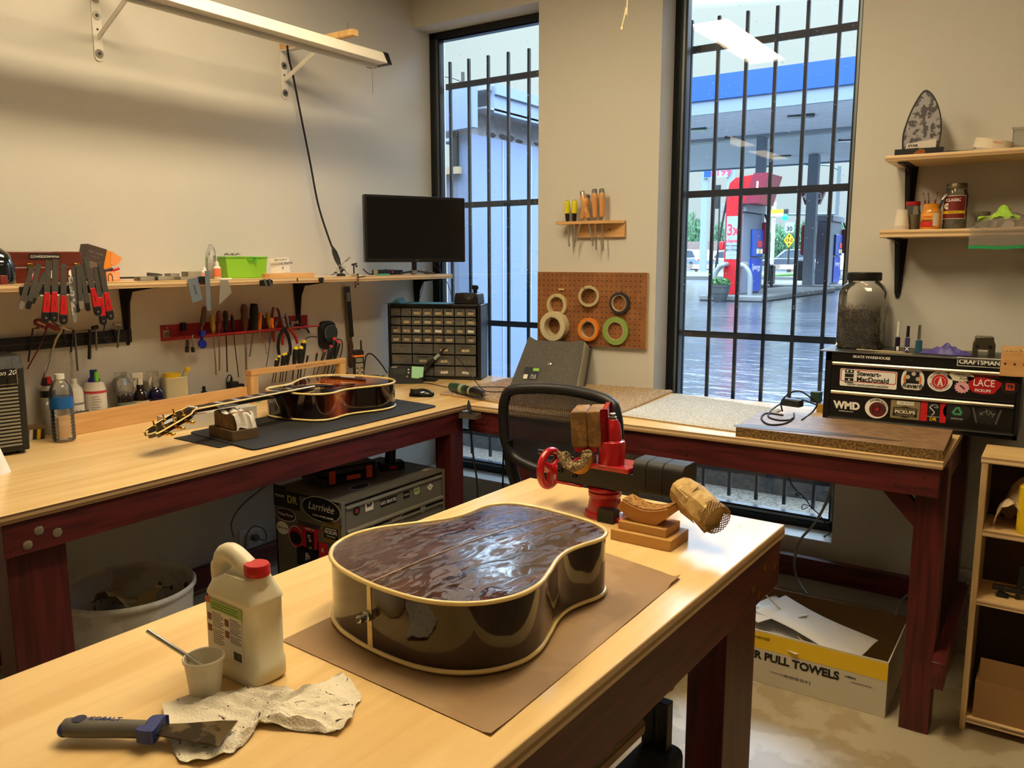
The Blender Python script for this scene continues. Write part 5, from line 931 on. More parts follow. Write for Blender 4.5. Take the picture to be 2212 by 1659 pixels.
zc = BZ+.036
cable('black cable looping high above the power brick', [PZ(1690, 888, zc), PZ(1688, 868, BZ+.08), PZ(1705, 850, BZ+.11), PZ(1728, 845, BZ+.12), PZ(1752, 860, BZ+.10), PZ(1765, 872, BZ+.07), PZ(1755, 890, zc), PZ(1732, 907, zc)], .0032)
cable('black cable circling flat around the power brick', [PZ(1762, 874, BZ+.07), PZ(1725, 862, BZ+.06), PZ(1692, 870, BZ+.05), PZ(1668, 885, zc), PZ(1660, 900, zc), PZ(1685, 908, zc), PZ(1712, 905, zc), PZ(1715, 893, zc)], .0032)
cable('black cable loop hanging left onto the particle board', [PZ(1692, 897, zc), PZ(1655, 893, zc), PZ(1645, 905, zc), PZ(1662, 917, zc+.001), PZ(1695, 915, zc), PZ(1712, 903, zc+.004)], .0032)
m = MB(); a = PZ(1755, 890, BZ+.0); m.box(-.02, -.02, 0, .02, .02, .045); solo('green_box', m, mat('dark green box', (28, 62, 50), .4), 'small dark green box against the left side of the toolbox', 'box', (a.x-.0, a.y+.05, BZ+.034), R(0), bev=.003)
m = MB(); a = PZ(1752, 905, BZ+.0); m.box(-.02, -.012, 0, .016, .012, .034); solo('yellow_block', m, mat('mustard block', (170, 130, 40), .5), 'mustard yellow block left of the toolbox under the green box', 'block', (a.x+.0, a.y+.17, BZ), 0, bev=.002)
# ---------------------------------------------------------------- centre table: paper, jug, cup, towel, scraper, wood stack, vise
TT = TZ
kp = mat('kraft paper', (150, 118, 80), .75, kind='spots', col2=(162, 130, 92), sc=.6)
K = [PZ(608, 1385, TT), PZ(1060, 1591, TT), PZ(1470, 1250, TT), PZ(1130, 1135, TT)]; o0 = K[0]
def kf(a, b):
    q = K[0].lerp(K[1], a).lerp(K[3].lerp(K[2], a), b)-o0; lift = .006*max(0, abs(b-.5)*2-.82)/.18*(.5+.5*math.sin(b*9+a*3)) if a > .97 else 0
    if a > .97 and (b > .9): lift += .006
    return (q.x, q.y, .0008+lift+.0012*math.sin(a*9)*math.sin(b*11)*(1 if b > .02 else 0)*(a > .9))
m = MB(); m.grid(kf, 30, 40); solo('kraft_paper', m, kp, 'sheet of brown kraft paper lying under the guitar body', 'paper', (o0.x, o0.y, TT+.0004), 0, solid=.0005)
ja = math.atan2(PZ(528, 1497, TT).y-PZ(462, 1440, TT).y+.0, PZ(528, 1497, TT).x-PZ(462, 1440, TT).x)
j0 = PZ(548, 1497, TT); jl = PZ(442, 1444, TT); jr = PZ(612, 1478, TT)
jm = mat('jug plastic', (222, 212, 180), .4, spec=.5); jw, jd = .124, .078
t = thing('jug', 'cream plastic jug with red cap and green and white label standing on the table', 'jug', (j0.x, j0.y, TT+.001), math.atan2(j0.y-jl.y, j0.x-jl.x)); t.scale = (1, .92, .86)
def sec(z, f, g, dx=0, ro=.02): x0, x1, y0, y1 = -jw*(.5+.5*f)+dx, -jw*(.5-.5*f)+dx, jd*(.5-.5*g), jd*(.5+.5*g); return [(x, y, z) for x, y in rrect(x0, y0, x1, y1, min(ro, (y1-y0)*.45, (x1-x0)*.45), 5)]
secs = [sec(0, .92, .9), sec(.006, 1, 1), sec(.035, 1, 1), sec(.037, .97, .96), sec(.152, .97, .96), sec(.155, 1.0, 1.0), sec(.16, .98, .98), sec(.178, .86, .84, .0), sec(.196, .62, .66, .012)]
m = MB(); n = len(secs[0]); m.add([p for s_ in secs for p in s_], [(i*n+k, i*n+(k+1) % n, (i+1)*n+(k+1) % n, (i+1)*n+k) for i in range(len(secs)-1) for k in range(n)]+[tuple(range(n)), tuple((len(secs)-1)*n+k for k in range(n))])
ob('body', m, jm, t, ang=50)
m = MB(); m.tube([(-jw*.90, jd*.5, .150), (-jw*.93, jd*.5, .185), (-jw*.88, jd*.5, .215), (-jw*.74, jd*.5, .226), (-jw*.55, jd*.5, .218), (-jw*.40, jd*.5, .205), (-jw*.36, jd*.5, .185)], [.024, .021, .018, .0175, .0175, .018, .022], 14, sm=5); ob('handle', m, jm, t, ang=60)
ob('neck', MB().cyl((-.026, jd*.5, .185), (-.026, jd*.5, .203), .019, .017), jm, t)
m = MB(); m.lathe([(.0195, 0), (.021, .002), (.021, .018), (.019, .0215), (.001, .0215)], 36, -.026, jd*.5, .200); ob('cap', m, redpl, t)
o = ob('label', MB().box(-jw+.010, .0003, .042, -.022, .0012, .148), mat('label white', (214, 206, 186), .5), t)
lg = mat('label green', (140, 170, 60), .5)
ob('label_band', MB().box(-jw+.022, -.0006, .128, -.020, .0003, .147), lg, o); ob('label_badge', MB().box(-jw+.010, -.0007, .138, -.102, .0002, .149), mat('label orange', (190, 70, 35), .5), o)
for i in range(3): ob('text_line', MB().box(-jw+.028, -.0009, .1315+i*.005, -.03-.004*(i % 2), -.0006, .1327+i*.005), mat('dark green ink', (70, 100, 30), .6), o)
ink = mat('grey ink', (110, 100, 88), .7)
for col in range(2):
    x0 = -jw+.026+col*.045
    for i in range(16): ob('text_line', MB().box(x0, -.0002, .062+i*.0038+(0 if i < 8 else .002), x0+.028-.006*(i % 3 == 0), .0003, .0632+i*.0038+(0 if i < 8 else .002)), ink, o) if not (col == 1 and i < 4) else None
    for z_ in (.105, .083): ob('label_picture', MB().box(x0-.0125, -.0004, z_, x0-.003, .0003, z_+.013), mat('label brown', (120, 62, 40), .6), o)
for i in range(13): ob('barcode_bar', MB().box(-.046+i*.0016, -.0002, .046, -.046+i*.0016+(.0009 if i % 3 else .0004), .0003, .062), blk, o)
cp = (PZ(408, 1508, TT)+PZ(470, 1500, TT))/2; t = thing('plastic_cup', 'small white plastic measuring cup in front of the jug', 'cup', (cp.x-.002, cp.y+.006, TT), 0)
cm = mat('cup white', (214, 204, 180), .4)
m = MB(); m.lathe([(.001, .001), (.0215, .001), (.0225, .002), (.0285, .056), (.0305, .057), (.031, .061), (.0295, .063), (.028, .062), (.0268, .055), (.021, .004), (.001, .004)], 40); ob('cup', m, cm, t)
c0 = Vector((cp.x-.002, cp.y+.006, TT)); a = PZ(318, 1362, TT+.105); t2 = CAM+ray(318, 1362)*( (c0-CAM).dot(_f)-.012 ); e = c0+Vector((.006, .012, .030))
m = MB(); m.tube([t2, e], .0036, 16); m2 = MB(); dd = (t2-e).normalized();
t = thing('metal_straw', 'thin hollow steel tube leaning in the white cup', 'tube', (0, 0, 0)); ob('tube', m, stl, t); ob('bore', MB().cyl(t2+dd*.0001, t2+dd*.0004, .0026), blk, t)
tw = [(352, 1533), (420, 1508), (480, 1497), (545, 1492), (610, 1494), (655, 1497), (742, 1463), (783, 1512), (768, 1530), (762, 1560), (732, 1590), (640, 1582), (560, 1572), (540, 1600), (505, 1632), (440, 1655), (388, 1650), (362, 1600)]
P = [PZ(u, v, TT) for u, v in tw]; cen = sum(P, Vector())/len(P)
def twf(a, b):
    k = a*len(P); i = int(k) % len(P); f_ = k-int(k); q = P[i].lerp(P[(i+1) % len(P)], f_); v = cen+(q-cen)*b
    r_ = random.Random(int(v.x*900)*7+int(v.y*900)); s_ = math.sin(v.x*95+v.y*40)*math.sin(v.y*120-v.x*30)
    z = .003+.006*abs(s_)+.010*max(0, 1-abs(b-.62)*4)*abs(math.sin(a*12.5+1))+(.004 if b > .96 else 0)*math.sin(a*40)
    z += .014*math.exp(-((v.x-2.165)**2+(v.y+2.835)**2)/.0006)
    return (v.x-cen.x, v.y-cen.y, max(.0015, z if b > .05 else .006))
m = MB(); m.grid(twf, 108, 16)
pt = mat('paper towel', (232, 222, 200), .9, bump=.4, sc=3); n_ = pt.node_tree.nodes; l_ = pt.node_tree.links
nz_ = n_.new('ShaderNodeTexNoise'); co_ = n_.new('ShaderNodeTexCoord'); l_.new(co_.outputs['Object'], nz_.inputs['Vector']); nz_.inputs['Scale'].default_value = 34; nz_.inputs['Detail'].default_value = 3; nz_.inputs['Distortion'].default_value = 2
rp_ = n_.new('ShaderNodeValToRGB'); l_.new(nz_.outputs['Fac'], rp_.inputs[0]); rp_.color_ramp.elements[0].position = .33; rp_.color_ramp.elements[0].color = c(45, 22, 18); rp_.color_ramp.elements[1].position = .37; rp_.color_ramp.elements[1].color = c(232, 222, 200)
l_.new(rp_.outputs[0], n_['Principled BSDF'].inputs['Base Color'])
solo('paper_towel', m, pt, 'crumpled white paper towel with dark stains lying under the scraper blade', 'paper towel', (cen.x, cen.y, TT+.0006), 0, ang=50)
a = PZ(140, 1572, TT+.018); b = PZ(498, 1588, TT+.014); dd = b-a; sl_ = dd.length
t = thing('putty_knife', 'grey and blue handled putty knife with its blade on the paper towel', 'putty knife', (a.x, a.y, TT+.019), math.atan2(dd.y, dd.x))
gh = mat('grey grip', (92, 88, 80), .5); bh = mat('blue grip', (28, 46, 120), .4)
m = MB(); prof = [(0, .012), (.02, .0165), (.10, .0175), (.2, .0165), (.32, .0145), (.44, .0135), (.5, .014)]; vs = []
for s_, w_ in prof: vs += [(sl_*s_, w_*math.cos(q), .0115*math.sin(q)+.0) for q in [2*PI*k/16 for k in range(16)]]
m.add(vs, [(i*16+k, i*16+(k+1) % 16, (i+1)*16+(k+1) % 16, (i+1)*16+k) for i in range(len(prof)-1) for k in range(16)]+[tuple(range(16)), tuple((len(prof)-1)*16+k for k in range(16))]); ob('handle', m, gh, t, ang=60)
ob('butt', MB().ball(sl_*.018, 0, -.001, .012, .0172, .0105, 16), bh, t); ob('hanging_hole', MB().lathe([(.009, 0), (.0095, .0008), (.006, .001)], 20, sl_*.085, .003, .0108), mat('navy hole', (14, 20, 60), .5), t)
txt('KOBALT', .012, bh, t, (sl_*.24, .004, .0116), UPM, bold=.01)
ob('ferrule', MB().prism(sm2([(sl_*.47, -.017), (sl_*.56, -.021), (sl_*.58, -.015), (sl_*.57, .015), (sl_*.59, .021), (sl_*.5, .019), (sl_*.485, 0)], 4), -.009, .010), bh, t, bev=.003)
m = MB(); m.prism([(sl_*.55, -.012), (sl_*.7, -.019), (sl_*.985, -.032), (sl_*1.0, .026), (sl_*.9, .025), (sl_*.7, .016), (sl_*.55, .012)], -.001, .001)
bm_ = mat('worn blade', (120, 104, 76), .25, .9, 'spots', (60, 50, 36), 2.2); ob('blade', m, bm_, t)
wa = PZ(1318, 1165, TT); wb_ = PZ(1448, 1193, TT); wang = math.atan2(wb_.y-wa.y, wb_.x-wa.x); wl = (wb_-wa).length
t = thing('cradle_block', 'light wooden block stack with cork-lined curved cradle beside the vise', 'block', (wa.x, wa.y, TT), wang)
wp = mat('beech', (186, 140, 72), .5, kind='grain', col2=(200, 154, 86)); wpd = mat('oiled beech', (170, 112, 44), .5, kind='grain', col2=(184, 126, 56))
ob('base_block', MB().box(0, 0, 0, wl, .105, .026), wp, t, bev=.0015); ob('upper_block', MB().box(.014, .012, .0262, wl-.018, .095, .046), wp, t, bev=.0015)
arc = [(.018+.118*k/12+.0, .094-.015*math.sin(PI*k/12)) for k in range(13)]
m = MB(); m.prism([(.05, .0465), (.105, .0465), (.14, .078), (.136, .094)]+arc[::-1][1:-1]+[(.018, .094), (.004, .072)], .022, .08, 'y'); ob('cradle', m, wpd, t, bev=.002)
m = MB(); pts_ = arc; m.prism(pts_+[(x, z+.003) for x, z in pts_[::-1]], .024, .078, 'y'); ob('cork_lining', m, mat('cork', (176, 130, 66), .9, kind='chip', col2=(120, 82, 36), sc=2, bump=.6), t)
V0 = PZ(1306, 1112, TT); t = thing('vise', 'red bench vise with padded jaws standing on the far end of the table', 'vise', (V0.x, V0.y, TT), R(-1.6))
rv = mat('vise red', (178, 20, 30), .25, coat=.4, bump=.02); yv = V0.y
def L3(u, v, dy=0): q = PY(u, v, yv+dy)-V0; return Vector((q.x, dy, q.z))
m = MB(); m.lathe([(.052, 0), (.052, .012), (.045, .016), (.040, .05), (.043, .054), (.043, .064), (.036, .068)], 36); ob('base', m, rv, t, bev=.001)
ob('base_opening', MB().box(.012, -.060, .0005, .058, -.030, .034), blk, t); ob('base_foot', MB().box(.045, -.045, 0, .085, .035, .012), rv, t, bev=.003)
ob('swivel', MB().lathe([(.044, .069), (.046, .074), (.04, .078)], 36), rv, t); ob('clamp_bolt', MB().cyl((.03, -.05, .016), (.05, -.058, .016), .005), dstl, t)
bzl = L3(1203, 1045, -.03).z; bz0 = .080; bz1 = bz0+.05; bx0 = L3(1204, 1020, -.03).x; bx1 = L3(1368, 1050, -.03).x
ob('beam', MB().box(bx0, -.034, bz0, bx1+.02, .034, bz1), mat('black beam', (26, 25, 22), .45), t, bev=.002)
ob('beam_sole', MB().box(bx0-.002, -.037, bz0-.007, bx0+.075, .037, bz0-.0005), rv, t, bev=.001)
ob('top_plate', MB().box(bx0+.045, -.045, bz1+.0005, bx1-.005, .05, bz1+.014), rv, t, bev=.003)
for x_, z_ in ((bx0+.012, .03), (bx0+.055, .022)):
    m = MB(); m.M = Matrix.Translation((x_, -.034, bz0+z_)) @ Matrix.Rotation(R(90), 4, 'X'); m.ring(.0075, .0038, .008, 6); m.lathe([(.007, 0), (.007, .0025), (.003, .0028)], 18); ob('hex_bolt', m, bkpl, t)
wc = L3(1186, 1012, 0); wc.y = .0; m = MB(); RW = .048
m.tube([(wc.x, RW*math.cos(2*PI*k/32), wc.z+RW*math.sin(2*PI*k/32)) for k in range(32)], .0105, 12, closed=True); ob('hand_wheel', m, rv, t, ang=80)
for k in range(3): a_ = 2*PI*k/3+.5; ob('spoke', MB().tube([(wc.x+.004, 0, wc.z), (wc.x, RW*math.cos(a_), wc.z+RW*math.sin(a_))], [.012, .009], 10), rv, t)
ob('wheel_hub', MB().cyl((wc.x-.012, 0, wc.z), (bx0+.004, 0, wc.z), .014), rv, t); ob('wheel_grip', MB().cyl((wc.x-.05, .02, wc.z+.036), (wc.x+.004, .02, wc.z+.036), .007, n=12), bkpl, t)
def tower(x, y, s=1):
    m = MB(); z0 = bz1+.014; m.lathe([(.034*s, 0), (.034*s, .052*s), (.0325*s, .058*s), (.0245*s, .060*s), (.0235*s, .082*s), (.020*s, .10*s), (.0135*s, .112*s), (.0125*s, .114*s)], 36, x, y, z0); return m, z0+.114*s
m, z1 = tower(L3(1325, 990, 0).x, -.008); ob('tower', m, rv, t, bev=.0008); tx = L3(1325, 990, 0).x
ob('tower_nut', MB().lathe([(.0105, 0), (.0105, .006), (.008, .007), (.008, .014), (.0055, .016), (.0015, .0165)], 24, tx, -.008, z1), stl, t)
m, z2 = tower(L3(1238, 940, .0).x-.003, .07, .92); ob('tower', m, rv, t)
lea = mat('tan leather', (150, 112, 62), .55, kind='spots', col2=(120, 88, 48), sc=3, bump=.25)
J = thing('x', None, None); bpy.data.objects.remove(J)
jc = L3(1277, 922, -.01)
m = MB(); m.M = Matrix.Translation(jc+Vector((-.008, 0, 0))) @ Matrix.Rotation(R(-4), 4, 'Y') @ Matrix.Rotation(R(24), 4, 'Z')
m.prism(rrect(-.040, -.047, .0005, .047, .007), -.045, .075, 'y'); ob('jaw_pad', m, lea, t, bev=.004)
m2 = MB(); m2.M = m.M; m2.prism(rrect(.001, -.047, .042, .047, .007), -.045, .075, 'y'); ob('jaw_pad', m2, lea, t, bev=.004)
m3 = MB(); m3.M = m.M; m3.prism(rrect(.0425, -.052, .050, .05, .010), -.05, .08, 'y'); ob('jaw_plate', m3, rv, t, bev=.002)
m4 = MB(); m4.M = m.M
for z_ in (-.02, .025): m4.cyl((.05, -.03, z_), (.054, -.03, z_), .005, n=12)
ob('jaw_screw', m4, stl, t)
ob('jaw_arm', MB().box(tx-.05, -.03, bz1+.06, tx, .02, bz1+.10), rv, t, bev=.004)
fc = L3(1248, 992, -.055); fm_ = mat('fleece', (128, 108, 76), .95, kind='chip', col2=(176, 152, 112), sc=1.6, bump=1); su = mat('yellow suede', (196, 148, 60), .85, bump=.3)
rnd.seed(21)
def bowl(a_, b_, k=1.0, jit=0):
    th = PI*(1.02*a_-.01); x = .041*k*math.cos(th); z = -.036*k*max(0, math.sin(th))**.8*(1-.12*b_); return (x+rnd.uniform(-jit, jit), -.03+.075*b_+rnd.uniform(-jit, jit), z+.012*math.cos(th)**2+rnd.uniform(-jit, jit))
m = MB(); m.grid(lambda a_, b_: bowl(a_, b_), 24, 6); o = ob('suede_cover', m, su, t, solid=.003); o.location = fc; o.rotation_euler = (R(-26), R(-6), R(20))
m = MB(); m.grid(lambda a_, b_: bowl(a_, b_, .62, .003), 50, 16); o = ob('fleece_lining', m, fm_, t, solid=.006); o.location = fc+Vector((0, 0, .002)); o.rotation_euler = (R(-26), R(-6), R(20))
m = MB(); m.grid(lambda a_, b_: bowl(a_, -.02-.06*math.sin(PI*b_), .6+.42*b_, .0018), 60, 8); o = ob('fleece_edge', m, fm_, t, solid=.004); o.location = fc; o.rotation_euler = (R(-26), R(-6), R(20))
kb = L3(1370, 1060, -.02); kt = L3(1425, 984, 0)
m = MB(); x0 = L3(1368, 1030, -.04).x; x1 = L3(1478, 1030, -.04).x; z0 = bz0+.004; zt_ = z0+.085
for i, (a_, b_) in enumerate(((0, .27), (.275, .60), (.605, 1))): m.prism(rrect(-.04, z0, .045, zt_, .02, 6), x0+(x1-x0)*a_, x0+(x1-x0)*b_, 'x')
ob('rubber_jaw', m, mat('black rubber', (30, 28, 26), .6, bump=.1), t, bev=.0015)
ob('rear_screw', MB().cyl((x1-.01, 0, z0+.02), (x1+.03, -.01, z0+.015), .009), bkpl, t)
ra_, rb_ = L3(1478, 1058, -.045), L3(1545, 1112, -.10); dd = (rb_-ra_).normalized()
paper = mat('masking paper', (196, 166, 106), .75, kind='spots', col2=(176, 144, 86), sc=4, bump=.3)
m = MB(); m.tube([ra_-dd*.012, ra_, ra_.lerp(rb_, .3), ra_.lerp(rb_, .7), rb_], [.026, .036, .039, .038, .036], 14); rnd.seed(4)
m.v = [v+Vector((rnd.uniform(-.003, .003), rnd.uniform(-.003, .003), rnd.uniform(-.003, .003))) for v in m.v]; ob('paper_wrap', m, paper, t, ang=18)
m = MB(); n1 = dd.orthogonal().normalized(); n2_ = dd.cross(n1)
for k in range(3):
    a_ = 1+k*1.4; q = ra_.lerp(rb_, .1+.25*k); m.add([q+n1*.041*math.cos(a_)+n2_*.041*math.sin(a_), q+n1*.043*math.cos(a_+.9)+n2_*.043*math.sin(a_+.9), q+dd*.05+n1*.041*math.cos(a_+1)+n2_*.041*math.sin(a_+1), q+dd*.045+n1*.047*math.cos(a_)+n2_*.047*math.sin(a_)], [(0, 1, 2, 3)])
ob('paper_flap', m, paper, t, solid=.001)
m = MB();
for j in range(9):
    for k in range(26):
        a_ = 2*PI*(k+.5*(j % 2))/26; q = rb_-dd*.012+dd*.0036*j
        for s_ in (-1, 1): m.tube([q+(n1*math.cos(a_)+n2_*math.sin(a_))*.034, q+dd*.0036+(n1*math.cos(a_+s_*PI/26)+n2_*math.sin(a_+s_*PI/26))*.034], .0012, 4)
for j in range(4):
    for k in range(20):
        a_ = 2*PI*(k+.5*(j % 2))/20; r_ = .030-.0065*j
        for s_ in (-1, 1): m.tube([rb_-dd*(.002+.004*j)+(n1*math.cos(a_)+n2_*math.sin(a_))*r_, rb_-dd*(.004+.004*j)+(n1*math.cos(a_+s_*PI/20)+n2_*math.sin(a_+s_*PI/20))*(r_-.0065)], .0012, 4)
ob('mesh_liner', m, mat('tan mesh', (150, 116, 60), .7), t, weld=False)
# ---------------------------------------------------------------- office chair
cy = -1.15; ctr = Vector((1.655, cy, 0)); t = thing('office_chair', 'black mesh-back office chair behind the table facing the window bench', 'chair', ctr, R(-3))
zt_ = PY(1200, 843, cy).z; zb_ = zt_-.30; hw = .235
ofr = [(-hw+.05, zt_-.005), (0, zt_+.008), (hw-.05, zt_-.005), (hw-.008, zt_-.045), (hw, zt_-.13), (hw-.012, zt_-.21), (hw-.06, zb_+.035), (0, zb_), (-hw+.06, zb_+.035), (-hw+.012, zt_-.21), (-hw, zt_-.13), (-hw+.008, zt_-.045)]
bl2 = lambda x, z: (x, -.0-.10*((zt_-z)/.3-.5)**2*.6+.05*(x/hw)**2*-1, z)
m = MB(); m.tube([bl2(x, z) for x, z in ofr], .019, 12, closed=True, sm=6); ob('back_frame', m, mat('chair plastic', (22, 22, 24), .45), t, ang=80)
msh = mat('mesh thread', (36, 34, 34), .6); m = MB(); ins = [(p.x, p.y) for p in crs([(x*.97, z, 0) for x, z in ofr], 6, True)]
def inx(zv):
    xs = []; n = len(ins)
    for i in range(n):
        (x0, a_), (x1, b_) = ins[i], ins[(i+1) % n]
        if (a_-zv)*(b_-zv) < 0: xs.append(x0+(x1-x0)*(zv-a_)/(b_-a_))
    return (min(xs), max(xs)) if len(xs) >= 2 else None
nzr = 74
for i in range(nzr):
    z = zb_+.004+(zt_-zb_-.006)*i/nzr; q = inx(z)
    if q:
        a_, b_ = q; pts = [bl2(a_+(b_-a_)*k/8, z) for k in range(9)]; m.tube(pts, .00125, 4)
for i in range(118):
    x = -hw+.004+(2*hw-.008)*i/117; zs = [z for z in [zb_+(zt_-zb_)*k/24 for k in range(25)] if (inx(z) or (9, -9))[0] <= x <= (inx(z) or (9, -9))[1]]
    if len(zs) > 2: m.tube([bl2(x, z) for z in (zs[0], (zs[0]+zs[-1])/2, zs[-1])], .00115, 4)
ob('mesh_back', m, msh, t, weld=False)
m = MB(); m.prism(rrect(-.07, zb_-.02, .07, zb_+.06, .012), -.055, -.03, 'y'); ob('lumbar_plate', m, bkmt, t, bev=.004)
ob('side_support', MB().tube([bl2(-hw+.015, zt_-.19), (-hw+.03, -.02, zb_-.05), (-.12, .02, zb_-.18), (-.04, .08, .60)], [.02, .022, .022, .02], 10, sm=4), bkpl, t); ob('side_support', MB().tube([bl2(hw-.015, zt_-.19), (hw-.03, -.02, zb_-.05), (.12, .02, zb_-.18), (.04, .08, .60)], [.02, .022, .022, .02], 10, sm=4), bkpl, t)
ob('seat', MB().prism(rrect(-.24, .0, .24, .46, .08), .60, .67), bkmt, t, bev=.02, seg=3); ob('gas_lift', MB().cyl((0, .23, .09), (0, .23, .60), .025), bkpl, t)
for k in range(5):
    a_ = 2*PI*k/5; l = ob('star_leg', MB().tube([(0, .23, .10), (.30*math.cos(a_), .23+.30*math.sin(a_), .075)], [.028, .018], 10), bkpl, t); m = MB(); q = (.30*math.cos(a_), .23+.30*math.sin(a_)); m.cyl((q[0]-.02, q[1], .03), (q[0]+.02, q[1], .03), .03); ob('caster', m, bkpl, l)
p = PY(1018, 894, -.80); t = thing('magnetic_dish', 'small rectangular grey metal tray fixed at the inner corner of the benches', 'tray', (p.x+.012, p.y-.025, p.z-.012), R(8))
m = MB(); P_ = rrect(-.045, -.028, .045, .028, .012); Q_ = rrect(-.042, -.025, .042, .025, .010)
m.add([(x, y, 0) for x, y in P_]+[(x, y, .02) for x, y in P_]+[(x, y, .02) for x, y in Q_]+[(x, y, .003) for x, y in Q_], [(i+j*len(P_), (i+1) % len(P_)+j*len(P_), (i+1) % len(P_)+(j+1)*len(P_), i+(j+1)*len(P_)) for j in range(3) for i in range(len(P_))]+[tuple(range(len(P_))), tuple(range(3*len(P_), 4*len(P_)))]); ob('tray', m, mat('grey tin', (118, 108, 92), .4, .6), t); ob('bracket', MB().box(-.01, .02, -.02, .01, .03, .012), bkmt, t)
q = PZ(1012, 868, BZ+.002)
def at(u, v, y): return PY(u, v, y)
t = thing('hanging_cord', 'thick black cord hanging from the bench corner down to the floor', 'cable', (0, 0, 0))
ob('cord', MB().tube([at(1012, 868, -.80), at(1014, 893, -.815), at(1016, 920, -.815), at(1020, 965, -.81), at(1025, 1005, -.81), at(1032, 1070, -.80), (1.02, -.80, .02)], .0042, 8, sm=5), bkmt, t); ob('cord_boot', MB().tube([at(1012, 864, -.795), at(1013, 878, -.805), at(1015, 892, -.813)], [.002, .009, .006], 10), bkmt, t)
solo('cable', MB().tube([at(1086, 925, -.6), at(1088, 960, -.62), at(1086, 1050, -.6), (at(1086, 1050, -.6).x, -.6, .02)], .004, 8, sm=4), bkmt, 'thin black cable hanging beside the chair in front of the corner window', 'cable')
solo('cable', MB().tube([at(990, 926, -.70), at(1012, 929, -.70), at(1040, 927, -.70), at(1052, 922, -.70)], .0035, 8, sm=4), bkmt, 'short black cable sagging under the bench corner behind the tray', 'cable')
# ---------------------------------------------------------------- under the left bench
binm = mat('bin plastic', (176, 172, 162), .5, kind='spots', col2=(196, 193, 186), sc=.9); c0 = PX(280, 1252, .60);
t = thing('waste_bin', 'large dirty white round waste bin under the left bench', 'bin', (.585, c0.y, 0), 0); h = .50; r = .205
ob('bin', MB().lathe([(.001, .004), (r*.8, 0), (r*.82, .01), (r*.985, h*.97), (r*.98, h*.97), (r*.79, .02), (.001, .02)], 48), binm, t); ob('rim', MB().lathe([(r*.97, h*.96), (r*1.0, h*.955), (r*1.03, h*.97), (r*1.03, h*.985), (r*1.0, h), (r*.975, h*.99), (r*.97, h*.96)], 48), binm, t, ang=60)
m = MB(); rnd.seed(8)
for k in range(26):
    a_ = rnd.uniform(.2, 3.4); z = rnd.uniform(.28, .47); rr = r*(.79+.19*z/h)-.005; s_ = rnd.uniform(.002, .007)
    m.ball(rr*math.cos(a_), rr*math.sin(a_), z, s_*.8, s_*.8, s_*rnd.uniform(1, 5), 6)
ob('stains', m, mat('brown stain', (70, 50, 34), .6), t, weld=False)['kind'] = 'stuff'
ob('handle_recess', MB().grid(lambda a_, b_: (r*(1.0)*math.cos(-.1-.5*a_)*.985, r*.985*math.sin(-.1-.5*a_), .36+.05*a_*0+.02*b_*math.sin(PI*a_)+.05*(1-a_)), 14, 3), greyp, t)
m = MB(); rnd.seed(13); m.grid(lambda a_, b_: (-.16+.2*a_+rnd.uniform(-.008, .008), .0+.14*b_+rnd.uniform(-.01, .01), .40+.05*math.sin(a_*5)*math.cos(b_*4)-.03*(a_-.3)**2+rnd.uniform(-.006, .006)), 12, 10)
solo('crumpled_paper', m, mat('used paper towel', (166, 150, 108), .9), 'crumpled stained paper inside the waste bin', 'paper', (.60, c0.y+.0, .02), R(20), solid=.002, ang=25)
def outlet(loc, rot, lab):
    t = thing('wall_outlet', lab, 'outlet', loc, rot, 'wall outlets')
    ob('plate', MB().prism(rrect(-.06, -.06, .06, .06, .004), -.005, 0, 'y'), whtpl, t, bev=.001)
    for x in (-.028, .028):
        o = ob('socket', MB().box(x-.017, -.0065, -.034, x+.017, -.005, .034), mat('socket white', (206, 202, 190), .4), t)
        for z in (.018, -.018):
            for dx in (-.006, .006): ob('slot', MB().box(x+dx-.001, -.0068, z-.004, x+dx+.001, -.0064, z+.005), blk, o)
    return t
p = PX(540, 1165, 0); outlet((.0, p.y, p.z), L90, 'white wall outlet with plugs under the left bench')
t = thing('plug', 'grey plug with curled cord in the outlet under the left bench', 'plug', (.0075, p.y+.01, p.z+.01), L90)
ob('plug', MB().box(-.015, -.035, -.012, .015, 0, .012), greyp, t, bev=.004); ob('cord', MB().tube([(0, -.035, 0), (.02, -.06, -.01), (.04, -.05, .0), (.03, -.04, .04), (-.02, -.03, .06), (-.06, -.03, .02), (-.06, -.03, -.06), (-.02, -.03, -.1), (.03, -.04, -.16), (.0, -.03, -.25)], .0035, 8, sm=5), greyp, t)
cable('grey cord rising along the wall under the left bench', [PX(505, 1160, .03), PX(500, 1130, .03), PX(520, 1095, .03), PX(560, 1060, .03), PX(590, 1040, .04)], .0035, greyp)
X0, X1, Y0, Y1, ZC = .53, .9, -1.497, -.89, .662
t = thing('flat_file', 'grey metal flat-file drawer cabinet covered in stickers under the left bench', 'cabinet', (X1, Y0, 0), L90)
CD, CWd = X1-X0, Y1-Y0        # local: x along the drawers (0..CWd), -y front
gmt = mat('grey cabinet enamel', (112, 108, 98), .42, .2, bump=.03); gmd = mat('grey drawer enamel', (118, 116, 108), .4, .2)
m = MB(); m.box(0, .006, 0, .012, CD, ZC); m.box(CWd-.012, .006, 0, CWd, CD, ZC); m.box(0, CD-.01, 0, CWd, CD, ZC); m.box(0, .0, ZC-.012, CWd, CD, ZC); m.box(0, .006, 0, CWd, CD, .02); ob('shell', m, gmt, t, bev=.002)
[ob('face_frame', MB().box(a_, -.002, 0, b_, .006, ZC), gmd, t, bev=.001) for a_, b_ in ((-.001, .018), (CWd-.014, CWd+.001))]
dh = .118; DR = []
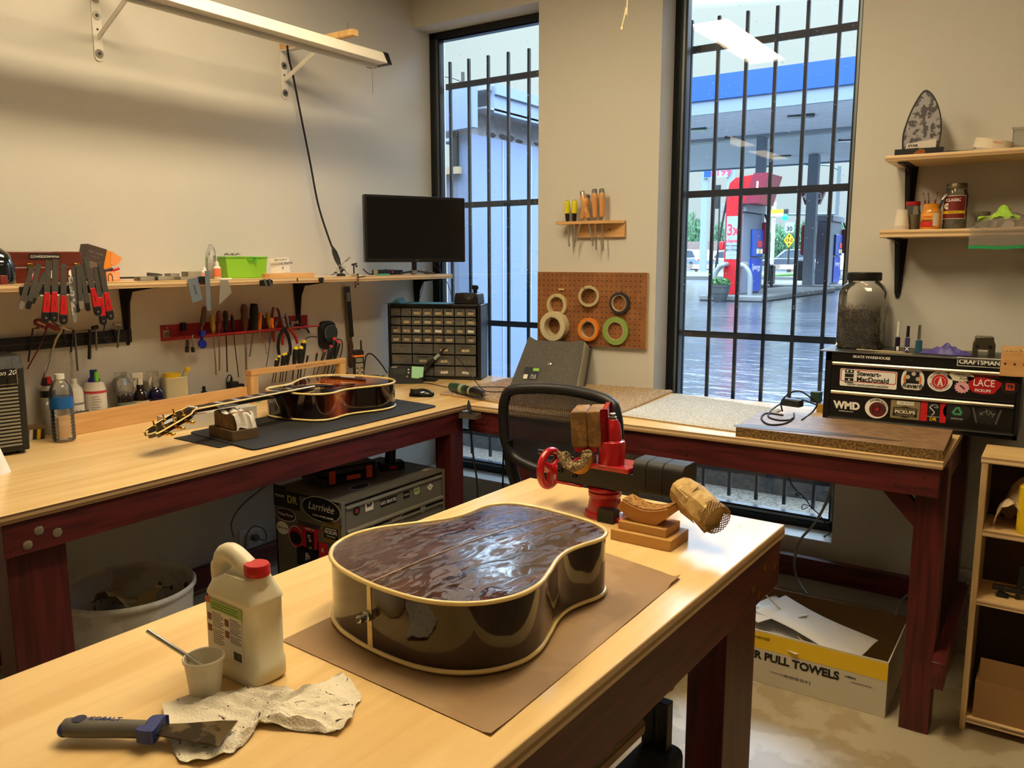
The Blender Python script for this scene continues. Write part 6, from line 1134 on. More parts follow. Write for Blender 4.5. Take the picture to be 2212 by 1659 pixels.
for i in range(5):
    z1 = ZC-.018-i*dh; d_ = ob('drawer', MB().box(.022, .0005, z1-dh+.008, CWd-.018, .02, z1-.004).prism([(0, z1-.004), (-.008, z1-.010), (-.008, z1-.013), (0, z1-.017)], .022, CWd-.018, 'x'), gmd, t, bev=.001); DR.append(d_)
    ob('pull', MB().prism([(-.010, z1-dh+.010), (-.012, z1-dh+.018), (0, z1-dh+.024), (0, z1-dh+.010)], .022, CWd-.018, 'x'), mat('worn pull', (150, 146, 132), .35, .5), d_, bev=.001)
def FD(u, v): q = PX(560+u/5.027, 960+v/5.027, X1+.001); return (q.y-Y0, -.001, q.z-.008)
def FSd(u, v): q = PY(560+u/5.027, 960+v/5.027, Y0); return (-.0008, -(q.x-X1), q.z)       # on the side facing the camera
SM = Matrix(((0, 0, -1), (-1, 0, 0), (0, 1, 0)))                # text plane on local -x side
def stf(u, v, poly, m_, s=None, sz=.02, tc_=wht, **k):
    o = seal(poly, m_, t, FD(u, v));
    if s: txt(s, sz, tc_, o, (0, 0, .0006), UPM, **k)
    return o
stf(1057, 700, ell(.018, .018), bkpl); seal(rrect(-.008, -.009, .008, .009, .002), mat('dim red', (150, 40, 40), .5), t, Vector(FD(1057, 700))+Vector((0, -.0006, 0)))
o = stf(1195, 655, rrect(-.022, -.015, .022, .017, .004), wht, 'Wonder Fox', .006, blk); o2 = seal(sm2([(-.015, .0), (-.01, .012), (0, .004), (.01, .014), (.014, .002), (0, -.001)], 3), blk, o, (0, .004, .0006), UPM)
stf(1405, 595, [(-.047, -.014), (.047, -.014), (.047, .014), (-.047, .014)], bkpl, 'GO SKATE.', .0185, wht, bold=.015)
stf(1598, 525, [(-.018, -.015), (.018, -.015), (.018, .015), (-.018, .015)], mat('navy print', (20, 24, 34), .5), 'POLLEN', .008, wht)
stf(1710, 480, sm2([(-.016, -.012), (-.017, .012), (-.006, .016), (0, .01), (.01, .017), (.017, .008), (.016, -.012), (0, -.017)], 3), mat('pale lime print', (170, 185, 140), .5), 'ROK', .012, mat('dark green ink', (50, 80, 40)))
stf(1855, 440, [(-.02, 0), (0, .016), (.02, 0), (0, -.016)], wht, 'pick', .007, blk)
stf(1060, 925, ell(.021, .021), redp, 'JB', .018, wht); stf(1230, 875, ell(.014, .013), bkpl, 'KSR', .010, yel)
o = stf(1490, 790, rrect(-.043, -.017, .043, .017, .008), wht); o2 = seal(rrect(-.040, -.014, .040, .014, .007), bkpl, o, (0, 0, .0005), UPM); txt('pickguards', .015, wht, o, (0, .005, .0012), UPM, bold=.01); txt('.com', .012, wht, o, (.02, -.007, .0012), UPM, bold=.01)
stf(1778, 680, ell(.017, .016), wht, 'Seymour', .007, redp)
for (u, v) in ((900, 765), (905, 975)): o = stf(u, v, [(-.004, -.028), (.004, -.028), (.004, .028), (-.004, .028)], yel); txt('RUBIN', .006, blk, o, (0, 0, .0006), mrot(UPM, R(90)))
def sts(u, v, poly, m_, s=None, sz=.02, tc_=wht, dy=0, **k):
    o = seal(poly, m_, t, FSd(u, v), SM)
    if s: txt(s, sz, tc_, o, (0, dy, .0006), UPM, **k)
    return o
kc = 1.9
rc_ = lambda w_, h_: [(-w_, -h_), (w_, -h_), (w_, h_), (-w_, h_)]
br = mat('bronze sticker', (130, 104, 50), .5)
sts(222, 556, rc_(.034, .042), bkpl, 'PICKUPS', .014, wht)
sts(358, 612, rc_(.042, .034), bkpl, 'DR', .042, mat('yellow ink', (205, 190, 40)), dy=.002, bold=.02)
o = sts(670, 705, ell(.105, .048, 40), wht); o2 = seal(ell(.102, .0455, 40), bkpl, o, (0, 0, .0004), UPM); o2.name = 'sticker_field'; txt('Larriv\u00e9e', .042, wht, o, (0, .006, .0011), UPM, shear=.3); txt('MAKERS OF FINE GUITARS', .0095, wht, o, (.01, -.028, .0011), UPM)
o = sts(290, 765, ell(.058, .026, 32), wht); o2 = seal(ell(.055, .024, 32), mat('maroon print', (50, 20, 26), .5), o, (0, .001, .0004), UPM); o2.name = 'sticker_field'; txt('Pickup Power', .016, wht, o, (0, .002, .0011), UPM)
sts(255, 905, ell(.036, .026, 28), wht, 'Michael Kelly', .011, blk, shear=.3)
o = sts(545, 865, rc_(.07, .018), gmt, 'Sweetwater', .026, mat('ink dark', (20, 20, 22)), bold=.01); seal(rc_(.068, .0022), redp, o, (0, -.016, .0005), UPM).name = 'underline'
o = sts(400, 1000, ell(.040, .044, 30), wht); seal(ell(.037, .041, 30), redp, o, (0, 0, .0004), UPM).name = 'sticker_field'; seal(sm2([(-.028, -.02), (-.03, .008), (-.01, .02), (.02, .014), (.03, -.004), (.02, -.028), (-.01, -.03)], 4), blk, o, (0, 0, .0008), UPM).name = 'animal_mark'
o = sts(555, 1030, rc_(.046, .05), redp, 'VERITAS', .014, wht, dy=.04); seal(rc_(.022, .036), blk, o, (0, -.008, .0006), UPM).name = 'sticker_field'; txt('S', .04, wht, o, (0, .002, .0014), UPM, shear=-.2); txt('DR', .012, yel, o, (0, -.034, .0014), UPM)
o = sts(780, 955, rc_(.046, .044), br); seal(rc_(.038, .022), blk, o, (0, -.004, .0004), UPM).name = 'sticker_field'; txt('HANDCRAFTED', .0085, wht, o, (0, .011, .0011), UPM); txt('PICKUPS', .017, wht, o, (0, -.002, .0011), UPM, bold=.02); txt('PURE SOUND', .0075, wht, o, (0, -.017, .0011), UPM); txt('K K SOUND', .008, blk, o, (0, .033, .0005), UPM)
o = sts(530, 1225, rc_(.062, .04), bkpl); txt('Jb', .034, wht, o, (0, .004, .0006), UPM); seal([(p_[0]*1, p_[1]) for p_ in ell(.024, .026)], bkpl, o, (0, .004, .0003), UPM, t=.0002).name = 'ring_mark'
sts(690, 1150, rc_(.028, .03), redp, 'A', .026, wht)
o = ob('sticker', MB().prism(ell(.05, .03, 30), 0, .0004), wht, t, loc=(.20, .10, ZC+.0002)); ob('sticker_field', MB().prism(ell(.045, .026, 30), .0004, .0007), blk, o)
ob('sticker', MB().prism([(0, 0), (.04, .006), (.038, .03), (-.004, .022)], 0, .0006), lbm, t, loc=(.53, .04, ZC))
q = PZ(690, 1062, ZC); q2 = PZ(838, 1040, ZC); a_ = math.atan2(q2.y-q.y, q2.x-q.x)
t = thing('tool_case', 'black hard tool case with orange latches on top of the grey cabinet', 'case', (.69, -1.40, ZC), R(73))
ob('lower_shell', MB().prism(rrect(0, 0, .26, .19, .02), 0, .034), bkpl, t, bev=.004); ob('upper_shell', MB().prism(rrect(0.002, .002, .258, .188, .02), .035, .07), bkpl, t, bev=.008)
for x_ in (.035, .2): ob('latch', MB().box(x_, -.005, .008, x_+.028, .002, .06), mat('orange latch', (235, 80, 25), .4), t, bev=.003)
ob('handle', MB().tube([(.09, .0, .03), (.095, -.02, .03), (.165, -.02, .03), (.17, 0, .03)], .008, 8, sm=3), bkpl, t); ob('handle_insert', MB().box(.1, -.03, .022, .16, -.02, .038), mat('orange latch', (235, 80, 25)), t, bev=.002)
q = PZ(888, 1016, ZC); t = thing('cordless_drill', 'black cordless drill standing upright on its battery on the grey cabinet', 'power tool', (.72, -1.02, ZC), R(60))
ob('battery', MB().prism(rrect(-.06, -.035, .05, .035, .015), 0, .035), bkpl, t, bev=.006); ob('grip', MB().tube([(-.01, 0, .035), (0, 0, .13)], [.024, .02], 12), bkpl, t); ob('body', MB().tube([(-.06, 0, .15), (.02, 0, .155), (.09, 0, .155)], [.03, .032, .02], 14), bkpl, t); ob('badge', MB().box(-.02, -.036, .01, .01, -.034, .022), redp, t)
a = PZ(1402, 1556, .60); t = thing('chair', 'chair with flat rounded wooden armrest and black seat beside the table', 'chair', (a.x, a.y, 0), R(-3))
am = mat('grey laminate', (150, 138, 120), .35); m = MB(); m.prism([(-.06, 0), (-.02, 0), (-.006, -.004), (0, -.02), (0, -.62), (-.085, -.62), (-.085, -.02), (-.08, -.004)], .578, .5995); ob('armrest', m, mat('oak edge', (130, 92, 44), .45), t, bev=.003); ob('armrest_top', MB().prism([(-.07, -.003), (-.02, -.003), (-.008, -.007), (-.003, -.022), (-.003, -.62), (-.083, -.62), (-.083, -.02)], .5996, .6015), am, t, bev=.0008)
sq = PZ(1478, 1612, .46); dx = sq.x-a.x; dy = sq.y-a.y
ob('seat', MB().prism(rrect(-.085, dy-.40, dx, dy, .03), .40, .46), mat('black upholstery', (16, 16, 17), .85, bump=.3), t, bev=.012, seg=3)
for x_ in (-.06, dx-.04):
    for y_ in (dy-.04, dy-.36): ob('leg', MB().box(x_-.014, y_-.014, 0, x_+.014, y_+.014, .40 if x_ > 0 else .578), bkpl, t, bev=.002)
# ---------------------------------------------------------------- toolbox on the right end of the bench
ty = -.30; T0 = PY(1777, 903, ty); X_R = 2.955; tw_ = X_R-T0.x; tx0 = T0.x; th_ = 1.203-BZ
t = thing('toolbox', 'black two-drawer steel tool chest covered in stickers on the right end of the bench', 'toolbox', (tx0, ty, BZ+.001), 0)
bx = mat('black steel enamel', (20, 20, 21), .35, .2); lip = mat('brushed aluminium', (190, 184, 170), .35, .85, bump=.05)
def TB(cx, cy): q = PY(1700+cx/4.32, 680+cy/4.32, ty); return q.x-tx0, q.z-BZ-.001
def TL(cx, cy, y=-.0005): a_, b_ = TB(cx, cy); return (a_, y, b_)
h0 = TB(400, 425)[1]; h1 = TB(385, 700)[1]; h2 = TB(370, 940)[1]
h1b = h0-(h0-h2)*.52
ob('case', MB().box(0, .012, 0, tw_, .285, th_-.004), bx, t, bev=.004)
ob('face_frame', MB().box(0, 0, 0, .022, .012, th_-.004).box(tw_-.012, 0, 0, tw_, .012, th_-.004).box(0, 0, h0, tw_, .012, th_-.004).box(0, 0, 0, tw_, .012, h2-.004), bx, t, bev=.001)
ob('lid_mat', MB().box(-.026, -.004, th_-.0035, tw_+.01, .285, th_+.0005), mat('worn grey sheet', (88, 86, 80), .45, .3), t, bev=.001)
D1, D2 = (h1b+.004, h0-.002), (h2-.002, h1b)
for (a_, b_) in (D1, D2):
    d_ = ob('drawer', MB().box(.024, -.001, a_, tw_-.014, .2, b_), bx, t, bev=.002)
    ob('handle_strip', MB().prism([(-.001, b_-.012), (-.008, b_-.013), (-.012, b_-.006), (-.009, b_), (-.001, b_)], .026, tw_-.016, 'x'), lip, d_, bev=.0008)
    ob('lower_lip', MB().box(.026, -.003, a_+.001, tw_-.016, -.001, a_+.005), mat('dark lip', (60, 58, 55), .3, .6), d_)
ob('bottom_rail', MB().prism([(-.004, .012), (-.008, .016), (-.004, .020), (0, .020), (0, .012)], .02, tw_-.01, 'x'), mat('dark lip', (60, 58, 55)), t)
ob('keyhole', MB().cyl((TB(1160, 410)[0], -.002, h0+.02), (TB(1160, 410)[0], .001, h0+.02), .007), bkmt, t)
def st(cx, cy, poly, m_, s=None, sz=.02, tc_=wht, dy=0, dx=0, **k):
    o = seal(poly, m_, t, TL(cx, cy, -.0012))
    if s: txt(s, sz, tc_, o, (dx, dy, .0006), UPM, **k)
    return o
def inn(o, poly, m_, x=0, y=0, z=.0005): q = seal(poly, m_, o, (x, y, z), UPM, t=.0003); q.name = 'sticker_print'; return q
def rot2(poly, a_): return [(x*math.cos(a_)-y*math.sin(a_), x*math.sin(a_)+y*math.cos(a_)) for x, y in poly]
kx = (TB(2150, 800)[0]-TB(430, 800)[0])/1720      # metres per crop pixel
txt('SKATE WAREHOUSE', .0135, wht, t, TL(788, 400, -.0006), FR, bold=.02, sx=1.05)
o = st(1795, 446, rrect(-195*kx, -45*kx, 195*kx, 45*kx, .001), wht); inn(o, rrect(-188*kx, -38*kx, 188*kx, 38*kx, .0008), bkpl); txt('CRAFTSMAN', .0215, wht, o, (0, 0, .0012), UPM, bold=.035, sx=1.02)
o = st(757, 582, rrect(-285*kx, -112*kx, 285*kx, 78*kx, .006), wht)
q = inn(o, rrect(-278*kx, -62*kx, 278*kx, 72*kx, .006), redp); q = inn(o, rrect(-270*kx, -54*kx, 270*kx, 64*kx, .005), wht, z=.0008)
inn(o, [(-235*kx, -75*kx), (-145*kx, -75*kx), (-145*kx, 95*kx), (-235*kx, 95*kx)], blk, z=.0012)
for y_ in (72, 28, -18, -60): inn(o, [(-235*kx, (y_-3)*kx), (-145*kx, (y_-3)*kx), (-145*kx, (y_+3)*kx), (-235*kx, (y_+3)*kx)], wht, z=.0016)
for (x_, y_) in ((-210, 52), (-170, 52), (-190, -40)): inn(o, ell(10*kx, 10*kx, 12), wht, x_*kx, y_*kx, .0016)
txt('Stewart-', .0245, blk, o, (8*kx, 32*kx, .0016), UPM, bold=.03); txt('MacDonald', .0245, blk, o, (48*kx, -30*kx, .0016), UPM, bold=.03); txt('guitar tools\u00b7parts\u00b7supplies', .0125, greyp, o, (0, -88*kx, .0016), UPM, bold=.02, sx=1.12)
o = st(1172, 605, sm2([(-88*kx, -95*kx), (-108*kx, 0), (-80*kx, 92*kx), (0, 104*kx), (80*kx, 92*kx), (112*kx, 0), (88*kx, -95*kx), (0, -106*kx)], 4), wht)
inn(o, ell(88*kx, 88*kx), mat('orange ring', (225, 130, 50), .5), z=.0005); inn(o, rrect(-62*kx, -45*kx, 62*kx, 85*kx, .003), blk, z=.0009)
for x_, y_ in ((8, 62), (-45, 25), (50, 10)): inn(o, ell(21*kx, 21*kx, 20), mat('knob print', (190, 184, 170), .6), x_*kx, y_*kx, .0013)
inn(o, rrect(-95*kx, -90*kx, 90*kx, -42*kx, .003), wht, z=.0013); txt('Reverb', .0235, blk, o, (0, -66*kx, .0018), UPM, bold=.03, shear=.3)
o = st(1427, 622, ell(116*kx, 104*kx, 40), wht); inn(o, [((78 if i % 2 else 70)*kx*math.cos(i*PI/20), (78 if i % 2 else 70)*kx*math.sin(i*PI/20)) for i in range(40)], redp, 0, -2*kx, .0005)
inn(o, ell(54*kx, 54*kx), wht, 0, -4*kx, .0009); inn(o, ell(50*kx, 50*kx), redp, 0, -4*kx, .0013); inn(o, [(-22*kx, -38*kx), (-2*kx, 44*kx), (10*kx, 44*kx), (30*kx, -38*kx), (12*kx, -38*kx), (4*kx, 0), (-6*kx, -38*kx)], wht, 0, -4*kx, .0017)
for i, ch in enumerate('ALCHEMY AUDIO'): a_ = PI*(.86-.72*i/12); txt(ch, .0085, blk, o, (90*kx*math.cos(a_), 84*kx*math.sin(a_), .0008), mrot(UPM, a_-PI/2), bold=.02)
for i, ch in enumerate('MODIFICATION STUDIO'): a_ = PI*(1.12+.76*i/18); txt(ch, .0065, blk, o, (90*kx*math.cos(a_), 84*kx*math.sin(a_), .0008), mrot(UPM, a_+PI/2), bold=.02)
o = st(1800, 640, sm2([(-120*kx, 62*kx), (-60*kx, 58*kx), (0, 62*kx), (60*kx, 58*kx), (190*kx, 20*kx), (150*kx, -60*kx), (110*kx, -100*kx), (-60*kx, -92*kx), (-98*kx, 5*kx)], 2), mat('red sticker', (178, 16, 26), .4)); txt('LACE', .0345, wht, o, (35*kx, 4*kx, .0006), UPM, sx=.82, bold=.01); txt('PICKUPS', .013, wht, o, (30*kx, -72*kx, .0006), UPM, bold=.03)
o = st(1862, 562, rrect(-110*kx, -18*kx, 110*kx, 18*kx, .002), mat('dark red sticker', (128, 14, 24), .4)); txt('EST. 1979', .009, mat('dim pink ink', (190, 100, 96), .6), o, (0, 0, .0006), UPM)
o = st(1622, 578, ell(122*kx, 48*kx, 36), mat('ivory print', (222, 212, 190), .6)); txt('Michael', .0165, blk, o, (10*kx, 16*kx, .0006), UPM, shear=.5); txt('Kelly', .0155, blk, o, (30*kx, -18*kx, .0006), UPM, shear=.5)
o = st(1634, 676, [((74 if i % 2 else 58)*kx*math.cos(i*PI/14), (66 if i % 2 else 52)*kx*math.sin(i*PI/14)) for i in range(28)], mat('pink sticker', (225, 165, 178), .5)); inn(o, rot2(rrect(-30*kx, -5*kx, 30*kx, 5*kx, .0008), -.7), mat('maroon ink', (90, 20, 40), .5)); inn(o, rot2(rrect(-20*kx, 6*kx, 34*kx, 12*kx, .0006), -.7), mat('maroon ink', (90, 20, 40)))
o = st(2083, 672, ell(72*kx, 64*kx, 28), mat('ring grey', (60, 58, 56), .5)); inn(o, ell(66*kx, 58*kx, 28), bkpl); inn(o, rrect(-38*kx, -36*kx, 38*kx, 36*kx, .003), mat('brick red print', (190, 64, 46), .5), z=.0009); txt('TB', .016, bkpl, o, (0, 0, .0014), UPM, bold=.05)
txt('WMD', .038, wht, t, TL(560, 848, -.0015), FR, bold=.05, shear=-.06, sx=.95); txt('WMDEVICES.COM', .0065, wht, t, TL(550, 900, -.0015), FR)
o = st(835, 872, ell(115*kx, 110*kx, 40), wht); inn(o, ell(84*kx, 80*kx, 36), mat('dark red disc', (92, 26, 30), .5), 12*kx, -12*kx); inn(o, ell(22*kx, 22*kx, 18), redp, 0, -12*kx, .0009); txt('B7', .033, blk, o, (5*kx, -12*kx, .0013), UPM)
for i, ch in enumerate('SHUMEBOCKER'): a_ = PI*(.72-.8*i/10); txt(ch, .0105, blk, o, (92*kx*math.cos(a_), 90*kx*math.sin(a_), .0008), mrot(UPM, a_-PI/2), bold=.03)
kh = mat('khaki print', (140, 126, 88), .5)
o = st(1102, 886, rrect(-140*kx, -97*kx, 140*kx, 97*kx, .001), kh); inn(o, rrect(-82*kx, 52*kx, 82*kx, 88*kx, .0005), wht); txt('K&K SOUND', .0085, blk, o, (10*kx, 70*kx, .0009), UPM)
inn(o, sm2([(-118*kx, 20*kx), (-60*kx, 24*kx), (0, 38*kx), (60*kx, 24*kx), (118*kx, 20*kx), (112*kx, -30*kx), (118*kx, -72*kx), (50*kx, -74*kx), (0, -88*kx), (-50*kx, -74*kx), (-118*kx, -72*kx), (-112*kx, -30*kx)], 2), blk); txt('HANDCRAFTED', .0098, kh, o, (0, 6*kx, .0009), UPM, bold=.02, sx=1.1); txt('PICKUPS', .0165, mat('cream ink', (222, 214, 188), .5), o, (0, -26*kx, .0009), UPM, bold=.04, sx=1.1); txt('PURE SOUND', .0085, kh, o, (0, -60*kx, .0009), UPM, bold=.02, sx=1.2)
o = st(1363, 905, rrect(-118*kx, -105*kx, 122*kx, 102*kx, .001), redp); inn(o, [(-54*kx, -104*kx), (64*kx, -104*kx), (64*kx, 100*kx), (-54*kx, 100*kx)], blk); inn(o, [(-54*kx, -52*kx), (64*kx, -52*kx), (64*kx, -48*kx), (-54*kx, -48*kx)], wht, z=.0009)
txt('DR', .0165, yel, o, (4*kx, -78*kx, .0009), UPM, bold=.02)
q = ob('dragon_mark', MB().tube([(20*kx, 78*kx, 0), (-10*kx, 68*kx, 0), (-30*kx, 45*kx, 0), (-6*kx, 18*kx, 0), (12*kx, -6*kx, 0), (-4*kx, -30*kx, 0), (-14*kx, -38*kx, 0)], [.0004, .0013, .0018, .0016, .0014, .0006], 6, sm=4).tube([(20*kx, 78*kx, 0), (46*kx, 52*kx, 0), (36*kx, 44*kx, 0), (6*kx, 52*kx, 0)], .001, 5), wht, o); q.location = (0, 0, .0008)
o = st(1585, 905, ell(125*kx, 108*kx, 36), mat('near black print', (26, 26, 27), .5)); gr_ = mat('recycle green', (70, 145, 96), .5)
for k in range(3):
    a_ = R(90+120*k); p1, p2 = (54*kx*math.cos(a_), 54*kx*math.sin(a_)), (54*kx*math.cos(a_+R(120)), 54*kx*math.sin(a_+R(120)))
    L_ = math.dist(p1, p2); an = math.atan2(p2[1]-p1[1], p2[0]-p1[0]); s_ = rot2([(.0045, -.0035), (L_-.008, -.0035), (L_-.008, -.006), (L_-.001, 0), (L_-.008, .006), (L_-.008, .0035), (.0045, .0035)], an); inn(o, [(x+p1[0], y+p1[1]) for x, y in s_], gr_, 4*kx, 4*kx)
txt('SWITCH CO', .0065, wht, o, (4*kx, -72*kx, .0006), UPM)
o = st(1862, 935, ell(110*kx, 104*kx, 6), mat('near black print', (26, 26, 27))); txt('\u00d7', .03, greyp, o, (-45*kx, 5*kx, .0006), UPM); txt('XM', .024, greyp, o, (20*kx, 20*kx, .0006), mrot(UPM, -.5))
for s_ in (-1, 1):
    for d_ in (0, 9): q = ob('mark_line', MB().bar((s_*(118+d_)*kx, 66*kx, 0), (s_*(78+d_)*kx, -88*kx, 0), .0014, .0004), greyp, o); q.location = (0, 0, .0008)
zt_ = BZ+th_+.0025
def TP(u, y): q = PY(u, 740, y); return (q.x, y, zt_)
jar0 = TP(1858, -.13); jr_ = abs(PY(1906, 700, -.13).x-PY(1812, 700, -.13).x)/2; jh = PY(1860, 588, -.13).z-zt_
t = thing('glass_jar', 'large clear jar with black lid full of short metal rods on the tool chest', 'jar', jar0, 0)
jg = mat('jar plastic', (235, 235, 230), .05, alpha=.06)
m = MB(); secs = [];
for z, s_ in ((0, .93), (.006, 1), (jh*.62, 1), (jh*.74, .99), (jh*.82, .86), (jh*.87, .72), (jh*.93, .72)): secs.append([(x, y, z) for x, y in (rrect(-jr_*s_, -jr_*s_, jr_*s_, jr_*s_, jr_*.42*s_, 6) if s_ > .8 else [(jr_*s_*math.cos(R(45)/1*0+2*PI*(k-.5*3.5)/28+PI/28*3), jr_*s_*math.sin(2*PI*(k-1.75)/28+PI/28*3)) for k in range(28)])])
n = 28; m.add([p for s_ in secs for p in s_], [(i*n+k, i*n+(k+1) % n, (i+1)*n+(k+1) % n, (i+1)*n+k) for i in range(len(secs)-1) for k in range(n)]+[tuple(range(n))]); ob('jar', m, jg, t, ang=60)
ob('lid', MB().lathe([(jr_*.76, jh*.89), (jr_*.80, jh*.9), (jr_*.80, jh*.985), (jr_*.76, jh), (.001, jh)], 40), bkpl, t)
rnd.seed(31); m = MB(); mb2 = MB(); lim = jr_*.93
for k in range(760):
    L_ = rnd.uniform(.02, .045); a_ = rnd.uniform(0, 2*PI); el = rnd.gauss(0, .6); z = rnd.uniform(.006, jh*.56); x, y = rnd.uniform(-lim, lim), rnd.uniform(-lim, lim)
    if k % 2:
        if rnd.random() < .5: x = rnd.choice((-lim, lim*.97))*rnd.uniform(.93, 1)
        else: y = -lim*rnd.uniform(.93, 1)
        el = rnd.uniform(-1.4, 1.4)
    d_ = Vector((math.cos(a_)*math.cos(el), math.sin(a_)*math.cos(el), math.sin(el)))*L_/2; p = Vector((x, y, z)); A_, B_ = p-d_, p+d_
    for q in (A_, B_): q.x = max(-lim, min(lim, q.x)); q.y = max(-lim, min(lim, q.y)); q.z = max(.003, min(jh*.64, q.z))
    (m if k % 3 else mb2).tube([A_, B_], .0011, 4)
o = ob('rods', m, mat('nickel rod', (172, 160, 132), .28, 1), t, weld=False); o['kind'] = 'stuff'; o = ob('rods', mb2, mat('dull rod', (112, 98, 72), .4, 1), t, weld=False); o['kind'] = 'stuff'
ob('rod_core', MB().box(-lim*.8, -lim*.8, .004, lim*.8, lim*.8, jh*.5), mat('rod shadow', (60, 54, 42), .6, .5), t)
def nail(lab, u, y, w_, vt, capm, bodym, w2, ch=.5, extra=None):
    q = TP(u, y); hh = PY(u, vt, y).z-zt_; t = thing('polish_bottle', lab, 'bottle', q, R(8), 'nail polish bottles on the tool chest')
    ob('bottle', MB().prism(rrect(-w_, -w_*.8, w_, w_*.8, w_*.35), 0, hh*(1-ch)), bodym, t, bev=.0015); ob('neck', MB().cyl((0, 0, hh*(1-ch)), (0, 0, hh*(1-ch)+.003), w2*.8), clr, t); ob('cap', MB().cyl((0, 0, hh*(1-ch)+.003), (0, 0, hh), w2, w2*.86), capm, t); return t
t = nail('nail polish bottle with tall white cap and dark body on the tool chest', 1939, -.2, .0088, 694, whtpl, mat('purple black glass', (24, 20, 34), .1, coat=1), .0055, .52); seal(rc_(.0045, .008), wht, t, (.001, -.0072, .012))
t = nail('nail polish bottle with black cap and violet mark on the tool chest', 1960, -.2, .0085, 704, bkpl, mat('violet glass', (70, 64, 110), .12, coat=1), .0062, .45); txt('X', .018, wht, t, (0, -.0072, .012), FR, bold=.05)
t = nail('nail polish bottle with chrome cap and teal body on the tool chest', 1985, -.19, .0118, 702, chrome, mat('teal glass', (38, 92, 110), .1, coat=1), .0062, .55)
q = TP(1880, -.25); e = TP(1952, -.25); t = thing('swab_stick', 'thin pale stick with tape flag lying on the tool chest', 'stick', (0, 0, 0)); ob('stick', MB().tube([(q[0]-.045, -.262, zt_+.006), (e[0]+.005, -.242, zt_+.003)], .0018, 8), mat('pale stick', (226, 212, 170), .6), t); ob('flag', MB().cb(q[0]-.02, -.258, zt_+.006, .012, .004, .010), clr, t)
q = TP(1900, -.24); solo('pale_strip', MB().prism([(0, 0), (.13, -.002), (.125, .03), (.012, .032)], 0, .0015), mat('pale card', (170, 156, 128), .6), 'thin pale card strip lying on the tool chest beside the bottles', 'card', (q[0]-.01, -.285, zt_), 0)
rnd.seed(17); m = MB(); q = TP(2045, -.20); ext = (PY(2100, 745, -.2).x-PY(1985, 745, -.2).x)/2
def gl_(a_, b_):
    x = -ext+2*ext*a_; env = math.sin(PI*min(1, max(0, a_)))**.6*math.sin(PI*b_)**.7; return (x+rnd.uniform(-.002, .002), -.035+.07*b_, .002+env*(.012+.020*math.exp(-((a_-.52)/.18)**2)+.006*math.sin(a_*31+b_*9)+.004*math.sin(b_*23+a_*7)))
m.grid(gl_, 46, 16); solo('nitrile_glove', m, mat('purple nitrile', (84, 72, 150), .45), 'crumpled purple disposable glove lying on the tool chest', 'glove', (q[0], -.20, zt_), 0, ang=28, solid=.0008)
q = TP(2126, -.19); bw_ = (PY(2150, 740, -.19).x-PY(2101, 740, -.19).x); t = thing('anvil_block', 'small notched steel bench block standing on the tool chest', 'block', (q[0], -.19, zt_), R(6)); s_ = bw_
m = MB(); m.prism([(-s_/2, 0), (-s_*.25, 0), (-s_*.25, s_*.35), (s_*.2, s_*.35), (s_*.2, 0), (s_*.5, 0), (s_*.5, s_*.62), (s_*.42, s_*.82), (s_*.42, s_*.95), (s_*.36, s_), (-s_*.38, s_), (-s_*.42, s_*.94), (-s_*.42, s_*.82), (-s_/2, s_*.62)], -s_*.35, s_*.5, 'y'); ob('body', m, mat('ground steel', (120, 112, 98), .32, .9), t, bev=.002)
for x_ in (-.3, .28): ob('hole', MB().cyl((s_*x_, -s_*.351, s_*.5), (s_*x_, -s_*.356, s_*.5), s_*.09), blk, t)
q = PY(2163, 775, -.3); t = thing('wooden_holder', 'pale wooden block with drilled holes hanging over the tool chest front corner', 'block', (q.x, -.3, BZ+th_), 0)
ob('front_board', MB().box(0, -.024, -.048, .09, -.006, .005), pine, t, bev=.001); ob('upper_block', MB().box(0, -.024, .005, .09, .05, .035), pine, t, bev=.001); ob('back_block', MB().box(0, .02, .035, .09, .05, .05), pine, t, bev=.001)
for x_ in (.014, .042, .07): ob('hole', MB().cyl((x_, -.0241, -.006), (x_, -.0246, -.006), .004), mat('hole brown', (70, 30, 18), .7), t)
rnd.seed(5); m = MB(); [m.ball(rnd.uniform(.01, .08), rnd.uniform(-.015, .015), .037+rnd.uniform(0, .006), .004, .004, .003, 6) for k in range(40)]; ob('shavings', m, mat('wood shavings', (212, 186, 130), .9), t, weld=False)['kind'] = 'stuff'
# ---------------------------------------------------------------- right wall shelves
SR = [(2.462, 1.905, 1.925, .265, 'upper'), (2.450, 1.630, 1.656, .20, 'lower')]
UZ = PY(1912, 337, -.26).z; UB = PY(1911, 349, -.26).z; LZ = PY(1900, 497, -.2).z; LB = PY(1899, 514, -.2).z
for (x0, zb, z1, d_, nm) in ((PY(1912, 345, -.26).x, UB, UZ, .26, 'upper'), (PY(1900, 505, -.2).x, LB, LZ, .2, 'lower')):
    t = thing('plywood_shelf', nm+' pale plywood shelf on a black bracket on the right wall', 'shelf', (x0, 0, z1))
    m = MB(); m.box(0, -d_, zb-z1, .75, -.002, 0); m.mi = [0, 0, 1, 1, 1, 1]; ob('board', m, [plyx, plyes], t, bev=.002)
    bxx = PY(1962 if nm == 'upper' else 1950, 480, 0).x-x0; bracket(t, bxx, -.003, zb-z1, 0); bracket(t, bxx+.45, -.003, zb-z1, 0)
US = lambda u, y=-.16: (PY(u, 330, y).x, y, UZ)
LS = lambda u, y=-.12: (PY(u, 497, y).x, y, LZ)
hz = lambda u, v, y, z: PY(u, v, y).z-z
q = US(1985, -.17); hb = hz(1993, 193, -.17, UZ); wb2 = PY(2036, 330, -.17).x-PY(1932, 330, -.17).x
